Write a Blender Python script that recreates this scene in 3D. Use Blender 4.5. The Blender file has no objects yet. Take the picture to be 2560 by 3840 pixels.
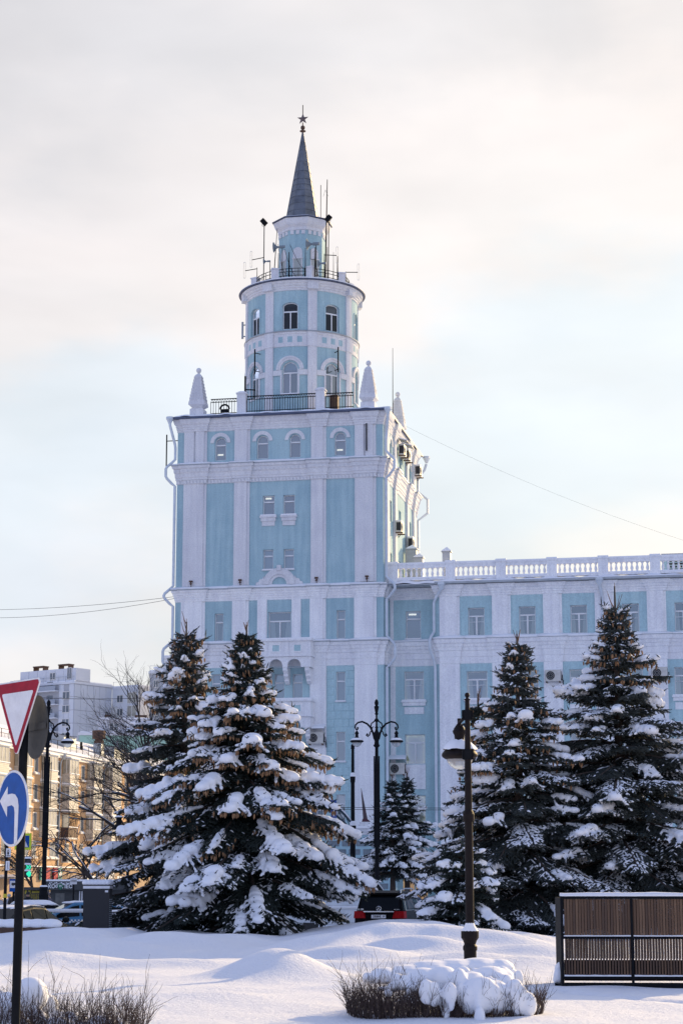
import bpy, math, random
import numpy as np
from mathutils import Vector, Matrix
R = math.radians
SC = bpy.context.scene
COL = SC.collection
rnd = random.Random(7)
# ------------------------------------------------------------------ camera
FPX = 3840*70/36
CH = 1.9
PITCH = math.atan(1410/FPX)
cam = bpy.data.cameras.new('camera'); co = bpy.data.objects.new('camera', cam); COL.objects.link(co)
cam.sensor_fit = 'VERTICAL'; cam.sensor_height = 36; cam.sensor_width = 24; cam.lens = 70
cam.clip_start = 0.5; cam.clip_end = 6000
co.location = (0, 0, CH); co.rotation_euler = (math.pi/2+PITCH, 0, 0)
SC.camera = co
SC.render.resolution_x = 682; SC.render.resolution_y = 1024
# ------------------------------------------------------------------ sky, sun, exposure
SUN_A, SUN_E = R(36), R(17)
SV = Vector((math.sin(SUN_A)*math.cos(SUN_E), math.cos(SUN_A)*math.cos(SUN_E), math.sin(SUN_E)))
world = bpy.data.worlds.new('World'); SC.world = world; world.use_nodes = True
nt = world.node_tree; nt.nodes.clear()
def N(t, **k):
    n = nt.nodes.new(t)
    for a, b in k.items(): setattr(n, a, b)
    return n
def LK(a, b): nt.links.new(a, b)
out = N('ShaderNodeOutputWorld'); bg = N('ShaderNodeBackground')
sky = N('ShaderNodeTexSky'); sky.sky_type = 'NISHITA'; sky.sun_disc = False
sky.sun_elevation = SUN_E; sky.sun_rotation = SUN_A; sky.air_density = 1.3; sky.dust_density = 1.0
SKYS = 0.10
tc = N('ShaderNodeTexCoord')
dot = N('ShaderNodeVectorMath', operation='DOT_PRODUCT'); dot.inputs[1].default_value = SV
LK(tc.outputs['Generated'], dot.inputs[0])
ramp = N('ShaderNodeValToRGB'); ramp.color_ramp.interpolation = 'EASE'
e = ramp.color_ramp.elements
# thin high cloud: dull and bluish away from the sun, bright and cream near it (values divided by the sky strength)
e[0].position = 0.0; e[0].color = (.44, .53, .83, 1)
e[1].position = 1.0; e[1].color = (1.10, 1.05, .98, 1)
q = e.new(.55); q.color = (.55, .62, .84, 1)
q = e.new(.86); q.color = (.90, .885, .90, 1)
q = e.new(.95); q.color = (.93, .91, .90, 1)
mr = N('ShaderNodeMapRange'); mr.inputs[1].default_value = -1; mr.inputs[2].default_value = 1
LK(dot.outputs['Value'], mr.inputs[0]); LK(mr.outputs[0], ramp.inputs[0])
mp = N('ShaderNodeMapping'); mp.inputs['Scale'].default_value = (5.0, 2.0, 9.0); mp.inputs['Rotation'].default_value = (0.0, R(28), R(8))
mp.inputs['Location'].default_value = (1.3, 0.2, .9)
LK(tc.outputs['Generated'], mp.inputs[0])
noi = N('ShaderNodeTexNoise'); noi.inputs['Scale'].default_value = 0.85; noi.inputs['Detail'].default_value = 5; noi.inputs['Roughness'].default_value = .5
noi.inputs['Distortion'].default_value = .35
LK(mp.outputs[0], noi.inputs['Vector'])
cr = N('ShaderNodeMapRange'); cr.interpolation_type = 'SMOOTHSTEP'
cr.inputs[1].default_value = .36; cr.inputs[2].default_value = .62; cr.inputs[3].default_value = .80; cr.inputs[4].default_value = 1.0
LK(noi.outputs[0], cr.inputs[0])
sc1 = N('ShaderNodeVectorMath', operation='SCALE'); sc1.inputs['Scale'].default_value = 1/SKYS
LK(ramp.outputs[0], sc1.inputs[0])
mix = N('ShaderNodeMixRGB'); LK(cr.outputs[0], mix.inputs[0]); LK(sky.outputs[0], mix.inputs[1]); LK(sc1.outputs[0], mix.inputs[2])
# a little extra body in the clouds: soft light and dark streaks
noi2 = N('ShaderNodeTexNoise'); noi2.inputs['Scale'].default_value = 1.2; noi2.inputs['Detail'].default_value = 4
mp2 = N('ShaderNodeMapping'); mp2.inputs['Scale'].default_value = (4, 2, 12); mp2.inputs['Rotation'].default_value = (0, R(24), 0); mp2.inputs['Location'].default_value = (4, 1, 2)
LK(tc.outputs['Generated'], mp2.inputs[0]); LK(mp2.outputs[0], noi2.inputs['Vector'])
mr2 = N('ShaderNodeMapRange'); mr2.inputs[1].default_value = .3; mr2.inputs[2].default_value = .7; mr2.inputs[3].default_value = .80; mr2.inputs[4].default_value = .95
LK(noi2.outputs[0], mr2.inputs[0])
# long diagonal veils of cloud: cream bands, paler blue between them, grey higher up
sp0 = N('ShaderNodeSeparateXYZ'); LK(tc.outputs['Generated'], sp0.inputs[0])
noi3 = N('ShaderNodeTexNoise'); noi3.inputs['Scale'].default_value = 1.3; noi3.inputs['Detail'].default_value = 6; noi3.inputs['Roughness'].default_value = .55
mp3 = N('ShaderNodeMapping'); mp3.inputs['Scale'].default_value = (4.0, 2, 9); mp3.inputs['Rotation'].default_value = (0, R(16), 0); mp3.inputs['Location'].default_value = (-.55, .3, 1.55)
LK(tc.outputs['Generated'], mp3.inputs[0]); LK(mp3.outputs[0], noi3.inputs['Vector'])
ma = N('ShaderNodeMath', operation='MULTIPLY_ADD'); ma.inputs[1].default_value = -.20; LK(sp0.outputs[0], ma.inputs[0]); LK(sp0.outputs[2], ma.inputs[2])
mb_ = N('ShaderNodeMath', operation='MULTIPLY_ADD'); mb_.inputs[1].default_value = .26; LK(noi3.outputs[0], mb_.inputs[0]); LK(ma.outputs[0], mb_.inputs[2])
mc = N('ShaderNodeMapRange'); mc.inputs[1].default_value = -.34+.34+.13; mc.inputs[2].default_value = .30+.34+.13; LK(mb_.outputs[0], mc.inputs[0])
vr = N('ShaderNodeValToRGB'); vr.color_ramp.interpolation = 'EASE'; ve = vr.color_ramp.elements
ve[0].position = 0; ve[0].color = (1.0, .985, .97, 1); ve[1].position = 1; ve[1].color = (.84, .86, .92, 1)
for ps_, c_ in ((.16, (1.0, .985, .975)), (.30, (.875, .95, 1.01)), (.37, (.89, .955, 1.0)), (.46, (1.0, .965, .945)), (.54, (1.0, .955, .935)), (.66, (.89, .875, .88))):
    q = ve.new(ps_); q.color = (*c_, 1)
LK(mc.outputs[0], vr.inputs[0])
pb = N('ShaderNodeMixRGB', blend_type='MULTIPLY'); pb.inputs[0].default_value = 1.0; LK(mix.outputs[0], pb.inputs[1]); LK(vr.outputs[0], pb.inputs[2])
# clearer, deeper blue overhead
sep = N('ShaderNodeSeparateXYZ'); LK(tc.outputs['Generated'], sep.inputs[0])
mrz = N('ShaderNodeMapRange'); mrz.interpolation_type = 'SMOOTHSTEP'; mrz.inputs[1].default_value = .50; mrz.inputs[2].default_value = .92; mrz.inputs[3].default_value = 0; mrz.inputs[4].default_value = .85; LK(sep.outputs[2], mrz.inputs[0])
zen = N('ShaderNodeMixRGB'); zen.inputs[2].default_value = (.20/SKYS, .29/SKYS, .60/SKYS, 1); LK(pb.outputs[0], zen.inputs[1]); LK(mrz.outputs[0], zen.inputs[0])
# hazier, brighter band low down on the side away from the sun
hz = N('ShaderNodeMapRange'); hz.interpolation_type = 'SMOOTHSTEP'; hz.inputs[1].default_value = .50; hz.inputs[2].default_value = .0; hz.inputs[3].default_value = 0; hz.inputs[4].default_value = 1; LK(sep.outputs[2], hz.inputs[0])
hb = N('ShaderNodeMapRange'); hb.interpolation_type = 'SMOOTHSTEP'; hb.inputs[1].default_value = .55; hb.inputs[2].default_value = -.35; hb.inputs[3].default_value = 0; hb.inputs[4].default_value = .42; LK(dot.outputs['Value'], hb.inputs[0])
hm = N('ShaderNodeMath', operation='MULTIPLY_ADD'); hm.inputs[2].default_value = 1.0; LK(hz.outputs[0], hm.inputs[0]); LK(hb.outputs[0], hm.inputs[1])
hs_ = N('ShaderNodeVectorMath', operation='SCALE'); LK(zen.outputs[0], hs_.inputs[0]); LK(hm.outputs[0], hs_.inputs['Scale'])
sc2 = N('ShaderNodeVectorMath', operation='SCALE'); LK(hs_.outputs[0], sc2.inputs[0]); LK(mr2.outputs[0], sc2.inputs['Scale'])
LK(sc2.outputs[0], bg.inputs[0]); bg.inputs[1].default_value = SKYS
LK(bg.outputs[0], out.inputs[0])
sun = bpy.data.lights.new('sun', 'SUN'); so = bpy.data.objects.new('sun', sun); COL.objects.link(so)
sun.energy = 5.0; sun.angle = R(.6); sun.color = (1.0, .73, .38)
so.rotation_euler = SV.to_track_quat('Z', 'Y').to_euler(); so.location = (40, 60, 60)
SC.view_settings.view_transform = 'Standard'; SC.view_settings.look = 'None'
SC.view_settings.exposure = 0.32; SC.view_settings.gamma = 1.0; SC.view_settings.use_curve_mapping = False
SC.render.engine = 'CYCLES'
SC.cycles.max_bounces = 6; SC.cycles.diffuse_bounces = 3; SC.cycles.glossy_bounces = 3; SC.cycles.transparent_max_bounces = 8
SC.cycles.caustics_reflective = False; SC.cycles.caustics_refractive = False
# ------------------------------------------------------------------ mesh helpers
class MB:
    def __init__(s): s.v = []; s.f = []; s.n = 0; s.mi = []
    def add(s, v, f, mi=0):
        v = np.asarray(v, float).reshape(-1, 3)
        if len(f) == 0: return s
        if isinstance(f, np.ndarray):
            s.f.append(f+s.n); s.mi.append(np.full(len(f), mi))
        else:
            for k in set(len(x) for x in f):
                a = np.array([x for x in f if len(x) == k], int)
                s.f.append(a+s.n); s.mi.append(np.full(len(a), mi))
        s.v.append(v); s.n += len(v); return s
    def hexa(s, p, mi=0):   # 8 corners: bottom ring 0-3 counter-clockwise, top ring 4-7
        return s.add(p, np.array([[3,2,1,0],[4,5,6,7],[0,1,5,4],[1,2,6,5],[2,3,7,6],[3,0,4,7]]), mi)
    def box(s, x0, x1, y0, y1, z0, z1, mi=0):
        if x1 < x0: x0, x1 = x1, x0
        if y1 < y0: y0, y1 = y1, y0
        if z1 < z0: z0, z1 = z1, z0
        return s.hexa([(x0,y0,z0),(x1,y0,z0),(x1,y1,z0),(x0,y1,z0),(x0,y0,z1),(x1,y0,z1),(x1,y1,z1),(x0,y1,z1)], mi)
    def bar(s, a, b, w, h=None, mi=0):  # square bar from a to b
        h = h or w
        a = Vector(a); b = Vector(b); d = (b-a).normalized()
        up = Vector((0,0,1)) if abs(d.z) < .95 else Vector((1,0,0))
        x = d.cross(up).normalized()*w/2; y = x.cross(d).normalized()*h/2
        p = [a-x-y, a+x-y, a+x+y, a-x+y, b-x-y, b+x-y, b+x+y, b-x+y]
        return s.hexa([tuple(q) for q in p], mi)
    def tube(s, pts, r, n=8, cap=True, mi=0):
        P = np.array([tuple(p) for p in pts], float); m = len(P)
        r = np.full(m, r) if np.isscalar(r) else np.asarray(r, float)
        T = np.zeros_like(P); T[1:-1] = P[2:]-P[:-2]; T[0] = P[1]-P[0]; T[-1] = P[-1]-P[-2]
        T /= np.maximum(np.linalg.norm(T, axis=1), 1e-9)[:, None]
        up = np.array([0,0,1.]) if abs(T[0][2]) < .9 else np.array([1.,0,0])
        X = np.cross(T[0], up); X /= np.linalg.norm(X); vs = []
        a = np.arange(n)*2*math.pi/n
        for i in range(m):
            X = X-T[i]*np.dot(X, T[i]); X /= max(np.linalg.norm(X), 1e-9); Y = np.cross(T[i], X)
            vs.append(P[i]+r[i]*(np.cos(a)[:,None]*X+np.sin(a)[:,None]*Y))
        v = np.concatenate(vs); i = np.arange(m-1)[:,None]*n; j = np.arange(n)[None]; k = (j+1) % n
        f = np.stack([i+j, i+k, i+n+k, i+n+j], -1).reshape(-1, 4)
        s.add(v, f, mi)
        if cap and n > 2:
            s.add(vs[0], [list(range(n))[::-1]], mi); s.add(vs[-1], [list(range(n))], mi)
        return s
    def lathe(s, prof, n=12, c=(0,0,0), mi=0, a0=0.0, squash=1.0):   # prof: (radius, z)
        a = a0+np.arange(n)*2*math.pi/n; m = len(prof)
        v = np.concatenate([np.stack([c[0]+r*np.cos(a), c[1]+squash*r*np.sin(a), np.full(n, c[2]+z)], 1) for r, z in prof])
        i = np.arange(m-1)[:,None]*n; j = np.arange(n)[None]; k = (j+1) % n
        f = np.stack([i+j, i+k, i+n+k, i+n+j], -1).reshape(-1, 4)
        s.add(v, f, mi)
        if prof[0][0] > 1e-4: s.add(v[:n], [list(range(n))[::-1]], mi)
        if prof[-1][0] > 1e-4: s.add(v[-n:], [list(range(n))], mi)
        return s
    def prism(s, poly, y0, y1, mi=0, axis='y'):   # poly of (x,z), extruded along y
        n = len(poly)
        if axis == 'y': mk = lambda p, t: (p[0], t, p[1])
        elif axis == 'x': mk = lambda p, t: (t, p[0], p[1])
        else: mk = lambda p, t: (p[0], p[1], t)
        v = [mk(p, y0) for p in poly]+[mk(p, y1) for p in poly]
        f = [list(range(n)), list(range(2*n-1, n-1, -1))]+[[i, (i+1) % n+n*0+0, (i+1) % n+n, i+n][::-1] for i in range(n)]
        return s.add(v, f, mi)
    def ball(s, c, r, n=8, m=6, mi=0):
        if np.isscalar(r): r = (r, r, r)
        V = []; 
        for i in range(m+1):
            t = math.pi*i/m
            for j in range(n):
                a = 2*math.pi*j/n
                V.append((c[0]+r[0]*math.sin(t)*math.cos(a), c[1]+r[1]*math.sin(t)*math.sin(a), c[2]-r[2]*math.cos(t)))
        i = np.arange(m)[:,None]*n; j = np.arange(n)[None]; k = (j+1) % n
        return s.add(V, np.stack([i+j, i+k, i+n+k, i+n+j], -1).reshape(-1, 4), mi)
    def mesh(s, name, mats, smooth=False):
        me = bpy.data.meshes.new(name)
        V = np.concatenate(s.v) if s.v else np.zeros((0, 3))
        me.vertices.add(len(V)); me.vertices.foreach_set('co', V.astype(np.float32).ravel())
        loops = np.concatenate([f.ravel() for f in s.f]) if s.f else np.zeros(0, int)
        sizes = np.concatenate([np.full(len(f), f.shape[1]) for f in s.f]) if s.f else np.zeros(0, int)
        me.loops.add(len(loops)); me.loops.foreach_set('vertex_index', loops.astype(np.int32))
        st = np.concatenate([[0], np.cumsum(sizes)[:-1]]) if len(sizes) else np.zeros(0, int)
        me.polygons.add(len(sizes)); me.polygons.foreach_set('loop_start', st.astype(np.int32))
        me.polygons.foreach_set('loop_total', sizes.astype(np.int32))
        if not isinstance(mats, (list, tuple)): mats = [mats]
        for m in mats: me.materials.append(m)
        if len(mats) > 1: me.polygons.foreach_set('material_index', np.concatenate(s.mi).astype(np.int32))
        me.polygons.foreach_set('use_smooth', np.full(len(sizes), bool(smooth)))
        me.update(calc_edges=True); me.validate()
        return me
    def obj(s, name, mats, parent=None, smooth=False, kind=None, label=None, cat=None, group=None, mods=None):
        o = bpy.data.objects.new(name, s.mesh(name, mats, smooth)); COL.objects.link(o)
        if parent is not None: o.parent = parent
        tag(o, label, cat, group, kind)
        return o
def tag(o, label=None, cat=None, group=None, kind=None):
    if label: o['label'] = label
    if cat: o['category'] = cat
    if group: o['group'] = group
    if kind: o['kind'] = kind
    return o
def thing(name, label, cat, loc=(0,0,0), rz=0.0, group=None, kind=None):
    o = bpy.data.objects.new(name, None); COL.objects.link(o); o.empty_display_size = .2
    o.location = loc; o.rotation_euler = (0, 0, rz)
    return tag(o, label, cat, group, kind)
def inst(o, parent, loc=(0,0,0), rot=(0,0,0), scale=(1,1,1), mat=None):
    c = o.copy(); COL.objects.link(c); c.parent = parent; c.location = loc; c.rotation_euler = rot; c.scale = scale
    for k in ('label','category','group'):
        if k in c: del c[k]
    return c
def copy_tree(root, loc, rz=None, label=None, scale=None):
    r = root.copy(); COL.objects.link(r); r.location = loc
    if rz is not None: r.rotation_euler = (0, 0, rz)
    if scale is not None: r.scale = scale
    if label: r['label'] = label
    for ch in root.children:
        c = ch.copy(); COL.objects.link(c); c.parent = r
        for g in ch.children:
            d = g.copy(); COL.objects.link(d); d.parent = c
    return r
def text_mesh(body, size, mat, name, parent, loc, rot, bold=0.0, sx=1.0, extrude=.004):
    cu = bpy.data.curves.new(name, 'FONT'); cu.body = body; cu.size = size; cu.extrude = extrude; cu.offset = bold
    cu.align_x = 'CENTER'; cu.align_y = 'CENTER'; cu.resolution_u = 3
    t = bpy.data.objects.new(name+'_curve', cu); COL.objects.link(t)
    bpy.context.view_layer.update()
    me = bpy.data.meshes.new_from_object(t.evaluated_get(bpy.context.evaluated_depsgraph_get()))
    bpy.data.objects.remove(t); bpy.data.curves.remove(cu)
    me.name = name; me.materials.clear(); me.materials.append(mat)
    o = bpy.data.objects.new(name, me); COL.objects.link(o); o.parent = parent
    o.location = loc; o.rotation_euler = rot; o.scale = (sx, 1, 1)
    return o
def at(px, py, d):      # the point seen at a pixel of the 2560 x 3840 photograph, d metres ahead of the camera
    a = px-1280; b = 1920-py
    y = FPX*math.cos(PITCH)-b*math.sin(PITCH); z = FPX*math.sin(PITCH)+b*math.cos(PITCH)
    return Vector((a*d/y, d, z*d/y+CH))
# ------------------------------------------------------------------ materials
def mat(name, col, rough=.8, metal=0.0, vary=.0, vscale=1.0, bump=0.0, bscale=40.0, spec=.5, col2=None, streak=False, emit=None, es=1.0, sub=0.0):
    m = bpy.data.materials.new(name); m.use_nodes = True
    t = m.node_tree; b = t.nodes['Principled BSDF']
    b.inputs['Base Color'].default_value = (*col, 1); b.inputs['Roughness'].default_value = rough
    b.inputs['Metallic'].default_value = metal; b.inputs['Specular IOR Level'].default_value = spec
    if emit: b.inputs['Emission Color'].default_value = (*emit, 1); b.inputs['Emission Strength'].default_value = es
    if sub: b.inputs['Subsurface Weight'].default_value = sub; b.inputs['Subsurface Radius'].default_value = (.05,.05,.06); b.inputs['Subsurface Scale'].default_value = .5
    c = t.nodes.new('ShaderNodeTexCoord')
    if vary or col2:
        n = t.nodes.new('ShaderNodeTexNoise'); n.inputs['Scale'].default_value = vscale; n.inputs['Detail'].default_value = 6; n.inputs['Roughness'].default_value = .6
        src = c.outputs['Object']
        if streak:
            mpp = t.nodes.new('ShaderNodeMapping'); mpp.inputs['Scale'].default_value = (1, 1, .12); t.links.new(src, mpp.inputs[0]); src = mpp.outputs[0]
        t.links.new(src, n.inputs['Vector'])
        r = t.nodes.new('ShaderNodeMapRange'); r.inputs[1].default_value = .3; r.inputs[2].default_value = .7
        t.links.new(n.outputs[0], r.inputs[0])
        x = t.nodes.new('ShaderNodeMixRGB'); t.links.new(r.outputs[0], x.inputs[0])
        c2 = col2 or tuple(k*(1-vary) for k in col)
        x.inputs[1].default_value = (*c2, 1); x.inputs[2].default_value = (*[min(1, k*(1+vary*.5)) for k in col], 1)
        t.links.new(x.outputs[0], b.inputs['Base Color'])
    if bump:
        n = t.nodes.new('ShaderNodeTexNoise'); n.inputs['Scale'].default_value = bscale; n.inputs['Detail'].default_value = 4
        t.links.new(c.outputs['Object'], n.inputs['Vector'])
        bp = t.nodes.new('ShaderNodeBump'); bp.inputs['Strength'].default_value = bump; bp.inputs['Distance'].default_value = .02
        t.links.new(n.outputs[0], bp.inputs['Height']); t.links.new(bp.outputs[0], b.inputs['Normal'])
    return m
def plaster(name, col, stain):
    # painted render: fine roughcast relief, faint large patches and rain streaks
    m = bpy.data.materials.new(name); m.use_nodes = True; t = m.node_tree; b = t.nodes['Principled BSDF']
    b.inputs['Roughness'].default_value = .92; b.inputs['Specular IOR Level'].default_value = .2
    c = t.nodes.new('ShaderNodeTexCoord')
    n1 = t.nodes.new('ShaderNodeTexNoise'); n1.inputs['Scale'].default_value = .55; n1.inputs['Detail'].default_value = 8; n1.inputs['Roughness'].default_value = .65
    t.links.new(c.outputs['Object'], n1.inputs['Vector'])
    mp = t.nodes.new('ShaderNodeMapping'); mp.inputs['Scale'].default_value = (3.2, 3.2, .22); t.links.new(c.outputs['Object'], mp.inputs[0])
    n2 = t.nodes.new('ShaderNodeTexNoise'); n2.inputs['Scale'].default_value = 1.4; n2.inputs['Detail'].default_value = 5
    t.links.new(mp.outputs[0], n2.inputs['Vector'])
    ml = t.nodes.new('ShaderNodeMath'); ml.operation = 'MULTIPLY'; t.links.new(n1.outputs[0], ml.inputs[0]); t.links.new(n2.outputs[0], ml.inputs[1])
    r = t.nodes.new('ShaderNodeMapRange'); r.inputs[1].default_value = .14; r.inputs[2].default_value = .34; t.links.new(ml.outputs[0], r.inputs[0])
    x = t.nodes.new('ShaderNodeMixRGB'); t.links.new(r.outputs[0], x.inputs[0])
    x.inputs[1].default_value = (*[k*s for k, s in zip(col, stain)], 1); x.inputs[2].default_value = (*col, 1)
    n3 = t.nodes.new('ShaderNodeTexNoise'); n3.inputs['Scale'].default_value = 14; n3.inputs['Detail'].default_value = 6
    t.links.new(c.outputs['Object'], n3.inputs['Vector'])
    r3 = t.nodes.new('ShaderNodeMapRange'); r3.inputs[1].default_value = .3; r3.inputs[2].default_value = .7; r3.inputs[3].default_value = .88; r3.inputs[4].default_value = 1.08
    t.links.new(n3.outputs[0], r3.inputs[0])
    vm = t.nodes.new('ShaderNodeVectorMath'); vm.operation = 'SCALE'; t.links.new(x.outputs[0], vm.inputs[0]); t.links.new(r3.outputs[0], vm.inputs['Scale'])
    t.links.new(vm.outputs[0], b.inputs['Base Color'])
    n4 = t.nodes.new('ShaderNodeTexNoise'); n4.inputs['Scale'].default_value = 30; n4.inputs['Detail'].default_value = 5
    t.links.new(c.outputs['Object'], n4.inputs['Vector'])
    bp = t.nodes.new('ShaderNodeBump'); bp.inputs['Strength'].default_value = .35; bp.inputs['Distance'].default_value = .02
    t.links.new(n4.outputs[0], bp.inputs['Height']); t.links.new(bp.outputs[0], b.inputs['Normal'])
    return m
def glass_mat(name, tint, refl=.25):
    m = bpy.data.materials.new(name); m.use_nodes = True; t = m.node_tree; t.nodes.clear()
    o = t.nodes.new('ShaderNodeOutputMaterial'); g = t.nodes.new('ShaderNodeBsdfGlossy'); g.inputs['Roughness'].default_value = .04
    g.inputs['Color'].default_value = (.9,.95,1,1)
    tr = t.nodes.new('ShaderNodeBsdfTransparent'); tr.inputs[0].default_value = (*tint, 1)
    mx = t.nodes.new('ShaderNodeMixShader'); fr = t.nodes.new('ShaderNodeFresnel'); fr.inputs[0].default_value = 1.5
    ad = t.nodes.new('ShaderNodeMath'); ad.operation = 'ADD'; ad.inputs[1].default_value = refl; ad.use_clamp = True
    t.links.new(fr.outputs[0], ad.inputs[0]); t.links.new(ad.outputs[0], mx.inputs[0])
    t.links.new(tr.outputs[0], mx.inputs[1]); t.links.new(g.outputs[0], mx.inputs[2]); t.links.new(mx.outputs[0], o.inputs[0])
    return m
def fold_mat(name, col, scale):   # hanging cloth or vertical blind
    m = bpy.data.materials.new(name); m.use_nodes = True; t = m.node_tree; b = t.nodes['Principled BSDF']; b.inputs['Roughness'].default_value = .9
    c = t.nodes.new('ShaderNodeTexCoord'); w = t.nodes.new('ShaderNodeTexWave'); w.inputs['Scale'].default_value = scale; w.inputs['Distortion'].default_value = 1.2
    w.bands_direction = 'X'; t.links.new(c.outputs['Object'], w.inputs['Vector'])
    x = t.nodes.new('ShaderNodeMixRGB'); t.links.new(w.outputs[0], x.inputs[0]); x.inputs[1].default_value = (*[k*.72 for k in col], 1); x.inputs[2].default_value = (*col, 1)
    t.links.new(x.outputs[0], b.inputs['Base Color'])
    return m
M = {}
M['blue'] = plaster('blue_render', (.43,.592,.628), (.76,.82,.86))
M['white'] = plaster('white_render', (.77,.77,.78), (.86,.86,.89))
M['fresh'] = plaster('fresh_white_render', (.92,.92,.92), (.85,.85,.88))  # lighter copy of white: brighter light on wing and lower tower painted in
M['freshblue'] = plaster('fresh_blue_render', (.49,.67,.695), (.80,.85,.88))  # lighter copy of blue, the lower walls' extra light put into its colour
M['sheet'] = mat('spire_sheet_metal', (.17,.185,.21), .55, .55, vary=.35, vscale=2.2, bump=.25, bscale=9)
M['tin'] = mat('blue_roof_tin', (.075,.095,.16), .6, .0, vary=.2, vscale=3)
M['pipe'] = mat('painted_drainpipe', (.62,.68,.74), .5, .1, vary=.12, vscale=3)
M['frame'] = mat('white_window_plastic', (.78,.79,.80), .4, vary=.05, vscale=2)
M['darkglass'] = glass_mat('unlit_black_glass', (.35,.38,.40), .0)
M['glass'] = glass_mat('window_glass', (.78,.82,.84), .20)
M['dark'] = mat('dark_room', (.06,.075,.09), .9, vary=.3, vscale=1.2)
M['blind'] = fold_mat('grey_vertical_blind', (.36,.42,.42), 9)
M['curtain'] = fold_mat('pale_net_curtain', (.50,.54,.52), 5)
M['teal'] = mat('blue_tinted_room', (.09,.17,.21), .8, vary=.25, vscale=.8)
M['beige'] = mat('pale_roller_blind', (.52,.54,.45), .9, vary=.1, vscale=2)
M['iron'] = mat('black_iron', (.009,.010,.013), .8, .0, spec=.12, vary=.3, vscale=8, bump=.1, bscale=60)
M['wire'] = mat('black_cable', (.03,.03,.035), .9, spec=.1)
M['rust'] = mat('rusty_steel', (.12,.07,.05), .8, .2, vary=.4, vscale=12)
M['snow'] = mat('snow', (.86,.87,.90), .75, bump=.25, bscale=28, spec=.3, vary=.03, vscale=3)
M['snowpack'] = mat('snow_cap', (.87,.88,.91), .75, bump=.3, bscale=14, spec=.25)
M['acwhite'] = mat('aged_white_case', (.62,.60,.55), .5, vary=.2, vscale=4)
M['black'] = mat('black_grille', (.015,.015,.018), .6)
M['silver'] = mat('weathered_zinc', (.40,.43,.46), .5, .4, vary=.2, vscale=3)
M['stone'] = mat('grey_granite_block', (.20,.24,.27), .8, vary=.25, vscale=4, bump=.3, bscale=20)
M['bluepaint'] = mat('pale_blue_paint', (.38,.56,.62), .8, vary=.08, vscale=3)
# ------------------------------------------------------------------ ground
def hgt(x, y):
    """Snow surface of the square, metres; x, y may be arrays."""
    x = np.asarray(x, float); y = np.asarray(y, float)
    ss = lambda a, b, t: (lambda u: u*u*(3-2*u))(np.clip((t-a)/(b-a), 0, 1))
    px = 1280+x/50*FPX
    kx = np.array([-900,0,220,490,563,670,940,1061,1250,1435,1582,1713,1933,2105,2400,3400])
    ky = np.array([3490,3492,3480,3476,3500,3486,3492,3504,3476,3447,3447,3478,3500,3514,3520,3520])
    cz = CH-(np.interp(px, kx, ky)-3330)*50/FPX
    base = .5-.10*ss(27, 20, y)
    z = base+(cz-base)*ss(34, 49.5, y)*(1-.0*y)
    z = np.where(y > 50.5, z*(1-ss(51.5, 58, y))+.0*y, z)
    def b(px_, d, h, rx, ry, rot=0.0):
        cx = (px_-1280)*d/FPX; dx = x-cx; dy = y-d; c, s = math.cos(rot), math.sin(rot)
        u = (dx*c+dy*s)/rx; v = (-dx*s+dy*c)/ry
        return h*np.exp(-(u*u+v*v))
    z = z+b(1045, 31.6, .40, .80, 1.0, .25)+b(1010, 31.2, .08, 2.2, 1.3)
    for (p, d, h, rx, ry, ro) in [(350,41,.12,1.9,1.0,.1),(620,44,.10,1.5,.9,0),(180,37,.14,1.6,.7,.2),(820,40,-.07,1.3,.8,0),(1290,38.5,.15,1.1,.7,.1),(1560,40,.14,1.3,.7,-.1),
        (1830,43,.16,1.3,.8,.1),(2010,39,.12,1.2,.9,-.1),(1420,43,.16,1.5,.8,.1),(1650,45,.10,1.5,.8,0),(1180,42,.10,1.2,.7,.3),(1950,47,.08,1.0,.7,0),(1480,35.5,.08,1.6,.7,.1),(1990,36,.11,1.1,.8,.1),
        (1130,36,.07,1.0,.6,.0),(560,36.5,.06,1.8,.6,.1),(900,45,.08,1.2,.7,0),(1750,37.5,.10,1.1,.7,0),(300,46,.09,1.4,.7,0),(1560,29,.06,1.4,.7,.1),(760,26.5,.05,1.3,.8,.2),(500,28.5,.03,1.8,.7,0)]:
        z = z+b(p, d, h*1.9, rx*.95, ry*.85, ro)
    z = z+.035*np.sin(x*1.1+y*.35+.5*np.sin(y*.7))*np.sin(y*.95-x*.3)*ss(31, 36, y)+.018*np.sin(x*1.7+y*.6)*np.sin(y*1.3-x*.4)+.010*np.sin(x*4.1+1.3)*np.sin(y*2.9+.4)
    rs = np.random.RandomState(4)
    for i in range(30):     # footprints leading away past the bin screen
        t = i/29; fx = 3.0+t*2.3+rs.uniform(-.05,.05); fy = 28.2-t*4.2+.11*(-1)**i
        z = z-.055*np.exp(-(((x-fx)/.10)**2+((y-fy)/.17)**2))+.012*np.exp(-(((x-fx)/.2)**2+((y-fy-.16)/.15)**2))
    return z
def sheet(name, x0, x1, y0, y1, nx, ny, fz, m, kind='structure', yp=1.0):
    xs = np.linspace(x0, x1, nx); t = np.linspace(0, 1, ny)**yp; ys = y0+(y1-y0)*t
    X, Y = np.meshgrid(xs, ys); Z = fz(X, Y)
    b = MB(); i = np.arange(ny-1)[:,None]*nx; j = np.arange(nx-1)[None]
    b.add(np.stack([X,Y,Z],-1).reshape(-1,3), np.stack([i+j, i+j+1, i+nx+j+1, i+nx+j],-1).reshape(-1,4))
    return b.obj(name, m, smooth=True, kind=kind)
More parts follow.
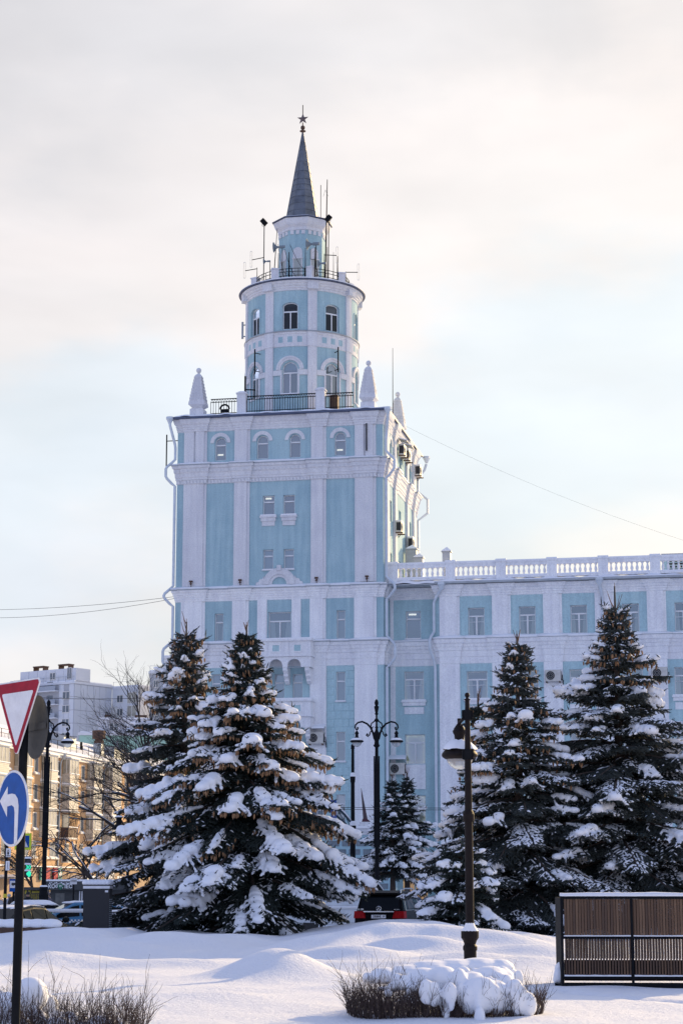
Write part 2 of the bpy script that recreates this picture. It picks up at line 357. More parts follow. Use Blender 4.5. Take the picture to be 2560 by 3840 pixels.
def snow_ground_mat():
    m = mat('drifted_snow', (.85,.86,.89), .7, spec=.35)
    t = m.node_tree; b = t.nodes['Principled BSDF']; c = t.nodes.new('ShaderNodeTexCoord')
    n = t.nodes.new('ShaderNodeTexNoise'); n.inputs['Scale'].default_value = 16; n.inputs['Detail'].default_value = 6; n.inputs['Roughness'].default_value = .65
    n2 = t.nodes.new('ShaderNodeTexNoise'); n2.inputs['Scale'].default_value = 2.8; n2.inputs['Detail'].default_value = 5
    t.links.new(c.outputs['Object'], n.inputs['Vector']); t.links.new(c.outputs['Object'], n2.inputs['Vector'])
    b1 = t.nodes.new('ShaderNodeBump'); b1.inputs['Strength'].default_value = .8; b1.inputs['Distance'].default_value = .035
    b2 = t.nodes.new('ShaderNodeBump'); b2.inputs['Strength'].default_value = .5; b2.inputs['Distance'].default_value = .07
    t.links.new(n.outputs[0], b1.inputs['Height']); t.links.new(n2.outputs[0], b2.inputs['Height'])
    t.links.new(b2.outputs[0], b1.inputs['Normal']); t.links.new(b1.outputs[0], b.inputs['Normal'])
    b.inputs['Subsurface Weight'].default_value = 0
    return m
M['drift'] = snow_ground_mat()
M['road'] = mat('packed_grey_snow_road', (.46,.47,.50), .8, vary=.35, vscale=.5, bump=.3, bscale=5)
M['pave'] = mat('trodden_snow_pavement', (.80,.81,.84), .85, vary=.10, vscale=.8, bump=.3, bscale=6)
sheet('snow_field', -16, 16, 14.5, 59.5, 330, 560, hgt, M['drift'])
b = MB(); b.add([(-1500,-60,-.09),(1500,-60,-.09),(1500,3000,-.09),(-1500,3000,-.09)], np.array([[0,1,2,3]])); b.obj('ground', M['pave'], kind='structure')
b = MB(); b.add([(-300,59,-.03),(300,59,-.03),(300,88,-.03),(-300,88,-.03)], np.array([[0,1,2,3]])); b.obj('road', M['road'], kind='structure')
b = MB(); b.box(-300,300,88,88.3,-.085,.12); b.obj('kerb', M['pave'], kind='structure')
# ------------------------------------------------------------------ the blue and white tower building
YAW = R(11)
BO = Vector((2.456, 115, 0))
BU = Vector((math.cos(YAW), -math.sin(YAW), 0)); BV = Vector((math.sin(YAW), math.cos(YAW), 0))
def bw(u, v, z): return BO+BU*u+BV*v+Vector((0,0,z))
def bl(px, py, v):       # building coordinates of what a pixel shows on the plane v
    p = at(px, py, 100); o = Vector((0,0,CH)); r = p-o
    t = (v-(o-BO).dot(BV))/r.dot(BV); q = o+r*t
    return (q-BO).dot(BU), q.z
TB = thing('tower_building', 'pale blue and white stucco building with tall corner tower, round drum and grey spire', 'building', BO, -YAW)
def flat(v0): return lambda s, d, z: (s, v0+d, z)
def tbox(mb, T, s0, s1, d0, d1, z0, z1, mi=0, n=1):
    for i in range(n):
        a = s0+(s1-s0)*i/n; c = s0+(s1-s0)*(i+1)/n
        mb.hexa([T(a,d0,z0),T(c,d0,z0),T(c,d1,z0),T(a,d1,z0),T(a,d0,z1),T(c,d0,z1),T(c,d1,z1),T(a,d1,z1)], mi)
def arcpts(a, b, zt, rise, n=10):
    m = (a+b)/2; h = (b-a)/2
    return [(m-h*math.cos(math.pi*i/n), zt-rise+rise*math.sin(math.pi*i/n)) for i in range(n+1)]
def wall(mb, u0, u1, z0, z1, holes, T, depth=.24, mi=0, step=None):
    us = {u0, u1}; zs = {z0, z1}
    for h in holes: us |= {h[0], h[1]}; zs |= {h[2], h[3]}
    if step:
        k = int((u1-u0)/step)
        us |= {round(u0+(u1-u0)*i/k, 4) for i in range(k+1)}
    us = sorted(us); zs = sorted(zs)
    for i in range(len(us)-1):
        for j in range(len(zs)-1):
            cu, cz = (us[i]+us[i+1])/2, (zs[j]+zs[j+1])/2
            if any(h[0] < cu < h[1] and h[2] < cz < h[3] for h in holes): continue
            mb.add([T(us[i],0,zs[j]),T(us[i+1],0,zs[j]),T(us[i+1],0,zs[j+1]),T(us[i],0,zs[j+1])], [[0,1,2,3]], mi)
    for h in holes:
        a, b, c, d = h[:4]; ar = h[4] if len(h) > 4 else 0
        q = lambda p, r: mb.add([T(p[0],0,p[1]),T(r[0],0,r[1]),T(r[0],depth,r[1]),T(p[0],depth,p[1])], [[0,1,2,3]], mi)
        q((a,c),(b,c)); q((b,c),(b,d-ar)); q((a,d-ar),(a,c))
        if not ar: q((b,d),(a,d))
        else:
            P = arcpts(a, b, d, ar)
            for p, r in zip(P, P[1:]):
                q(r, p)
                mb.add([T(p[0],0,p[1]),T(r[0],0,r[1]),T(r[0],0,d),T(p[0],0,d)], [[0,1,2,3]], mi)
WB = []
def window(parent, a, b, c, d, T, style='T', back='dark', ar=0.0, dep=.20, tz=.68, name='window', sill=False, glow=False, glass='glass'):
    f = MB(); w = .055; d0, d1 = dep-.05, dep+.02
    zt = d-ar
    tbox(f, T, a, a+w, d0, d1, c, zt); tbox(f, T, b-w, b, d0, d1, c, zt); tbox(f, T, a+w, b-w, d0, d1, c, c+w)
    ty = (c+(d-c)*tz) if not ar else d-max(ar+.03, (d-c)*.34)
    tbox(f, T, a+w, b-w, d0-.012, d1, ty-.04, ty+.045)
    if ar:
        P = arcpts(a, b, d, ar); m = (a+b)/2; sc = 1-w/((b-a)/2)
        I = [(m+(p[0]-m)*sc, zt+(p[1]-zt)*(1-w/ar)) for p in P]
        for k in range(len(P)-1):
            p, r, s_, t_ = P[k], P[k+1], I[k+1], I[k]
            f.hexa([T(p[0],d0,p[1]),T(r[0],d0,r[1]),T(r[0],d1,r[1]),T(p[0],d1,p[1]),T(t_[0],d0,t_[1]),T(s_[0],d0,s_[1]),T(s_[0],d1,s_[1]),T(t_[0],d1,t_[1])])
    else: tbox(f, T, a+w, b-w, d0, d1, d-w, d)
    m = (a+b)/2
    if style == 'T': tbox(f, T, m-.035, m+.035, d0-.008, d1, c+w, ty-.04)
    if style == 'X':
        tbox(f, T, m-.045, m+.045, d0-.008, d1, c+w, ty-.04)
        for s_ in (-1, 1):
            q0, q1 = (a+w, m-.045) if s_ < 0 else (m+.045, b-w)
            zz = c+(ty-c)*.72; tbox(f, T, q0, q1, d0+.01, d1, zz-.012, zz+.012)
    wo = f.obj(name, M['frame'], parent)
    pd = dep-.01
    lights = [(a+w*.5, b-w*.5, ty, d)] + ([(a+w*.5, m, c, ty), (m, b-w*.5, c, ty)] if style in 'TX' else [(a+w*.5, b-w*.5, c, ty)])
    for k, (x0, x1, y0, y1) in enumerate(lights):
        p = MB()
        if ar and k == 0:
            P = arcpts(a+.02, b-.02, d-.02, ar-.02)
            P = [(a+.02, ty)]+P+[(b-.02, ty)]; p.add([T(q_[0],pd,q_[1]) for q_ in P], [list(range(len(P)))])
        else: p.add([T(x0,pd,y0),T(x1,pd,y0),T(x1,pd,y1),T(x0,pd,y1)], [[0,1,2,3]])
        p.obj('pane', M[glass], wo)
    bk = MB(); e = .03
    bk.add([T(a-e,dep+.16,c-e),T(b+e,dep+.16,c-e),T(b+e,dep+.16,d+e),T(a-e,dep+.16,d+e)], [[0,1,2,3]])
    if back == 'curtain':
        bk.obj('room', M['dark'], wo); cu = MB(); wd = (b-a)
        cu.add([T(a,dep+.1,c),T(a+wd*.30,dep+.1,c),T(a+wd*.24,dep+.1,ty),T(a,dep+.1,ty)], [[0,1,2,3]])
        cu.add([T(b-wd*.34,dep+.1,c),T(b,dep+.1,c),T(b,dep+.1,ty),T(b-wd*.22,dep+.1,ty)], [[0,1,2,3]])
        cu.obj('curtain', M['curtain'], wo)
    else:
        nm = {'dark':'room','teal':'room','blind':'blind','beige':'blind'}[back]
        bk.obj(nm, M[back], wo)
    if glow:
        g = MB(); x0 = a+(b-a)*.15; zz = ty+(d-ty)*(.55 if not ar else -1.2)
        tbox(g, T, x0, x0+(b-a)*.5, dep+.10, dep+.12, zz, zz+.10); g.obj('ceiling_light', M['lampglow'], wo)
    if sill:
        s = MB(); tbox(s, T, a-.06, b+.06, -.09, dep, c-.05, c); s.obj('sill', M['white'], wo)
        s = MB(); tbox(s, T, a-.04, b+.04, -.08, dep-.06, c+.003, c+.05); s.obj('sill_snow', M['snowpack'], wo)
    return wo
M['lampglow'] = mat('fluorescent_tube', (.8,.8,.7), .5, emit=(1,.95,.75), es=.75)
def sweep(mb, path, prof, mi=0, closed=False):
    P = [Vector((p[0], p[1])) for p in path]; n = len(P)
    ns = []
    for i in range(n-1):
        d = (P[i+1]-P[i]).normalized(); ns.append(Vector((d.y, -d.x)))
    rows = []
    for i in range(n):
        n0 = ns[max(0, i-1)]; n1 = ns[min(n-2, i)]
        m = n0+n1
        if m.length < 1e-6: m = n0
        m = m*(2.0/(m.length_squared)) if m.length_squared > 1e-6 else n0
        rows.append([(P[i].x+m.x*pr, P[i].y+m.y*pr, z) for pr, z in prof])
    k = len(prof); v = [q for r in rows for q in r]
    f = [[i*k+j, (i+1)*k+j, (i+1)*k+j+1, i*k+j+1] for i in range(n-1) for j in range(k-1)]
    mb.add(v, f, mi)
def sweep_snow(mb, path, p, z, h=.13, seed=0):
    rs = np.random.RandomState(seed); Q = []
    for a, b in zip(path, path[1:]):
        L = math.hypot(b[0]-a[0], b[1]-a[1]); k = max(1, int(L/.35))
        for i in range(k): Q.append((a[0]+(b[0]-a[0])*i/k, a[1]+(b[1]-a[1])*i/k))
    Q.append(path[-1])
    hs = np.convolve(rs.uniform(.45, 1.25, len(Q)+8), np.ones(5)/5, 'same')[4:len(Q)+4]
    P = [Vector(q) for q in Q]; n = len(P); ns = []
    for i in range(n-1):
        d = (P[i+1]-P[i]).normalized(); ns.append(Vector((d.y, -d.x)))
    rows = []
    for i in range(n):
        m = ns[max(0,i-1)]+ns[min(n-2,i)]
        m = m*(2/max(m.length_squared, .3))
        hh = h*hs[i]
        rows.append([(P[i].x+m.x*a, P[i].y+m.y*a, z+c) for a, c in ((p+.005,.003),(p+.02,hh*.35),(p-.05,hh*.8),(p*.5,hh*1.05),(.01,hh*1.35))])
    k = 5; v = [q for r in rows for q in r]
    mb.add(v, [[i*k+j,(i+1)*k+j,(i+1)*k+j+1,i*k+j+1] for i in range(n-1) for j in range(k-1)])
def jog(u0, u1, v0, pil, pr):   # front path from u0 to u1 that steps out round each pilaster
    P = [(u0, v0)]
    for a, b in pil:
        P += [(a, v0), (a, v0-pr), (b, v0-pr), (b, v0)]
    P.append((u1, v0)); return P
TL, TD = -12.56, 12.8
PIL = [(-12.12,-10.72),(-9.0,-8.06),(-4.32,-3.42),(-1.68,-.42)]
SPIL = [(.43,1.66),(3.55,4.35),(8.2,9.0),(10.88,12.12)]
F0 = flat(0.0)
Rt = lambda s, d, z: (-d, s, z)          # right flank, s runs back along the side
# --- walls of the tower
win = []   # (a,b,c,d,rise,style,back,glow)
for a, b, back, gl in [(-10.24,-9.55,'teal',True),(-7.66,-6.95,'teal',False),(-5.66,-4.98,'teal',False),(-2.93,-2.24,'teal',True)]:
    win.append((a, b, 27.12, 28.55, (b-a)/2, 'O', back, gl))
win += [(-7.27,-6.55,23.66,24.86,0,'O','dark',True),(-6.02,-5.32,23.66,24.86,0,'O','dark',False),(-7.22,-6.60,20.38,21.6,0,'O','blind',False),(-5.98,-5.36,20.38,21.6,0,'O','blind',False)]
win += [(-10.13,-9.60,16.2,17.86,0,'O','curtain',False),(-6.88,-5.52,16.15,17.86,0,'T','curtain',False),(-2.80,-2.28,16.2,17.86,0,'O','blind',False)]
for zb in (12.54, 9.06, 5.47):
    win += [(-10.28,-9.74,zb,zb+1.72,0,'O','blind',False),(-2.82,-2.28,zb,zb+1.72,0,'O',{12.54:'blind',9.06:'teal',5.47:'beige'}[zb],False)]
    for c in (-7.29,-6.2,-5.11): win.append((c-.30, c+.30, zb+.05, zb+1.65, 0, 'O', 'blind', False))
w = MB(); wall(w, TL, 0, 0, 16.05, [x[:5] for x in win if x[2] < 16], F0); w.obj('lower_wall', M['freshblue'], TB)
w = MB(); wall(w, TL, 0, 16.05, 29.7, [x[:5] for x in win if x[2] > 16], F0)
swin = []
for c in (2.6, 6.25, 9.95): swin.append((c-.38, c+.38, 27.12, 28.55, .38, 'O', 'teal', False))
for zb in (23.5, 20.3): swin += [(2.3,2.95,zb,zb+1.3,0,'O','dark',False),(5.6,6.4,zb,zb+1.3,0,'T','dark',False),(9.7,10.4,zb,zb+1.3,0,'O','dark',False)]
wall(w, 0, TD, 0, 29.7, [x[:5] for x in swin], Rt)
w.add([(TL,0,0),(TL,TD,0),(TL,TD,29.7),(TL,0,29.7)], [[0,1,2,3]]); w.add([(TL,TD,0),(0,TD,0),(0,TD,29.7),(TL,TD,29.7)], [[0,1,2,3]])
w.obj('wall', M['blue'], TB)
for x in win: window(TB, *x[:4], F0, x[5], x[6], x[4], sill=(x[4] == 0 and x[2] not in (16.15,16.2)), glow=x[7])
for x in swin: window(TB, *x[:4], Rt, x[5], x[6], x[4])
# --- pilasters (two steps each)
def pil(T, a, b, z0, z1, st=.17, groove=False, m_='white'):
    p = MB()
    if groove:
        m = (a+b)/2
        tbox(p, T, a, m-.09, -.14, .0, z0, z1); tbox(p, T, m+.02, b-st, -.14, .0, z0, z1); tbox(p, T, m-.09, m+.02, -.05, 0, z0, z1)
    else: tbox(p, T, a, b-st, -.14, .0, z0, z1)
    tbox(p, T, b-st, b, -.07, .0, z0, z1)
    return p.obj('pilaster', M[m_], TB)
for a, b in PIL:
    wide = b-a > 1.1
    pil(F0, a, b, 27.0, 29.2, groove=wide); pil(F0, a, b, 19.5, 25.72); pil(F0, a-.05, b, 16.2, 18.62, m_='fresh'); pil(F0, a-.03, b+.04, 0, 14.7, st=.03, m_='fresh')
for a, b in SPIL:
    pil(Rt, a, b, 27.0, 29.2); pil(Rt, a, b, 19.5, 25.72)
for a, b in ((-7.57+.05,-6.95),(-5.45,-4.91)): pil(F0, a, b, 16.2, 18.62, st=.02, m_='fresh')
# --- cornices sweep round front and right flank, stepping out at the pilasters
def around(pr):
    P = [(TL, TD), (TL, 0)] + jog(TL, 0, 0, PIL, pr)[1:-1] + [(0, 0)]
    for a, b in SPIL: P += [(0, a), (pr, a), (pr, b), (0, b)]
    return P+[(0, TD)]
AR = around(.14)
c = MB()
sweep(c, AR, [(0,28.92),(0.0325,28.94),(0.0325,29.05),(0.065,29.08),(0.065,29.18),(0.104,29.22),(0.104,29.33),(0.169,29.39),(0.221,29.52),(0.247,29.70),(0,29.70)])
c.obj('eaves_cornice', M['white'], TB)
c = MB()
sweep(c, AR, [(0,25.72),(0.0372,25.72),(0.0372,25.95),(0.0806,25.97),(0.0806,26.10),(0.112,26.12),(0.124,26.36),(0.174,26.42),(0.186,26.62),(0.26,26.68),(0.285,26.86),(0,26.90)])
c.obj('main_cornice', M['white'], TB)
c = MB()
sweep(c, AR, [(0,18.58),(0.026,18.6),(0.026,18.7),(0.052,18.72),(0.052,18.82),(0.078,18.84),(0.091,18.95),(0.124,18.98),(0.143,19.1),(0.195,19.14),(0.234,19.30),(0,19.34)])
c.obj('middle_cornice', M['fresh'], TB)
c = MB()
sweep(c, AR, [(0,14.62),(0.0198,14.64),(0.0198,15.0),(0.0462,15.02),(0.0462,15.35),(0.0858,15.38),(0.106,15.55),(0.145,15.6),(0.172,15.75),(0.238,15.8),(0.29,16.02),(0,16.06)])
c.obj('lower_cornice', M['fresh'], TB)
for z, p, s in ((26.88,.285,3),(19.32,.235,4),(16.04,.29,5)):
    b = MB(); sweep_snow(b, AR, p, z, .15, s); b.obj('ledge_snow', M['snowpack'], TB, smooth=True)
    b = MB(); sweep(b, AR, [(p-.01,z-.06),(p+.035,z-.05),(p+.035,z-.005),(p-.02,z+.003)]); b.obj('ledge_flashing', M['silver'], TB)
# dentils and egg band, piece by piece
dm = MB().box(-.06,.06,-.07,0,0,.19).mesh('dentil', M['white'])
em = MB().box(-.075,.075,-.05,0,0,.17).mesh('cornice_tooth', M['white'])
def row(me, name, z, pr, pitch, flank=True):
    u = TL+.12
    while u < -.1:
        o = bpy.data.objects.new(name, me); COL.objects.link(o); o.parent = TB
        onp = any(a-.02 < u < b+.02 for a, b in PIL)
        o.location = (u, -pr-(.14 if onp else 0), z); u += pitch
row(dm, 'dentil', 25.74, .02, .21)
row(em, 'cornice_tooth', 26.44, .165, .25)
# --- apron blocks under the paired windows, arched hoods, cartouche
for a, b in ((-7.4,-6.42),(-6.15,-5.18)):
    h = MB(); tbox(h, F0, a-.02, b+.02, -.16, 0, 23.50, 23.62); tbox(h, F0, a+.04, b-.04, -.11, 0, 23.3, 23.497); tbox(h, F0, a+.1, b-.1, -.06, 0, 23.02, 23.297)
    h.obj('window_apron', M['white'], TB)
    h = MB(); tbox(h, F0, a+.02, b-.02, -.15, -.02, 23.623, 23.70); h.obj('apron_snow', M['snowpack'], TB)
def hood(T, c, z, r0, r1, pr=.07, leg=.0, n=14, nm='arched_hood'):
    h = MB()
    for k in range(n):
        t0, t1 = math.pi*k/n, math.pi*(k+1)/n
        p = lambda r, t, d: T(c-r*math.cos(t), d, z+r*math.sin(t))
        h.hexa([p(r0,t0,-pr),p(r1,t0,-pr),p(r1,t0,.0),p(r0,t0,.0),p(r0,t1,-pr),p(r1,t1,-pr),p(r1,t1,.0),p(r0,t1,.0)])
    return h.obj(nm, M['white'], TB)
for x in win[:4]: hood(F0, (x[0]+x[1])/2, 28.2, .40, .62, .06)
for x in swin[:3]: hood(Rt, (x[0]+x[1])/2, 28.2, .40, .62, .06)
hood(F0, -6.22, 19.48, .45, .62, .10); hood(F0, -6.22, 19.48, .62, .93, .16); hood(F0, -6.22, 19.48, .93, 1.0, .10)
k = MB(); tbox(k, F0, -6.34, -6.10, -.24, 0, 20.3, 20.62); k.obj('keystone', M['white'], TB)
for s in (-1, 1):
    k = MB(); k.add([F0(-6.22+s*x, d, z) for d in (-.10, 0) for x, z in ((.98,19.48),(1.42,19.48),(1.40,19.62),(1.25,19.66),(1.2,19.8),(1.02,19.85),(.92,20.0))],
        [list(range(7)), list(range(13,6,-1))]+[[i,(i+1)%7,(i+1)%7+7,i+7] for i in range(7)]); k.obj('scroll', M['white'], TB)
# --- rusticated blocks of the lower storeys, one by one
def blocks(u0, u1, z0, z1, v0, h, wd, holes, m, name, gap=.018, pr=.022, T=None):
    T = T or flat(v0); z = z0; rrow = 0; cache = {}
    while z < z1-.12:
        zt = min(z+h, z1); cuts = [u0]; x = u0+(wd*.5 if rrow % 2 else wd)
        while x < u1-.12: cuts.append(x); x += wd
        cuts.append(u1)
        for a, b in zip(cuts, cuts[1:]):
            segs = [(a, b)]
            for (p, q, c, d) in holes:
                if c-.01 < zt and d+.01 > z:
                    ns = []
                    for s0, s1 in segs:
                        if q <= s0 or p >= s1: ns.append((s0, s1))
                        else:
                            if p-s0 > .06: ns.append((s0, p))
                            if s1-q > .06: ns.append((q, s1))
                    segs = ns
            for s0, s1 in segs:
                key = (round(s1-s0, 3), round(zt-z, 3))
                if key not in cache:
                    W, H = key; e = .012
                    bb = MB().hexa([(gap/2,0,gap/2),(W-gap/2,0,gap/2),(W-gap/2,0,H-gap/2),(gap/2,0,H-gap/2),(gap/2+e,-pr,gap/2+e),(W-gap/2-e,-pr,gap/2+e),(W-gap/2-e,-pr,H-gap/2-e),(gap/2+e,-pr,H-gap/2-e)])
                    cache[key] = bb.mesh(name, m)
                o = bpy.data.objects.new(name, cache[key]); COL.objects.link(o); o.parent = TB
                o.location = (s0, v0, z)
        z = zt; rrow += 1
blk_holes = [(x[0]-.07, x[1]+.07, x[2]-.07, x[3]+.03) for x in win if x[2] < 13]
blocks(-3.36, -1.73, 5.0, 14.55, -.002, .465, .86, blk_holes, M['freshblue'], 'wall_block')
blocks(-10.66, -9.05, 3.0, 14.55, -.002, .465, .86, blk_holes, M['freshblue'], 'wall_block')
blocks(-4.25, -3.5, 5.3, 7.6, -.16, .50, .74, [], M['stone'], 'quoin', gap=.1, pr=.1)
# --- centre balconies over arcades
def balcony(zt):
    b = MB(); a0, a1, vf = -8.27, -4.10, -1.0
    b.box(a0-.08, a1+.08, vf-.12, 0, zt-.12, zt)                 # coping
    b.box(a0, a1, vf, vf+.18, zt-.92, zt-.122); b.box(a0, a0+.18, vf+.18, 0, zt-.92, zt-.122); b.box(a1-.18, a1, vf+.18, 0, zt-.92, zt-.122)
    b.box(a0-.06, a1+.06, vf-.07, 0, zt-1.02, zt-.922)
    for i in range(4):
        x = a0+.02+(a1-a0-.34)*i/3; b.box(x, x+.30, vf-.05, vf-.001, zt-.918, zt-.124)
    o = b.obj('balcony', M['fresh'], TB)
    pw = (a1-a0-.34)/3
    for i in range(3):
        x = a0+.02+pw*i+.30+(pw-.30)/2; f = MB()
        f.box(x-.30,x+.30,vf-.03,vf-.001,zt-.80,zt-.71); f.box(x-.30,x+.30,vf-.03,vf-.001,zt-.35,zt-.26); f.box(x-.30,x-.2,vf-.03,vf-.001,zt-.708,zt-.352); f.box(x+.2,x+.3,vf-.03,vf-.001,zt-.708,zt-.352)
        f.obj('panel_frame', M['fresh'], o)
        f = MB(); f.box(x-.197,x+.197,vf-.006,vf-.001,zt-.705,zt-.355); f.obj('panel', M['freshblue'], o)
    s = MB(); s.box(a0-.06,a1+.06,vf-.10,-.05,zt+.002,zt+.07); s.obj('coping_snow', M['snowpack'], o)
    # arcade below
    w = MB(); T = flat(vf+.02); zb = zt-1.03; hs = []
    for c in (-7.29,-6.2,-5.11): hs.append((c-.40, c+.40, zb-.62, zb-.12, .40))
    wall(w, a0+.03, a1-.03, zb-.62, zb, hs, T, .30)
    wall(w, 0.0, .98, zb-.62, zb, [], lambda s, d, z: (a1-.03-d, -s, z)); wall(w, 0.0, .98, zb-.62, zb, [], lambda s, d, z: (a0+.03+d, -s, z))
    w.box(a0+.05,a1-.05,vf+.3,-.01,zb-.05,zb-.003)
    w.obj('arcade', M['fresh'], o)
    for x in (-8.02,-6.745,-5.655,-4.35):
        k = MB(); g = [(0,-.62),(-.95,-.62),(-.95,-.80),(-.72,-.98),(-.72,-1.10),(-.45,-1.28),(-.45,-1.38),(-.2,-1.52),(0,-1.56)]
        k.prism([(p[0], zb+p[1]) for p in g], x-.13, x+.13, axis='x'); k.obj('corbel', M['fresh'], o)
balcony(16.12); balcony(12.62); balcony(9.1)
# --- entrance block with rusticated stone and the little sundial-like fin on its roof
e = MB(); e.box(-8.5, .75, -2.6, -.15, 0, 4.95); e.obj('porch', M['bluepaint'], TB)
e = MB(); sweep(e, [(-8.5,-.2),(-8.5,-2.6),(.75,-2.6),(.75,-.2)], [(0,4.80),(.06,4.82),(.06,4.95),(.14,4.98),(.20,5.14),(-.3,5.16)]); e.obj('porch_cornice', M['white'], TB)
e = MB(); e.box(-8.6,.85,-2.7,-.15,5.162,5.30); e.obj('porch_snow', M['snowpack'], TB)
blocks(-8.45, .72, .35, 4.75, -2.605, .47, .80, [], M['stone'], 'stone_block', gap=.17, pr=.05)
# --- roof, snow, flashing
r_ = MB(); r_.box(TL-.27, .32, -.40, TD+.3, 29.702, 29.80); r_.obj('roof_deck', M['tin'], TB)
r_ = MB(); sweep(r_, [(TL-.27,TD+.3),(TL-.27,-.40),(.32,-.40),(.32,TD+.3)], [(0,29.68),(.07,29.70),(.07,29.82),(-.05,29.85)]); r_.obj('gutter', M['tin'], TB)
def roofsnow(x, y):
    e = np.minimum(np.minimum(x-(TL-.28), .33-x), np.minimum(y+.41, TD+.3-y))
    return 29.81+.12*np.clip(e/.12, 0, 1)+.40*np.clip((e-.1)/2.0, 0, 1)+.05*np.sin(x*2.3+1)*np.sin(y*1.9)+.03*np.sin(x*5.1)
o = sheet('roof_snow', TL-.29, .34, -.43, TD+.3, 70, 70, roofsnow, M['snowpack'], kind=None); o.parent = TB
def downpipe(pts, r=.085, head=None):
    p = MB(); p.tube(pts, r, 8)
    for a, b in zip(pts, pts[1:]):
        L = (Vector(b)-Vector(a)).length
        if L > 2:
            k = int(L/1.6)
            for i in range(1, k):
                q = Vector(a).lerp(Vector(b), i/k); p.tube([q-Vector((0,0,.025)), q+Vector((0,0,.025))], r*1.18, 8)
    if head: p.lathe([(.08,-.32),(.20,-.05),(.24,-.02),(.24,.12)], 8, head)
    return p.obj('downpipe', M['pipe'], TB, smooth=False)
def swan(u, v, s, knees):
    P = []
    for za, zb in knees:
        P += [(u, v, za), (u+s*.2, v-.05, za-.22), (u+s*.46, v-.18, za-.48), (u+s*.52, v-.2, za-.62), (u+s*.52, v-.2, zb+.55), (u+s*.46, v-.18, zb+.42), (u+s*.2, v-.05, zb+.12), (u, v, zb-.05)]
    return P
downpipe([(TL-.40,-.4,29.6),(TL-.38,-.4,29.3),(TL-.16,-.02,28.2),(TL-.14,0,28.0)]+swan(TL-.14,0,-1,[(27.3,25.7),(19.6,18.4),(16.3,14.5)])+[(TL-.14,0,0.2)], head=(TL-.40,-.4,29.72))
downpipe([(.36,-.4,29.6),(.36,-.38,29.3),(.22,-.02,28.4),(.18,0,28.0)]+swan(.18,0,1,[(27.3,25.7),(19.8,18.5),(16.3,14.5)])+[(.18,0,0.2)], head=(.36,-.4,29.72))
downpipe([(.6,TD+.3,29.2),(.5,TD+.2,28.8),(.1,TD-.1,28.2)]+[(.1,TD-.1,27.3),(.7,TD+.1,26.8),(.7,TD+.1,25.9),(.1,TD-.1,25.4),(.1,TD-.1,19.5)], head=(.62,TD+.3,29.6))
downpipe([(3.4,-.05,19.0),(3.1,.2,18.6),(2.9,.3,18.2),(2.9,.3,16.5),(2.75,.05,16.2),(2.7,-.1,15.9),(2.7,-.1,15.5),(2.9,.25,14.8),(2.95,.3,14.4),(2.95,.3,.2)], head=(3.4,-.1,19.2))
downpipe([(12.5,-.1,19.0),(12.6,.1,18.4),(12.62,.22,18.0),(12.62,.22,16.4),(12.6,-.3,16.0),(12.62,-.2,15.0),(12.62,.22,14.5),(12.62,.22,.2)], head=(12.5,-.15,19.2))
# lightning cable and small wall masts
def wmast(u, z0, z1, v=-.25):
    m = MB(); m.tube([(u,v,z0),(u,v,z1)], .045, 6); m.tube([(u,v,z0+.15),(u,0,z0+.15)], .03, 5); m.tube([(u,v,z1-.35),(u,0,z1-.35)], .03, 5)
    return m.obj('wall_mast', M['iron'], TB)
wmast(-.95, 27.3, 28.95)
m = MB(); m.tube([(TL-.75,.2,26.7),(TL-.75,.2,28.9)], .04, 6); m.tube([(TL-.75,.2,28.5),(TL,.2,28.5)], .03, 5); m.tube([(TL-.75,.2,27.0),(TL,.2,27.0)], .03, 5); m.obj('wall_mast', M['iron'], TB)
for u in (-11.55,-8.55,-3.95,-.95):     # facade spotlights on the ledge
    f = MB(); f.box(u-.10,u+.10,-.32,-.19,19.74,19.83); f.bar((u,-.2,19.36),(u,-.2,19.74),.035); f.tube([(u-.02,-.33,19.60),(u+.04,-.30,19.68)],.06,8); f.obj('facade_spotlight', M['rust'], TB)
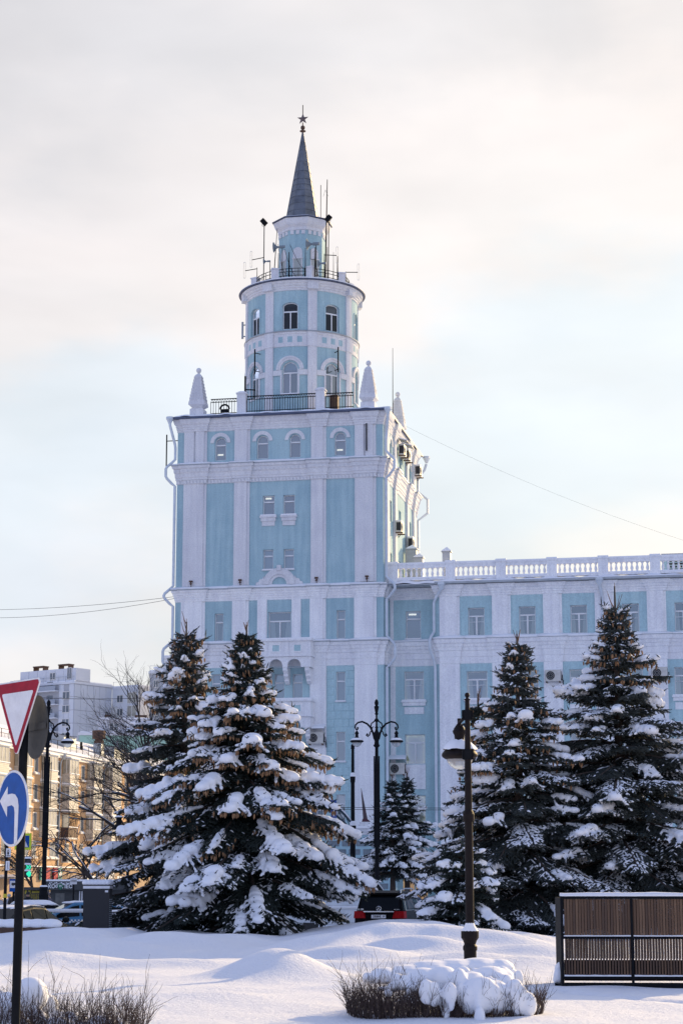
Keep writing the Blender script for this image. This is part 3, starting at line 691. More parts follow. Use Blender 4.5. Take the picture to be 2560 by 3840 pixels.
# --- obelisks
def obelisk(u, v, z):
    o = thing('tmp', None, None); bpy.data.objects.remove(o)
    b = MB(); b.box(u-.42,u+.42,v-.42,v+.42,z-.75,z); b.hexa([(u-.42,v-.42,z),(u+.42,v-.42,z),(u+.42,v+.42,z),(u-.42,v+.42,z),(u-.30,v-.30,z+.1),(u+.30,v-.30,z+.1),(u+.30,v+.30,z+.1),(u-.30,v+.30,z+.1)])
    sq = lambda r, zz: [(u-r,v-r,zz),(u+r,v-r,zz),(u+r,v+r,zz),(u-r,v+r,zz)]
    b.hexa(sq(.30,z+.1)+sq(.50,z+.28)); b.hexa(sq(.50,z+.28)+sq(.47,z+.5)); b.hexa(sq(.455,z+.5)+sq(.19,z+2.15)); b.hexa(sq(.19,z+2.15)+sq(.11,z+2.26))
    ob = b.obj('obelisk', M['white'], TB)
    q = MB(); q.lathe([(.06,z+2.26),(.09,z+2.30),(.05,z+2.36)], 8, (u,v,0)); q.ball((u,v,z+2.50), .165, 10, 8); q.obj('obelisk_ball', M['white'], ob, smooth=True)
    s = MB()     # fish-scale relief
    for side in range(4):
        ca, sa = math.cos(side*math.pi/2), math.sin(side*math.pi/2)
        for rr in range(8):
            zz = z+.62+rr*.195; hw = .455-(zz-z-.5)*.1606; n = 3
            for i in range(n+(rr % 2)):
                x = (-hw+2*hw*(i+.5)/(n+(rr % 2))); w_ = hw/n*.95
                P = [(x-w_, -hw-.002, zz+.12), (x-w_*.8, -hw-.022, zz+.03), (x, -hw-.035, zz-.03), (x+w_*.8, -hw-.022, zz+.03), (x+w_, -hw-.002, zz+.12)]
                s.add([(u+p[0]*ca-p[1]*sa, v+p[0]*sa+p[1]*ca, p[2]) for p in P], [[0,1,2,3,4]])
    s.obj('scale_relief', M['white'], ob, kind='stuff')
    return ob
obelisk(-11.5, .7, 30.45); obelisk(-.98, .7, 30.38); obelisk(-.80, 10.3, 30.80)
# --- roof terrace railing and brick posts
def post(u, v, z0, z1, h=.27):
    p = MB(); p.box(u-h,u+h,v-h,v+h,z0,z1); p.box(u-h-.05,u+h+.05,v-h-.05,v+h+.05,z1,z1+.09); o = p.obj('roof_post', M['white'], TB)
    s = MB(); s.lathe([(h+.04,z1+.093),(h+.05,z1+.15),(h*.6,z1+.21),(.02,z1+.22)], 4, (u,v,0), a0=math.pi/4); s.obj('post_snow', M['snowpack'], o)
for u in (-8.88,-4.0): post(u, 1.2, 30.0, 31.42)
def railing(a, b, v, z0, z1, sp=.155):
    r = MB(); r.bar((a,v,z1),(b,v,z1),.05); r.bar((a,v,z1-.19),(b,v,z1-.19),.04); r.bar((a,v,z0+.08),(b,v,z0+.08),.04)
    n = int((b-a)/sp)
    for i in range(n+1):
        x = a+(b-a)*i/n; r.bar((x,v,z0),(x,v,z1-.19),.028)
        if i < n: r.bar((x,v,z1-.19),(x+(b-a)/n/2,v,z1),.02); r.bar((x+(b-a)/n/2,v,z1),(x+(b-a)/n,v,z1-.19),.02)
    return r.obj('roof_railing', M['iron'], TB)
railing(-10.85,-9.2,1.2,30.25,31.22); railing(-8.58,-4.32,1.2,30.3,31.3); railing(-3.7,-2.0,1.2,30.3,31.25)
# clutter on the terrace: a coil, a cable drum
m = MB(); m.tube([(-9.9+.28*math.cos(t/9*math.pi), .9, 30.5+.28*math.sin(t/9*math.pi)) for t in range(10)], .06, 6); m.box(-10.15,-9.65,.85,.95,30.3,30.5); m.obj('cable_reel', M['iron'], TB)
m = MB(); m.box(-3.55,-3.05,1.6,2.0,30.1,31.25); m.obj('roof_hatch', M['rust'], TB)
# ------------------------------------------------------------------ drum, turret and spire
CX, CY, DR = -6.28, 6.3, 3.5
def cyl(r): return lambda s, d, z: (CX+(r-d)*math.sin(s/r), CY-(r-d)*math.cos(s/r), z)
D0 = cyl(DR)
dh = []; arc = lambda deg: R(deg)*DR
for k in range(8):
    c = arc(-180+45*k+1e-3)
    dh.append((c-.50, c+.50, 35.88, 37.60, .24)); dh.append((c-.50, c+.50, 31.75, 33.80, .50))
PI_R = math.pi*DR
dh = [h for h in dh if h[0] > -PI_R and h[1] < PI_R]
w = MB(); wall(w, -PI_R, PI_R, 29.7, 38.9, dh, D0, .22, step=.30); w.obj('drum_wall', M['blue'], TB)
for h in dh:
    up = h[2] > 34
    mid = abs((h[0]+h[1])/2) < 7.5
    if mid: window(TB, *h[:4], D0, 'T', 'dark' if up else ('teal' if (h[0]+h[1])/2 < 1 else 'blind'), h[4], sill=not up, dep=.17, glass='darkglass' if up else 'glass')
for k in range(8):
    c = arc(-157.5+45*k)
    p = MB(); tbox(p, D0, c-.28, c+.28, -.10, 0, 29.8, 34.78, n=2); p.obj('drum_pilaster', M['white'], TB); p = MB(); tbox(p, D0, c-.28, c+.28, -.10, 0, 35.8, 38.40, n=2); p.obj('drum_pilaster', M['white'], TB)
    q = MB(); tbox(q, D0, c-.31, c+.31, -.14, .0, 34.78, 35.72, n=2); q.obj('pilaster_block', M['white'], TB); q = MB(); tbox(q, D0, c-.31, c+.31, -.36, 0, 38.40, 38.95, n=2); q.obj('pilaster_block', M['white'], TB)
def ring(name, prof, m, n=64, smooth=False):
    b = MB(); b.lathe([(DR+p, z) for p, z in prof], n, (CX,CY,0)); return b.obj(name, m, TB, smooth=smooth)
ring('band_course', [(.0,34.76),(.05,34.78),(.05,35.55),(.09,35.58),(.11,35.70),(.0,35.72)], M['white'])
ring('band_flashing', [(.0,35.72),(.16,35.70),(.18,35.74),(.16,35.78),(0,35.80)], M['silver'])
ring('drum_cornice', [(.0,38.36),(.06,38.38),(.06,38.50),(.12,38.52),(.12,38.62),(.20,38.66),(.24,38.76),(.32,38.80),(.38,38.93),(-.5,38.95)], M['white'])
ring('drum_eave', [(.1,38.93),(.52,38.955),(.54,39.0),(.30,39.06),(-3.0,39.3)], M['tin'])
s = MB(); s.lathe([(DR+.48,39.02),(DR+.50,39.07),(DR+.3,39.15),(DR-.6,39.25),(1.0,39.42)], 64, (CX,CY,0)); s.obj('drum_roof_snow', M['snowpack'], TB, smooth=True)
def hood_on(c, z, r0, r1, pr):
    o = hood(D0, c, z, r0, r1, pr, n=16)
for h in dh:
    c = (h[0]+h[1])/2
    if abs(c) > 7.5: continue
    if h[2] < 34:
        hood_on(c, 33.3, .60, .74, .08); hood_on(c, 33.3, .74, .86, .12)
        for s_ in (-1, 1):
            k = MB(); x0, x1 = (c+.58, c+1.08) if s_ > 0 else (c-1.08, c-.58); tbox(k, D0, x0, x1, -.10, 0, 32.95, 33.28, n=2); k.obj('impost', M['white'], TB)
        k = MB(); tbox(k, D0, c-.60, c-.50, -.06, 0, 31.7, 33.3); tbox(k, D0, c+.50, c+.60, -.06, 0, 31.7, 33.3); k.obj('window_surround', M['white'], TB)
    else:
        k = MB(); tbox(k, D0, c-.60, c-.50, -.03, 0, 35.82, 37.36); tbox(k, D0, c+.50, c+.60, -.03, 0, 35.82, 37.36)
        P = arcpts(c-.60, c+.60, 37.70, .34); Q = arcpts(c-.50, c+.50, 37.60, .24)
        for i in range(len(P)-1):
            k.hexa([D0(Q[i][0],-.03,Q[i][1]),D0(Q[i+1][0],-.03,Q[i+1][1]),D0(Q[i+1][0],0,Q[i+1][1]),D0(Q[i][0],0,Q[i][1]),D0(P[i][0],-.03,P[i][1]),D0(P[i+1][0],-.03,P[i+1][1]),D0(P[i+1][0],0,P[i+1][1]),D0(P[i][0],0,P[i][1])])
        k.obj('window_surround', M['blue'], TB)
    for i in (-1, 0, 1):       # square sunk panels of the band
        if h[2] > 34:
            k = MB(); x = c+i*.60; tbox(k, D0, x-.15, x+.15, -.056, -.045, 35.03, 35.40); k.obj('band_panel', M['blue'], TB)
for a in (-36, 47):    # bracketed masts on the drum
    c = arc(a); m = MB(); d = -.42
    m.tube([D0(c,d,33.2),D0(c,d,34.8)], .045, 6); m.tube([D0(c,d,33.4),D0(c+.05,0,33.4)], .03, 5); m.tube([D0(c,d,34.55),D0(c+.05,0,34.55)], .03, 5); m.obj('wall_mast', M['iron'], TB)
c = arc(-78); m = MB(); m.tube([D0(c,-.28,36.2),D0(c,-.28,37.3)], .07, 6); m.tube([D0(c,-.28,36.35),D0(c,0,36.35)], .04, 5); m.tube([D0(c,-.28,37.1),D0(c,0,37.1)], .04, 5); m.obj('wall_mast', M['silver'], TB)
# turret: octagon with a flat side to the front
OR = 1.40/math.cos(math.pi/8)
def octring(prof): 
    b = MB(); b.lathe([(r/math.cos(math.pi/8), z) for r, z in prof], 8, (CX,CY,0), a0=math.pi/8); return b
octring([(1.40,39.2),(1.40,43.05)]).obj('turret_wall', M['blue'], TB)
octring([(1.40,42.98),(1.46,43.0),(1.46,43.18),(1.62,43.35),(1.70,43.55),(1.74,43.74),(.9,43.76)]).obj('turret_cornice', M['white'], TB)
octring([(1.3,43.75),(1.82,43.77),(1.83,43.82),(1.0,44.02)]).obj('turret_eave', M['tin'], TB)
octring([(1.74,43.83),(1.70,43.88),(1.0,44.06),(.9,44.06)]).obj('turret_snow', M['snowpack'], TB)
for k in range(8):
    a = k*math.pi/4; ca, sa = math.cos(a), math.sin(a)
    T = lambda s, d, z, ca=ca, sa=sa: (CX+s*ca+(1.40-d)*sa, CY+s*sa-(1.40-d)*ca, z)
    for i in range(3):
        x = -.36+.36*i; q = MB(); tbox(q, T, x-.11, x+.11, -.06, 0, 42.72, 42.975); q.obj('turret_dentil', M['white'], TB)
    if k in (0,1,7):
        q = MB(); P = arcpts(-.30,.30,41.85,.30,8)
        q.add([T(p[0],-.012,p[1]) for p in P]+[T(.30,-.012,41.1),T(-.30,-.012,41.1)], [list(range(len(P)+2))]); q.obj('blind_arch', M['white'], TB)
        q = MB(); tbox(q,T,-.30,-.24,-.05,0,39.4,41.08); tbox(q,T,.24,.30,-.05,0,39.4,41.08); tbox(q,T,-.34,.34,-.08,0,41.08,41.16); q.obj('turret_window', M['white'], TB)
        q = MB(); q.add([T(-.24,-.02,39.4),T(.24,-.02,39.4),T(.24,-.02,41.08),T(-.24,-.02,41.08)], [[0,1,2,3]]); q.obj('turret_pane', M['curtain'], TB)  # opaque pane, the sky's reflection put into its pale colour
# spire clad in sheets, each sheet its own piece
zs = [44.02,44.55,45.05,45.5,45.95,46.35,46.75,47.3,48.0,48.8,49.4,50.05]
rad = lambda z: .98*(50.16-z)/(50.16-44.02)
for k in range(8):
    a0, a1 = math.pi/8+k*math.pi/4, math.pi/8+(k+1)*math.pi/4
    for i in range(len(zs)-1):
        z0, z1 = zs[i], zs[i+1]+.03
        def p(a, z, o): r = rad(z)/math.cos(math.pi/8)+o; return (CX+r*math.cos(a), CY+r*math.sin(a), z)
        b = MB(); j = rnd.uniform(0,.012)
        m0 = (a0+a1)/2; rr = rad(z0)/math.cos(math.pi/8); 
        b.hexa([p(a0,z0,.03+j),p(a1,z0,.03+j),p(a1,z0,-.02),p(a0,z0,-.02),p(a0,z1,.012),p(a1,z1,.012),p(a1,z1,-.02),p(a0,z1,-.02)])
        b.obj('spire_sheet', M['sheet'], TB)
    b = MB(); q = lambda z: (CX+(rad(z)/math.cos(math.pi/8)+.02)*math.cos(a0), CY+(rad(z)/math.cos(math.pi/8)+.02)*math.sin(a0), z)
    b.bar(q(44.02), q(50.05), .035); b.obj('spire_rib', M['sheet'], TB)
b = MB(); b.lathe([(.05,50.0),(.06,50.12),(.20,50.14),(.20,50.18),(.05,50.2),(.05,50.3)], 10, (CX,CY,0)); b.ball((CX,CY,50.40), .15, 10, 8); b.tube([(CX,CY,50.5),(CX,CY,50.75)], .035, 6); b.obj('spire_finial', M['rust'], TB)
st = MB(); pts = []
for i in range(10):
    r = .40 if i % 2 == 0 else .155; a = math.pi/2+i*math.pi/5; pts.append((CX+r*math.cos(a), CY, 51.0+r*math.sin(a)))
v = pts+[(CX,CY-.09,51.0),(CX,CY+.09,51.0)]
st.add(v, [[i,(i+1)%10,10] for i in range(10)]+[[(i+1)%10,i,11] for i in range(10)]); st.obj('star', mat('dull_bronze_star', (.16,.12,.12), .5, .4, vary=.3, vscale=6), TB)
b = MB(); b.tube([(CX,CY,51.3),(CX,CY,51.95)], .028, 6); b.obj('lightning_rod', M['iron'], TB)
# ring of posts and rail on the drum
for k in range(8):
    a = R(-157.5+45*k); x, y = CX+3.0*math.sin(a), CY-3.0*math.cos(a)
    p = MB(); p.lathe([(.30,39.1),(.30,39.95),(.36,39.96),(.36,40.04),(.02,40.06)], 4, (x,y,0), a0=math.pi/4-a+math.pi/2); p.obj('drum_post', M['white'], TB)
    a2 = R(-157.5+45*(k+1)); r = MB()
    arcp = [(CX+3.0*math.sin(a+(a2-a)*i/6), CY-3.0*math.cos(a+(a2-a)*i/6)) for i in range(7)]
    for z in (39.5, 39.75, 39.95): r.tube([(q[0],q[1],z) for q in arcp], .022, 5)
    for q in arcp: r.tube([(q[0],q[1],39.15),(q[0],q[1],39.95)], .02, 5)
    r.obj('drum_railing', M['iron'], TB)
# ------------------------------------------------------------------ aerials, horns and floodlights standing on the drum roof
def bthing(name, label, cat, u, v, z, group=None, rz=0.0):
    return thing(name, label, cat, bw(u,v,z), -YAW+rz, group)
def aerial(px, pb, pt, v, label, kind=0, lean=0.0, side=1, r=.032):
    u, _ = bl(px, pb, v); zt = bl(px, pt, v)[1]; z0 = 39.2
    if math.hypot(u-CX, v-CY) > 3.9: z0 = 38.9
    t = bthing('aerial', label, 'aerial', u, v, z0, 'aerials on the tower drum'); h = zt-z0
    m = MB(); m.tube([(0,0,0),(lean*.5,0,h*.5),(lean,0,h)], [r,r*.9,r*.5], 6); m.obj('mast', M['iron'], t)
    if kind == 1:      # folded dipole on a cross arm
        a = MB(); a.tube([(0,0,h*.95),(side*.78,0,h*.90)], .028, 5); a.obj('arm', M['iron'], t)
        lp = MB(); x = side*.82; zc = h*.92; H = .48; W = .06
        P = [(x+W*math.cos(q), 0, zc+H+W*math.sin(q)) for q in np.linspace(math.pi,0,6)]+[(x+W*math.cos(q),0,zc-H+W*math.sin(q)) for q in np.linspace(0,-math.pi,6)]
        lp.tube(P+[P[0]], .012, 5); lp.obj('loop', M['silver'], t)
    if kind == 2:      # parallel whip beside the mast
        a = MB(); a.tube([(0,0,h*.62),(-.3,0,h*.63),(-.3,0,h*.95)], .022, 5); a.obj('whip', M['iron'], t)
        a = MB(); a.tube([(0,0,h*.9),(.16,.1,h*.84)], .008, 4); a.tube([(0,0,h*.9),(-.16,.1,h*.84)], .008, 4); a.obj('stay', M['wire'], t)
    return t
zz = lambda x, y: (850+.3827*x, 360+.3827*y)
def az(x, yb, yt, v, *a, **k):
    px, pb = zz(x, yb); _, pt = zz(x, yt); return aerial(px, pb, pt, v, *a, **k)
az(965,1790,820,4.2,'tallest black aerial mast right of the spire with a whip beside it',2,lean=.12,r=.05)
az(455,1700,1300,5.0,'leaning black aerial mast left of the turret',0,lean=.25)
az(362,1800,1565,5.2,'aerial with one long loop on an arm over the left floodlight pole',1,side=-1)
az(297,1820,1680,5.6,'lowest aerial at the left rim with a loop on its arm',1,side=-1)
az(1165,1830,1720,5.4,'lowest aerial at the right rim with a loop on its arm',1,side=1)
az(505,1790,1540,3.6,'short plain aerial in front of the turret left edge',0)
az(610,1790,1530,3.2,'thick short aerial before the front turret window',0,r=.05)
az(770,1790,1490,3.2,'plain aerial right of the front turret window',0)
az(865,1790,1480,3.4,'rusty aerial with two thin stays at the turret right edge',2,r=.045)
az(985,1790,1480,4.6,'thin aerial just right of the tallest mast',0)
az(1045,1800,1530,4.6,'slim pale aerial near the right rim',0,r=.022)
az(1085,1800,1570,4.8,'short stout aerial by the right rim post',0,r=.045)
az(955,1790,1545,3.6,'aerial with a loop on its right arm beside the tallest mast',1,side=1)
def flood(x, yb, yt, v, label, s):
    px, pb = zz(x, yb); u, _ = bl(px, pb, v); zt = bl(*zz(x, yt), v)[1]; z0 = 39.2
    t = bthing('floodlight', label, 'floodlight', u, v, z0, 'floodlights on poles over the drum'); h = zt-z0
    m = MB(); m.tube([(0,0,0),(.02,0,h)], .03, 6); m.obj('pole', M['iron'], t)
    m = MB(); m.tube([(-.14,0,h+.12),(-.1,0,h),(.1,0,h),(.14,0,h+.12)], .015, 5); m.obj('bracket', M['iron'], t)
    m = MB(); m.bar((-.13*s,-.0,h+.42),(.13*s,-.05,h+.10),.22,.30); m.obj('lamp_head', M['iron'], t)
flood(361,1800,1275,5.0,'floodlight on a tall thin pole left of the spire',1)
flood(995,1800,1240,4.0,'floodlight on a pole right of the spire',-1)
def horn(x, y, v, label, s, big=1.0):
    u, z = bl(*zz(x, y), v); t = bthing('horn_loudspeaker', label, 'loudspeaker', u, v, z, 'horn loudspeakers on the turret')
    m = MB(); P = [(.05,0),(.07,.12),(.16,.25),(.34,.36)]
    a = np.linspace(0, 2*math.pi, 13)[:-1]; vs = [(-s*zq*big, rq*big*math.cos(q), rq*big*math.sin(q)) for rq, zq in P for q in a]
    m.add(vs, [[i*12+j, i*12+(j+1) % 12, (i+1)*12+(j+1) % 12, (i+1)*12+j] for i in range(3) for j in range(12)]); m.obj('horn', M['stone'], t)
    m = MB(); m.tube([(0,0,0),(s*.36*big,0,0)], .10*big, 8); m.obj('driver', M['stone'], t)
    m = MB(); m.tube([(s*.2,0,0),(s*.2,0,-1.6),(s*.2,.6,-1.9)], .025, 5); m.obj('bracket', M['iron'], t)
horn(515,1480,4.0,'grey horn loudspeaker pointing left of the turret',1)
horn(845,1450,3.6,'large grey horn loudspeaker on the turret right edge',1,1.1)
horn(935,1640,3.6,'small low grey horn loudspeaker near the right masts',1,.7)
horn(395,1620,4.4,'small grey horn loudspeaker near the left floodlight pole',1,.6)
# tall whip on the rear right of the flat roof
u, z0 = bl(1472,1600,9.0); zt = bl(1475,1305,9.0)[1]
t = bthing('whip_aerial', 'tall thin whip aerial beside the rear right obelisk', 'aerial', u, 9.0, 29.9)
m = MB(); m.tube([(0,0,0),(.02,0,zt-29.9)], [.035,.015], 6); m.obj('mast', M['iron'], t)
t = bthing('roof_mast', 'short black T shaped mast standing left of the drum base', 'mast', -8.95, 2.2, 29.9)
m = MB(); m.tube([(0,0,0),(0,0,2.95)], .06, 6); m.obj('mast', M['iron'], t); m = MB(); m.tube([(0,0,2.1),(.6,.2,2.1)], .04, 6); m.obj('arm', M['iron'], t)
# cables slung along the upper terrace
t = bthing('slack_cables', 'tangle of slack black cables in front of the turret', 'cable', CX, CY-1.5, 39.4)
m = MB()
for i in range(7):
    x0, x1 = -1.3+i*.2, -1.0+i*.42; zz0 = .1+.5*((i*37) % 10)/10
    m.tube([(x0+(x1-x0)*k/8, -.6-.1*(i % 3), zz0+2.0*(1-k/8)*(i % 2)-1.1*math.sin(math.pi*k/8)*.4) for k in range(9)], .014, 4)
m.obj('cable', M['wire'], t)
# ------------------------------------------------------------------ link bay and wing of the same building
LV, WV = 1.3, .4
LF, WF = flat(LV), flat(WV)
lw = [(1.08,1.98,16.22,17.88,'O','dark',True),(.97,2.13,12.64,14.33,'X','curtain',False),(1.0,2.18,8.95,10.66,'T','beige',False),(1.0,2.18,5.4,7.15,'T','beige',False)]
w = MB(); wall(w, 0, 3.1, 0, 19.2, [x[:4] for x in lw]+[(.75,2.3,.35,2.6)], LF); w.obj('link_wall', M['freshblue'], TB)
for x in lw: window(TB, *x[:4], LF, x[4], x[5], tz=.72, glow=x[6], sill=x[2] > 16)
p = MB(); tbox(p, LF, .16, .46, -.06, 0, 0, 14.6); tbox(p, LF, .16, .36, -.06, 0, 16.2, 18.6); p.obj('link_pilaster', M['fresh'], TB)
def sillblock(c, w, z, T, apron=True):
    k = MB(); tbox(k, T, c-w/2-.16, c+w/2+.16, -.16, 0, z-.10, z-.01); tbox(k, T, c-w/2-.10, c+w/2+.10, -.10, 0, z-.30, z-.103); k.obj('window_sill', M['fresh'], TB)
    k = MB(); tbox(k, T, c-w/2-.12, c+w/2+.12, -.14, .1, z-.008, z+.06); k.obj('sill_snow', M['snowpack'], TB)
    if apron: k = MB(); tbox(k, T, c-w/2, c+w/2, -.04, 0, z-.78, z-.38); k.obj('window_apron', M['fresh'], TB)
sillblock(1.55, 1.16, 12.62, LF)
k = MB(); tbox(k, LF, .98, 2.2, -.05, 0, 7.5, 8.92); k.obj('window_apron', M['fresh'], TB)
k = MB(); tbox(k, LF, 1.3, 1.9, -.07, -.051, 7.75, 8.6); k.obj('panel', M['fresh'], TB)
WE = 21.5
wc = [5.35+2.95*k for k in range(6)]; wp = [(3.22,4.40)]+[(c+.93, c+.93+1.08) for c in wc]
ww = []
rs = random.Random(5)
for i, c in enumerate(wc):
    ww.append((c-.48,c+.48,16.22,17.86,'X','curtain'))
    ww.append((c-.60,c+.60,12.58,14.17,'X',['curtain','dark','curtain','dark','curtain','dark'][i]))
    ww.append((c-.60,c+.60,8.95,10.64,'X',rs.choice(['dark','beige','curtain'])))
    ww.append((c-.60,c+.60,5.35,7.05,'X',rs.choice(['dark','beige','curtain'])))
    ww.append((c-.60,c+.60,1.6,3.3,'X','dark'))
w = MB(); wall(w, 3.0, WE, 0, 19.2, [x[:4] for x in ww], WF)
w.add([(3.0,WV,0),(3.0,LV,0),(3.0,LV,19.2),(3.0,WV,19.2)], [[0,1,2,3]]); w.add([(WE,WV,0),(WE,13,0),(WE,13,19.2),(WE,WV,19.2)], [[0,1,2,3]])
w.obj('wing_wall', M['freshblue'], TB)
for x in ww: window(TB, *x[:4], WF, x[4], x[5], tz=.70, dep=.22)
for c in wc:
    sillblock(c, 1.2, 12.56, WF); sillblock(c, 1.2, 8.93, WF)
for a, b in wp:
    p = MB(); tbox(p, WF, a, b-.16, -.14, 0, 16.2, 18.6); tbox(p, WF, b-.16, b, -.07, 0, 16.2, 18.6); tbox(p, WF, a-.03, b-.02, -.14, 0, 0, 14.65); p.obj('pilaster', M['fresh'], TB)
WP = [(2.99, 2.2), (2.99, WV)]+jog(3.0, WE, WV, wp, .14)[1:]
LP = [(0, LV), (2.99, LV)]
pr_e = [(0,18.54),(0.03,18.56),(0.03,18.68),(0.0675,18.70),(0.0675,18.80),(0.112,18.83),(0.135,18.95),(0.195,19.0),(0.225,19.12),(0.285,19.2),(0,19.22)]
pr_b = [(0,14.62),(0.021,14.64),(0.021,15.0),(0.049,15.02),(0.049,15.35),(0.091,15.38),(0.112,15.55),(0.154,15.6),(0.182,15.75),(0.252,15.8),(0.308,16.02),(0,16.06)]
for pth in (WP, LP):
    c_ = MB(); sweep(c_, pth, pr_e); c_.obj('wing_cornice', M['fresh'], TB)
    c_ = MB(); sweep(c_, pth, pr_b); c_.obj('lower_cornice', M['fresh'], TB)
    b = MB(); sweep_snow(b, pth, .31, 16.04, .17, 9); b.obj('ledge_snow', M['snowpack'], TB, smooth=True)
x = MB(); x.box(WE+.003,78,WV,13,0,19.2); x.obj('wing_body', M['freshblue'], TB)
x = MB(); x.box(WE,78,WV-.3,13,18.6,19.22); x.box(WE,78,WV-.35,13,14.7,16.04); x.box(WE+.9,78,BVV-.12 if 'BVV' in dir() else .63,.87,19.6,20.6); x.obj('wing_cornice', M['fresh'], TB)
r_ = MB(); r_.box(.1,78,-.02,13,19.222,19.30); r_.obj('wing_roof', M['silver'], TB)
g = MB(); g.bar((3.0,-.12,19.30),(WE,-.12,19.30),.13,.12); g.bar((.2,.75,19.30),(3.0,.75,19.30),.13,.12); g.obj('gutter', M['silver'], TB)
def wroof(x, y):
    e = np.minimum(y+.10, 13-y)
    return 19.31+.10*np.clip(e/.08,0,1)+.20*np.clip((e-.1)/.8,0,1)+.04*np.sin(x*2.1)*np.sin(y*2+1)+.03*np.sin(x*5.3+1)+.30*np.clip((y-2.5)/4,0,1)
o = sheet('wing_roof_snow', .3, WE, -.10, 13, 120, 50, wroof, M['snowpack'], kind=None); o.parent = TB
# balustrade: posts, rails and every turned baluster
def lathe_mesh(prof, n, m, name): return MB().lathe(prof, n).mesh(name, m, True)
bm_ = lathe_mesh([(.085,0),(.085,.05),(.05,.07),(.05,.12),(.092,.25),(.085,.32),(.045,.46),(.045,.52),(.075,.55),(.085,.58),(.085,.62)], 8, M['fresh'], 'baluster')
BVV = .75
def bal(a, b, z=19.70, v=BVV):
    f = MB(); f.box(a,b,v-.13,v+.13,z-.10,z); f.box(a,b,v-.12,v+.12,z+.62,z+.80); f.box(a,b,v-.15,v+.15,z+.80,z+.90)
    o = f.obj('balustrade', M['fresh'], TB)
    n = max(2, int(round((b-a)/.30)))
    for i in range(n):
        q = bpy.data.objects.new('baluster', bm_); COL.objects.link(q); q.parent = o; q.location = (a+(b-a)*(i+.5)/n, v, z)
    s = MB(); s.box(a,b,v-.13,v+.13,z+.902,z+.96); s.obj('rail_snow', M['snowpack'], o)
    s = MB(); s.hexa([(a,v-.14,z+.003),(b,v-.14,z+.003),(b,v+.14,z+.003),(a,v+.14,z+.003),(a,v-.08,z+.10),(b,v-.08,z+.10),(b,v+.1,z+.12),(a,v+.1,z+.12)]); s.obj('plinth_snow', M['snowpack'], o)
ps = [.45]+[3.85+2.95*k for k in range(6)]
for x in ps:
    p = MB(); p.box(x-.29,x+.29,BVV-.2,BVV+.2,19.4,20.54); p.box(x-.33,x+.33,BVV-.24,BVV+.24,20.54,20.66); o = p.obj('balustrade_post', M['fresh'], TB)
    s = MB(); s.box(x-.31,x+.31,BVV-.22,BVV+.22,20.662,20.72); s.obj('post_snow', M['snowpack'], o)
for a, b in zip(ps, ps[1:]): bal(a+.29, b-.29)
# roof vents with little hipped caps
def vent(px, pb, pt, v, w, label):
    u, z1 = bl(px, pt, v); z0 = 19.5
    t = bthing('roof_vent', label, 'roof vent', u, v, z0, 'sheet metal vents on the wing roof'); h = z1-z0
    m = MB(); m.box(-w,w,-w,w,0,h-.30); m.obj('shaft', M['silver'], t)
    m = MB(); q = w+.06; m.lathe([(q*1.414,h-.30),(q*1.414,h-.25),(.02,h)], 4, a0=math.pi/4); m.obj('cap', M['silver'], t)
    m = MB(); m.lathe([(q*1.38,h-.245),(q*1.3,h-.21),(.02,h+.03)], 4, a0=math.pi/4); m.obj('cap_snow', M['snowpack'], t)
vent(1674, 2160, 2053, 3.0, .24, 'zinc roof vent with pointed cap standing clear on the wing roof')
vent(1570, 2160, 2076, 4.2, .26, 'zinc roof vent with pointed cap right of the tower foot')
vent(1545, 2160, 2045, 7.5, .30, 'tall zinc roof vent close to the sunlit tower wall')
t = bthing('roof_plant', 'louvred grey ventilation housing on the wing roof at the edge of the view', 'ventilation unit', *[bl(2535,2150,4.0)[0],4.0,19.5])
m = MB(); m.box(-.75,1.4,-.5,.5,0,1.55); m.obj('housing', M['bluepaint'], t); m = MB(); m.box(-.85,1.5,-.6,.6,1.55,1.68); m.obj('cover', M['silver'], t)
m = MB()
for i in range(6): m.box(-.5,.9,-.53,-.5,.35+.17*i,.44+.17*i)
m.obj('louvre', M['black'], t)
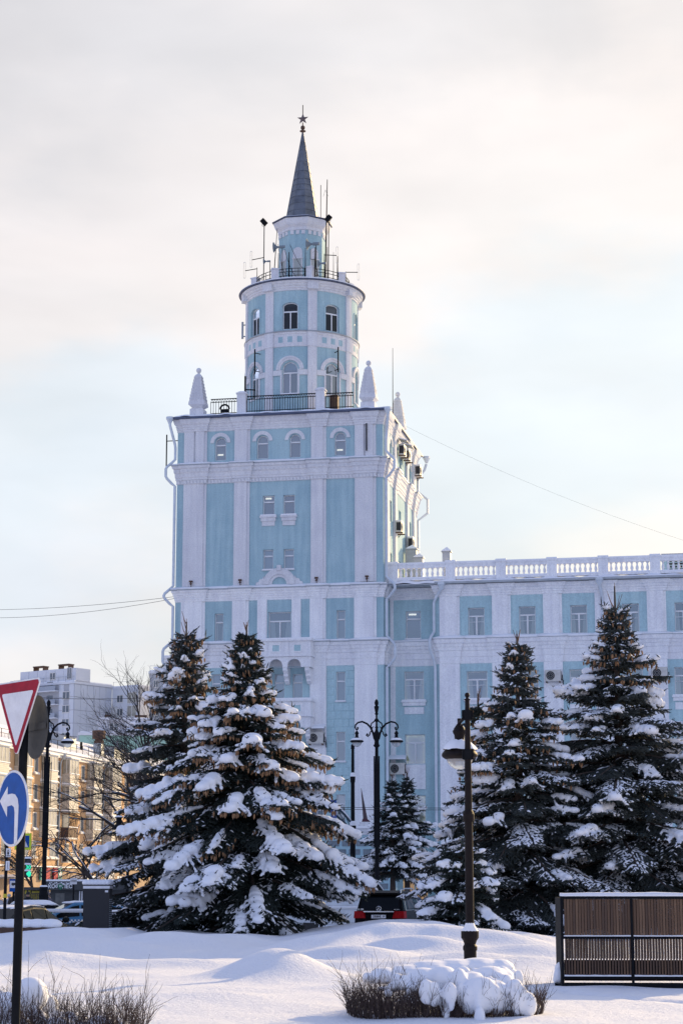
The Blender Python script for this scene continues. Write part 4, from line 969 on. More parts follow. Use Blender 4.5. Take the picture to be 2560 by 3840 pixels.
# ------------------------------------------------------------------ air conditioners hung on the walls
def aircon(loc, rz, label, canopy=False, bare=False):
    t = thing('air_conditioner', label, 'air conditioner', loc, rz, 'air conditioners on the tower building')
    m = MB(); m.box(-.44,.44,-.36,-.02,0,.66); m.obj('case', M['acwhite'], t)
    m = MB(); m.tube([(-.14,-.362,.33),(-.14,-.375,.33)], .25, 20); m.obj('fan_grille', M['black'], t)
    m = MB()
    for r in (.25,.17,.09):
        m.tube([(-.14+r*math.cos(a), -.38, .33+r*math.sin(a)) for a in np.linspace(0, 2*math.pi, 17)], .005, 4, cap=False)
    m.obj('guard_ring', M['acwhite'], t)
    m = MB(); m.box(.437,.45,-.33,-.06,.08,.58); m.box(-.45,-.437,-.33,-.06,.08,.58); m.obj('side_vent', M['black'], t)
    m = MB(); m.box(-.40,-.34,-.45,0,-.07,-.003); m.box(.34,.40,-.45,0,-.07,-.003); m.obj('bracket', M['rust'], t)
    m = MB(); m.tube([(.44,-.2,.15),(.58,-.18,.05),(.56,-.02,-.2),(.5,-.02,.4)], .025, 5); m.obj('hose', M['wire'], t)
    if canopy:
        m = MB(); m.hexa([(-.52,-.55,.84),(.52,-.55,.84),(.52,0,1.02),(-.52,0,1.02),(-.52,-.55,.86),(.52,-.55,.86),(.52,0,1.04),(-.52,0,1.04)]); m.obj('canopy', M['silver'], t)
        m = MB(); m.hexa([(-.52,-.56,.863),(.52,-.56,.863),(.52,0,1.043),(-.52,0,1.043),(-.48,-.48,.95),(.48,-.48,.95),(.48,0,1.14),(-.48,0,1.14)]); m.obj('canopy_snow', M['snowpack'], t)
        m = MB(); m.tube([(-.48,-.5,.84),(-.48,0,.6)], .012, 4); m.tube([(.48,-.5,.84),(.48,0,.6)], .012, 4); m.obj('stay', M['silver'], t)
    else:
        m = MB(); m.box(-.44,.44,-.36,-.02,.662,.72); m.obj('snow_cover', M['snowpack'], t)
    return t
def acf(px, py, v, label, **k):
    u, z = bl(px, py, v-.14); return aircon(bw(u, v-.14, z), -YAW, label, **k)
acf(2074, 2557, WV, 'white air conditioner between the first pair of treetops on the wing')
acf(2472, 2547, WV, 'white air conditioner on the wing pilaster right of the tallest spruce')
acf(1188, 2790, 0, 'canopied air conditioner beside the arcade on the tower front', canopy=True)
acf(1492, 2905, LV+.14, 'canopied air conditioner in the link bay by the drainpipe', canopy=True)
def acs(px, py, label, **k):
    # on the right flank (plane u = 0): solve for the distance back along the wall
    p = at(px, py, 100); o = Vector((0,0,CH)); r = p-o; tt = (0-(o-BO).dot(BU))/r.dot(BU); q = o+r*tt
    return aircon(q+BU*.14, -YAW+math.pi/2, label, **k)
acs(1489, 1711, 'canopied air conditioner highest on the sunlit tower side, nearest its front corner', canopy=True)
acs(1508, 1730, 'second canopied air conditioner high on the sunlit tower side', canopy=True)
acs(1550, 1787, 'air conditioner high at the far end of the sunlit tower side')
acs(1478, 1999, 'air conditioner on the sunlit tower side above the wing roof')
acs(1522, 2058, 'air conditioner low on the sunlit tower side beside the roof vent')
# roof snow guard lights by the tower foot
# little flag-like fin on the porch roof
u, z0 = bl(1372, 3098, -1.6)
t = bthing('fin_sculpture', 'small dark tapering fin on a pale plinth on the porch roof', 'sculpture', u, -1.6, 5.3)
m = MB(); m.box(-.40,.40,-.25,.25,0,.12); m.box(-.34,.34,-.2,.2,.12,.26); m.obj('plinth', M['white'], t)
m = MB(); m.hexa([(-.15,-.08,.40),(.08,-.08,.40),(.08,.08,.40),(-.15,.08,.40),(-.285,-.015,2.15),(-.27,-.015,2.15),(-.27,.015,2.15),(-.285,.015,2.15)]); m.obj('fin', mat('faded_red_and_green_fin', (.10,.03,.045), .7, col2=(.05,.06,.06), vscale=1.2), t)
m = MB(); m.hexa([(-.22,-.14,.262),(.26,-.14,.262),(.26,.14,.262),(-.22,.14,.262),(-.18,-.09,.44),(.05,-.09,.44),(.05,.09,.44),(-.18,.09,.44)]); m.obj('foot', mat('dark_red_foot', (.07,.02,.03), .7), t)
# shop window of the link bay: warm light, curtains and a blue oval neon sign
t0 = MB(); tbox(t0, LF, .75, 2.3, .5, .52, .35, 2.6); rr = t0.obj('shop_window', mat('warm_lit_room', (.25,.17,.10), .9, vary=.5, vscale=1.5, emit=(1,.62,.36), es=.22), TB)
f = MB(); 
for x in (.75, 1.48, 2.24): tbox(f, LF, x, x+.07, .1, .18, .35, 2.6)
tbox(f, LF, .75, 2.31, .1, .18, .35, .42); tbox(f, LF, .75, 2.31, .1, .18, 2.53, 2.6); f.obj('shop_frame', M['bluepaint'], rr)
f = MB(); f.add([LF(.80,.3,.4),LF(2.2,.3,.4),LF(2.2,.3,1.5),LF(1.9,.3,1.25),LF(1.3,.3,1.7),LF(.8,.3,1.0)], [[0,1,2,3,4,5]]); f.obj('curtain', mat('blue_grey_curtain', (.16,.22,.32), .9, vary=.3, vscale=3), rr)
u, z = bl(1587, 3300, LV+.05)
t = bthing('neon_sign', 'oval blue neon sign glowing in the ground floor window', 'neon sign', u, LV+.05, z)
m = MB(); m.lathe([(.0,-.02),(.24,-.02),(.24,.02),(.0,.02)], 20); o = m.obj('plate', mat('blue_neon_glow', (.1,.15,.9), .4, emit=(.10,.16,1.0), es=1.6), t); o.rotation_euler = (math.pi/2,0,0); o.scale = (1.0,.45,1)
m = MB()
for k in range(4): m.box(-.15+.08*k,-.10+.08*k,-.035,-.025,-.03,.03)
m.obj('lettering', mat('white_neon_letters', (.8,.85,1), .4, emit=(.8,.86,1), es=2.0), t)
# ------------------------------------------------------------------ snow laden spruces
def needle_mat(name, c1, c2):
    m = mat(name, c1, .75, vary=.1, vscale=2.2, col2=c2, spec=.25)
    return m
M['needle'] = needle_mat('spruce_needles', (.046,.060,.054), (.012,.018,.016))
M['needle2'] = needle_mat('spruce_needles_greyer', (.085,.098,.095), (.020,.028,.025))
M['bark'] = mat('spruce_bark', (.07,.05,.04), .9, vary=.4, vscale=9, bump=.4, bscale=30)
M['shoot'] = mat('orange_brown_shoot', (.17,.085,.05), .8, vary=.3, vscale=9)
M['cone'] = mat('spruce_cone', (.31,.17,.08), .8, vary=.35, vscale=14, col2=(.15,.08,.04))
def snowpad_mat():
    m = mat('lumpy_fresh_snow', (.87,.88,.91), .75, bump=.30, bscale=22, spec=.3); return m
M['pad'] = snowpad_mat()
def scatter(mb, tv, tf, P, D, L, W, H=None, mi=0, up=None):
    """Copies of a small template (x along, unit length) at P, pointing along D, length L, half width W."""
    P = np.asarray(P); D = np.asarray(D); n = len(P)
    if n == 0: return
    D = D/np.linalg.norm(D, axis=1)[:,None]
    U = np.tile(np.array([0,0,1.]), (n,1)); U[np.abs(D[:,2]) > .96] = (1,0,0)
    Y = np.cross(U, D); Y /= np.linalg.norm(Y, axis=1)[:,None]; Z = np.cross(D, Y)
    L = np.broadcast_to(L, n); W = np.broadcast_to(W, n); H = W if H is None else np.broadcast_to(H, n)
    V = P[:,None]+tv[None,:,0,None]*(D*L[:,None])[:,None]+tv[None,:,1,None]*(Y*W[:,None])[:,None]+tv[None,:,2,None]*(Z*H[:,None])[:,None]
    k = len(tv)
    for f in tf:
        f = np.asarray(f); mb.add(np.zeros((0,3)), np.zeros((0,f.shape[1]), int))
    off = (np.arange(n)*k)[:,None,None]
    base = mb.n
    mb.v.append(V.reshape(-1,3)); mb.n += n*k
    for f in tf:
        f = np.asarray(f); mb.f.append((f[None]+off).reshape(-1, f.shape[1])+base); mb.mi.append(np.full(n*len(f), mi))
def twig_template(seed):
    rs = np.random.RandomState(seed); v = []; q = []; t = []
    for x, r in ((0,.35),(.45,.62)):
        for k in range(3):
            a = k*2.094+.4; v.append((x, r*math.cos(a), r*math.sin(a)))
    v.append((1,0,0))
    q = [[k,(k+1)%3,(k+1)%3+3,k+3] for k in range(3)]; t = [[k+3,(k+1)%3+3,6] for k in range(3)]
    for i in range(9):      # needle tufts sticking out
        x = .05+.1*i; a = rs.uniform(0, 6.28); r = rs.uniform(.9,1.35)
        b = len(v); ca, sa = math.cos(a), math.sin(a)
        v += [(x,.3*ca-.25*sa,.3*sa+.25*ca),(x,.3*ca+.25*sa,.3*sa-.25*ca),(x+rs.uniform(.12,.22), r*ca, r*sa)]; t.append([b,b+1,b+2])
    return np.array(v), [np.array(q), np.array(t)]
TW = [twig_template(s) for s in range(3)]
# flattened lump for light snow lying on a twig
_sv = [(0,-.5,.2),(0,.5,.2),(.3,-.95,.1),(.3,0,1),(.3,.95,.1),(.75,-.8,.05),(.75,0,.8),(.75,.8,.05),(1.05,0,0)]
SNOWT = (np.array(_sv), [np.array([[0,2,3,3],[1,3,4,4],[0,3,1,1],[2,5,6,3],[3,6,7,4],[5,8,6,6],[6,8,7,7]])[:, :4]])
SNOWT = (np.array(_sv), [np.array([[2,5,6,3],[3,6,7,4]]), np.array([[0,2,3],[1,3,4],[0,3,1],[5,8,6],[6,8,7]])])
_cv = [(0,0,0)]+[(x,r*math.cos(a),r*math.sin(a)) for x, r in ((.25,1),(.65,.9)) for a in (0,1.257,2.513,3.77,5.027)]+[(1,0,0)]
CONET = (np.array(_cv), [np.array([[1+k,1+(k+1)%5,6+(k+1)%5,6+k] for k in range(5)]), np.array([[0,1+(k+1)%5,1+k] for k in range(5)]+[[6+k,6+(k+1)%5,11] for k in range(5)])])
_ba = []
for i in range(7):
    for j in range(9): _ba.append((math.sin(math.pi*i/6)*math.cos(2*math.pi*j/9), math.sin(math.pi*i/6)*math.sin(2*math.pi*j/9), -math.cos(math.pi*i/6)))
BALLT = (np.array(_ba), [np.array([[i*9+j, i*9+(j+1)%9, (i+1)*9+(j+1)%9, (i+1)*9+j] for i in range(6) for j in range(9)])])
def blobs(name, C, Rr, D, m, parent, voxel=.04, smooth=2, kind=None, base=None):
    """Melted together lumps of snow: ellipsoids at C with radii Rr (along, across, up), long axis D."""
    b = MB(); C = np.asarray(C); Rr = np.asarray(Rr); D = np.asarray(D)
    scatter(b, BALLT[0], BALLT[1], C, D, Rr[:,0], Rr[:,1], Rr[:,2])
    me = b.mesh(name+'_raw', m); o = bpy.data.objects.new(name+'_raw', me); COL.objects.link(o)
    r = o.modifiers.new('melt', 'REMESH'); r.mode = 'VOXEL'; r.voxel_size = voxel; r.use_smooth_shade = True
    s = o.modifiers.new('soft', 'SMOOTH'); s.factor = .5; s.iterations = smooth
    bpy.context.view_layer.update()
    me2 = bpy.data.meshes.new_from_object(o.evaluated_get(bpy.context.evaluated_depsgraph_get()))
    bpy.data.objects.remove(o); bpy.data.meshes.remove(me)
    me2.name = name; me2.materials.clear(); me2.materials.append(m)
    me2.polygons.foreach_set('use_smooth', np.ones(len(me2.polygons), bool))
    o = bpy.data.objects.new(name, me2); COL.objects.link(o); o.parent = parent
    if kind: o['kind'] = kind
    return o
def spruce(label, px, py_top, d, Rmax, seed, zlow=.25, nb=150, pad=.45, dust=.35, cones=300, cone_from=.55, needle='needle', power=.85, prof=None, sag=1.0, dl=.14, dt=.13, padsize=1.0, top_shoots=4, lean=0.0, group='snowy spruces', thick=1.0, leader=1.0):
    rs = np.random.RandomState(seed)
    p = at(px, py_top, d); x0 = p.x; z0 = float(hgt(x0, d)) if d < 59 else -.05
    z0 -= .05; H = p.z-z0
    t = thing('spruce_tree', label, 'spruce', (x0, d, z0), 0, group)
    def R_(z):
        u = (H-z)/H
        return Rmax*(np.interp(u, *prof) if prof else u**power)
    trunk = MB(); tz = np.linspace(0, H*.99, 12); trunk.tube([(lean*(1-q/H)*0, 0, q) for q in tz], [.018+.020*(H-q)**1.05 for q in tz], 8)
    trunk.obj('trunk', M['bark'], t)
    fol, dus, con, sh = MB(), MB(), MB(), MB()
    TP, TDr, TL_, TR_ = [], [], [], []
    SP, SD, SL, SW, SH = [], [], [], [], []
    CP, CD, CL = [], [], []
    BC, BR, BD = [], [], []
    branches = MB()
    # levels bunched into whorls
    lv = zlow+(H*(1-.035*leader)-.25-zlow)*(1-(1-np.linspace(0, 1, nb))**1.25)
    lv = np.round(lv/.30)*.30*.65+lv*.35+rs.uniform(-.06,.06,nb)
    az0 = rs.uniform(0, 6.28)
    for bi in range(nb):
        z = min(max(lv[bi], zlow*.7), H*(1-.03*leader)-.2); u = (H-z)/H
        az = az0+bi*2.39996+rs.uniform(-.35,.35)
        L = max(R_(z)*rs.uniform(.72,1.07)*(1+.10*math.sin(az*3+z*1.9+seed)+.07*math.sin(z*4.1+az)), .10)
        lp = min(1, .45+.45*L)
        a0 = np.interp(u, [0,.1,.3,.6,1], [1.3,.6,.20,.02,-.10])+rs.uniform(-.14,.14)
        sg = np.interp(u, [0,.15,.5,1], [.1,.30,.42,.26])*sag*rs.uniform(.6,1.4)
        ca, sa = math.cos(az), math.sin(az); bend = rs.uniform(-.15,.15)
        def pos(s):
            r = L*s; off = bend*L*s*s
            return np.array([ca*r-sa*off, sa*r+ca*off, z+L*(a0*s-sg*s*s+.30*sg*s**4)])
        ss = np.linspace(0, 1, 7); pts = [pos(s) for s in ss]
        branches.tube(pts, [max(.004,.012+.014*L*(1-s)) for s in ss], 4, cap=False)
        padded = rs.rand() < pad*np.interp(u, [0,.15,.5,.7,.85,1], [.7,1.0,1.2,1.0,.62,.5]) and L > .3
        patch = np.clip(.5+.9*math.sin(az*2.3+z*2.7)+.5*math.sin(z*5.1-az), .05, 1.5)
        nl = max(3, int(L/dl)); load = rs.uniform(.42,1.0)
        for i in range(nl):
            s = .12+.88*(i+rs.uniform(-.3,.3))/nl; s = min(max(s, .05), .99)
            P0 = pos(s); T = pos(min(1, s+.03))-pos(s-.03); T /= np.linalg.norm(T)
            S = np.cross(T, [0,0,1.]); S /= np.linalg.norm(S)
            for sd in (-1, 1):
                ll = (.13+.40*L*(1-s)**.75*min(1, s*4))*rs.uniform(.75,1.2); ll = min(ll, 1.0)
                fw = rs.uniform(.6,1.0); Dv = T*fw+S*sd*rs.uniform(.7,1.0)+np.array([0,0,rs.uniform(-.38,.02)-.15*ll])
                Dv /= np.linalg.norm(Dv)
                TP.append(P0); TDr.append(Dv); TL_.append(ll); TR_.append(.034*thick+.01*rs.rand())
                nt_ = int(ll/dt)
                for j in range(nt_):
                    e = (j+.6+rs.uniform(-.2,.2))/(nt_+.4); P1 = P0+Dv*ll*e+np.array([0,0,-.06*ll*e*e])
                    S2 = np.cross(Dv, [0,0,1.]); S2 /= max(np.linalg.norm(S2), 1e-6)
                    for s2 in (-1, 1):
                        l2 = min(.30, (.08+.36*ll*(1-e)))*rs.uniform(.8,1.25)
                        D2 = Dv*rs.uniform(.6,1)+S2*s2*rs.uniform(.5,1.0)+np.array([0,0,rs.uniform(-.55,.1)])
                        TP.append(P1); TDr.append(D2); TL_.append(l2); TR_.append(.030*thick+.01*rs.rand())
                        if rs.rand() < 1.5*dust*patch*(.25+.75*s) and not (padded and s > .45 and rs.rand() < .6):
                            SP.append(P1+np.array([0,0,.022])); SD.append(D2); SL.append(l2*rs.uniform(.45,.95)); SW.append(rs.uniform(.018,.042)); SH.append(rs.uniform(.014,.036))
                if rs.rand() < dust*.6*patch:
                    SP.append(P0+Dv*ll*.3+np.array([0,0,.025])); SD.append(Dv); SL.append(min(.30,ll*.7)); SW.append(rs.uniform(.022,.048)); SH.append(rs.uniform(.02,.05))
                if padded and s > .58 and ll > .12 and rs.rand() < .85:   # fingers of snow down the side sprays
                    for e in (.25,.6,.92)[:2 if ll < .35 else 3]:
                        q = P0+Dv*ll*e+np.array([0,0,.02-.10*ll*e*e]); k_ = (1-.35*e)*padsize*lp
                        BC.append(q); BD.append(Dv); BR.append((.125*k_*load+.045,.085*k_*load,.068*k_*load))
                if cones and z > H*cone_from and s > .3 and rs.rand() < (.85 if padded and s > .6 else .40):
                    for _ in range(rs.randint(1,4)):
                        q = P0+Dv*ll*rs.uniform(.4,1.0)+np.array([rs.uniform(-.04,.04),rs.uniform(-.04,.04),-.03])
                        CP.append(q); CD.append((rs.uniform(-.25,.25),rs.uniform(-.25,.25),-1)); CL.append(rs.uniform(.11,.17))
        TP.append(pos(.86)); TDr.append(pos(1.0)-pos(.86)); TL_.append(.16*L+.10); TR_.append(.04)
        # underside sprays, so that the crown has depth
        for i in range(4):      # dense dark sprays next to the stem
            s = rs.uniform(.02,.40); q_ = rs.uniform(-1,1,3)*.12; TP.append(pos(s)+q_); TDr.append((ca+rs.uniform(-.9,.9), sa+rs.uniform(-.9,.9), rs.uniform(-.6,.4))); TL_.append(rs.uniform(.22,.42)); TR_.append(.055*thick)
        for i in range(int(L/.20)):
            s = rs.uniform(.1,.95); TP.append(pos(s)); TDr.append((rs.uniform(-.6,.6)+ca*.4, rs.uniform(-.6,.6)+sa*.4, -rs.uniform(.5,1.0))); TL_.append(rs.uniform(.14,.30)); TR_.append(.045*thick)
        if padded:
            s1 = rs.uniform(.50,.74); k = max(3, int(L*(1.0-s1)/.10))
            for i in range(k+1):
                if 0 < i < k and rs.rand() < .2: continue
                s = s1+(1.0-s1)*i/k; T = pos(min(1.03, s+.03))-pos(s-.03)
                qn = (s-s1)/(1-s1); env = min(1,(qn+.3)/.55)*(1-.25*qn)
                q = pos(s)+np.array([0,0,.035+.03*load]); j = rs.uniform(.75,1.25)
                for _ in range(2):      # tips of needles poking through the snow
                    TP.append(q+rs.uniform(-.10,.10,3)*np.array([1,1,0])); TDr.append(T+rs.uniform(-.8,.8,3)*np.array([1,1,.3])+np.array([0,0,.35])); TL_.append(rs.uniform(.14,.28)); TR_.append(.03)
                BC.append(q); BD.append(T); BR.append((.16*padsize*lp,(.16+.10*L**.5*j)*env*load*padsize*lp,(.11+.06*L**.5*j)*env*load*padsize*lp))
    # leader and top shoots
    for k in range(top_shoots):
        a = rs.uniform(0,6.28); zb = H-rs.uniform(.12,.5)*leader; l = rs.uniform(.22,.42)*leader
        sh.tube([(0,0,zb),(.10*math.cos(a)*l*2,.10*math.sin(a)*l*2,zb+l*.4),(.20*math.cos(a)*l*2,.20*math.sin(a)*l*2,zb+l)], [.012,.010,.006], 5)
    sh.tube([(0,0,H-.7*leader),(0,0,H-.3),(0,0,H)], [.02,.015,.007], 5); sh.obj('leader_shoot', M['shoot'], t)
    TP = np.array(TP); TDr = np.array(TDr); TL_ = np.array(TL_); TR_ = np.array(TR_)
    w = rs.randint(0, 3, len(TP))
    for k in range(3):
        q = w == k; scatter(fol, TW[k][0], TW[k][1], TP[q], TDr[q], TL_[q], TR_[q])
    fol.obj('foliage', M[needle], t); branches.obj('branch', M['bark'], t, kind='stuff')
    if SP: scatter(dus, SNOWT[0], SNOWT[1], SP, SD, np.array(SL), np.array(SW), np.array(SH)); dus.obj('snow_dusting', M['pad'], t, smooth=True, kind='stuff')
    if BC:
        BC = np.array(BC); BR = np.array(BR); BR *= rs.uniform(.80,1.14,(len(BR),1))
        blobs('snow_pad', BC, BR, BD, M['pad'], t, voxel=.033, smooth=2, kind='stuff')
    if CP:
        CP = np.array(CP); CL = np.array(CL)
        if len(CP) > cones: q = rs.permutation(len(CP))[:cones]; CP = CP[q]; CD = np.array(CD)[q]; CL = CL[q]
        scatter(con, CONET[0], CONET[1], CP, np.array(CD), CL, CL*.17); con.obj('cone', M['cone'], t, kind='stuff')
    return t
spruce('darker spruce with three bare leader shoots behind the biggest snow laden one', 700, 2320, 56.0, 3.2, 11, nb=170, pad=.55, dust=.36, cones=900, cone_from=.66, needle='needle2', sag=.8, zlow=.5, prof=([0,.1,.3,.6,1],[0,.13,.40,.78,1.0]), leader=1.4)
spruce('biggest spruce in front, thick with snow pads and hung with brown cones', 925, 2332, 52.0, 3.75, 3, nb=215, pad=.80, dust=.30, cones=2600, cone_from=.34, sag=1.1, zlow=.10, prof=([0,.06,.22,.30,.45,.62,.75,.88,1],[0,.045,.19,.36,.60,.84,.88,.78,.66]), padsize=.95, leader=.7)
spruce('slender spruce with cone heavy spike right behind the ball topped lamp', 1790, 2590, 57.5, 2.35, 21, nb=120, pad=.48, dust=.45, cones=600, cone_from=.62, zlow=.4, prof=([0,.1,.25,.45,.7,1],[0,.06,.12,.45,.85,1.0]))
spruce('middle spruce of the right hand group, fine pointed and lightly snowed', 1936, 2365, 56.0, 3.45, 31, nb=180, pad=.48, dust=.62, cones=420, cone_from=.55, needle='needle2', sag=.8, zlow=.3, prof=([0,.06,.22,.30,.5,.75,1],[0,.07,.24,.36,.60,.9,1.0]))
spruce('tallest spruce with a long bare leader over the brown slatted screen', 2302, 2185, 57.0, 4.1, 42, nb=205, pad=.48, dust=.62, cones=380, cone_from=.72, needle='needle2', sag=.8, zlow=.3, prof=([0,.06,.20,.27,.45,.7,1],[0,.05,.20,.33,.60,.9,1.0]), leader=2.0)
spruce('low bushy spruce buried in snow beside the foot of the ball topped lamp', 1728, 3165, 49.0, 1.30, 51, nb=64, pad=.62, dust=.5, cones=0, zlow=.10, prof=([0,.12,.4,1],[0,.34,.72,1.0]), padsize=1.05, top_shoots=0, dl=.11)
spruce('spruce cut by the right edge of the view behind the slatted screen', 2700, 2480, 58.0, 3.3, 61, nb=120, pad=.50, dust=.50, cones=200, cone_from=.6, needle='needle2', zlow=.3)
spruce('small spruce with thick crown by the tower wall behind the black car', 1470, 2900, 97.0, 2.1, 71, nb=95, pad=.5, dust=.6, cones=0, zlow=2.6, prof=([0,.12,.4,.7,1],[0,.12,.70,1,.9]), dl=.16, dt=.16)
spruce('companion spruce right of the small one by the tower wall', 1524, 2892, 97.8, 2.1, 72, nb=95, pad=.5, dust=.6, cones=0, zlow=2.8, prof=([0,.12,.4,.7,1],[0,.12,.70,1,.9]), dl=.16, dt=.16)
# ------------------------------------------------------------------ lamps
M['bowl'] = mat('milky_lamp_bowl', (.86,.86,.86), .25, spec=.6); M['bowl'].node_tree.nodes['Principled BSDF'].inputs['Transmission Weight'].default_value = .65; M['bowl'].node_tree.nodes['Principled BSDF'].inputs['IOR'].default_value = 1.08
M['bronze'] = mat('dark_brown_lamp_paint', (.014,.010,.010), .6, .0, spec=.14, vary=.35, vscale=10, bump=.1, bscale=50)
def ring_of(c, r, n=16): return [(c[0]+r*math.cos(2*math.pi*i/n), c[1]+r*math.sin(2*math.pi*i/n), c[2]) for i in range(n+1)]
p = at(1762, 3600, 35.5); zb = float(hgt(p.x, 35.5))-.05
LT = at(1753, 2597, 35.5).z-zb
t = thing('street_lamp', 'single dark park lamp with ball top and hanging snow capped lantern', 'street lamp', (p.x, 35.5, zb))
m = MB(); m.lathe([(.11,0),(.11,.22),(.125,.25),(.125,.30),(.10,.34),(.12,.40),(.155,.45),(.155,.56),(.10,.60),(.075,.64),(.072,2.48)], 16); m.obj('pedestal', M['bronze'], t, smooth=False)
m = MB(); m.lathe([(.095,2.46),(.10,2.50),(.10,2.58),(.085,2.62),(.066,2.66),(.058,LT-1.2),(.040,LT-.16),(.040,LT-.14),(.055,LT-.135),(.055,LT-.115),(.028,LT-.11),(.026,LT-.085)], 14); m.obj('pole', M['bronze'], t)
m = MB(); m.ball((0,0,LT-.045), .045, 12, 9); m.obj('ball_finial', M['bronze'], t, smooth=True)
lx, ly = -.115, .50
zr = at(1737, 2832, 36.0).z-zb         # lantern rim height
for zc in (LT-.40, zr-.02):
    m = MB(); m.lathe([(.072,zc-.09),(.076,zc-.08),(.076,zc+.08),(.072,zc+.09)], 12); m.box(-.10,.10,-.03,.03,zc-.085,zc+.085)
    for s in (-1,1):
        for q in (-.06,.06): m.lathe([(.012,0),(.012,.02)], 6, (s*.085,-.045,zc+q))
    m.obj('clamp', M['iron'], t)
m = MB(); m.tube([(0,0,LT-.42),(lx*.6,ly*.5,LT-.46),(lx,ly,LT-.50)], .03, 8); m.tube([(0,0,LT-.70),(lx*.4,ly*.3,LT-.55),(lx,ly,LT-.56)], .02, 6); m.lathe([(.035,LT-.68),(.035,LT-.42)], 10, (lx,ly,0)); m.obj('arm', M['bronze'], t)
m = MB(); m.lathe([(.045,zr+.56),(.055,zr+.545),(.10,zr+.48),(.105,zr+.455),(.115,zr+.45),(.125,zr+.43),(.118,zr+.40),(.095,zr+.36),(.085,zr+.26),(.10,zr+.245)], 18, (lx,ly,0)); m.obj('lantern_neck', M['bronze'], t, smooth=True)
m = MB(); m.lathe([(.10,zr+.245),(.16,zr+.20),(.26,zr+.10),(.315,zr+.035),(.325,zr),(.31,zr-.035),(.265,zr-.065),(.235,zr-.075)], 28, (lx,ly,0)); m.obj('shade', M['bronze'], t, smooth=True)
m = MB(); m.lathe([(.0,zr-.26),(.09,zr-.245),(.165,zr-.195),(.215,zr-.13),(.238,zr-.074)], 28, (lx,ly,0)); m.obj('bowl', M['bowl'], t, smooth=True)
m = MB(); a = np.linspace(2.0, 7.2, 22)
pr = [(.113,.25),(.17,.225),(.25,.15),(.285,.098),(.300,.074)]
v = [(lx+(r+.012+.014*math.sin(k*2.3))*math.cos(q), ly+(r+.012+.014*math.sin(k*2.3))*math.sin(q), zr+h+.024+.010*math.sin(k*1.7+i)) for i, (r,h) in enumerate(pr) for k, q in enumerate(a)]
m.add(v, [[i*22+j,i*22+j+1,(i+1)*22+j+1,(i+1)*22+j] for i in range(4) for j in range(21)]); m.obj('shade_snow', M['snowpack'], t, smooth=True)
m = MB(); m.lathe([(.15,.562),(.13,.60),(.10,.64),(.075,.70),(.07,.72)], 14, squash=1.0); m.obj('collar_snow', M['snowpack'], t, smooth=True)
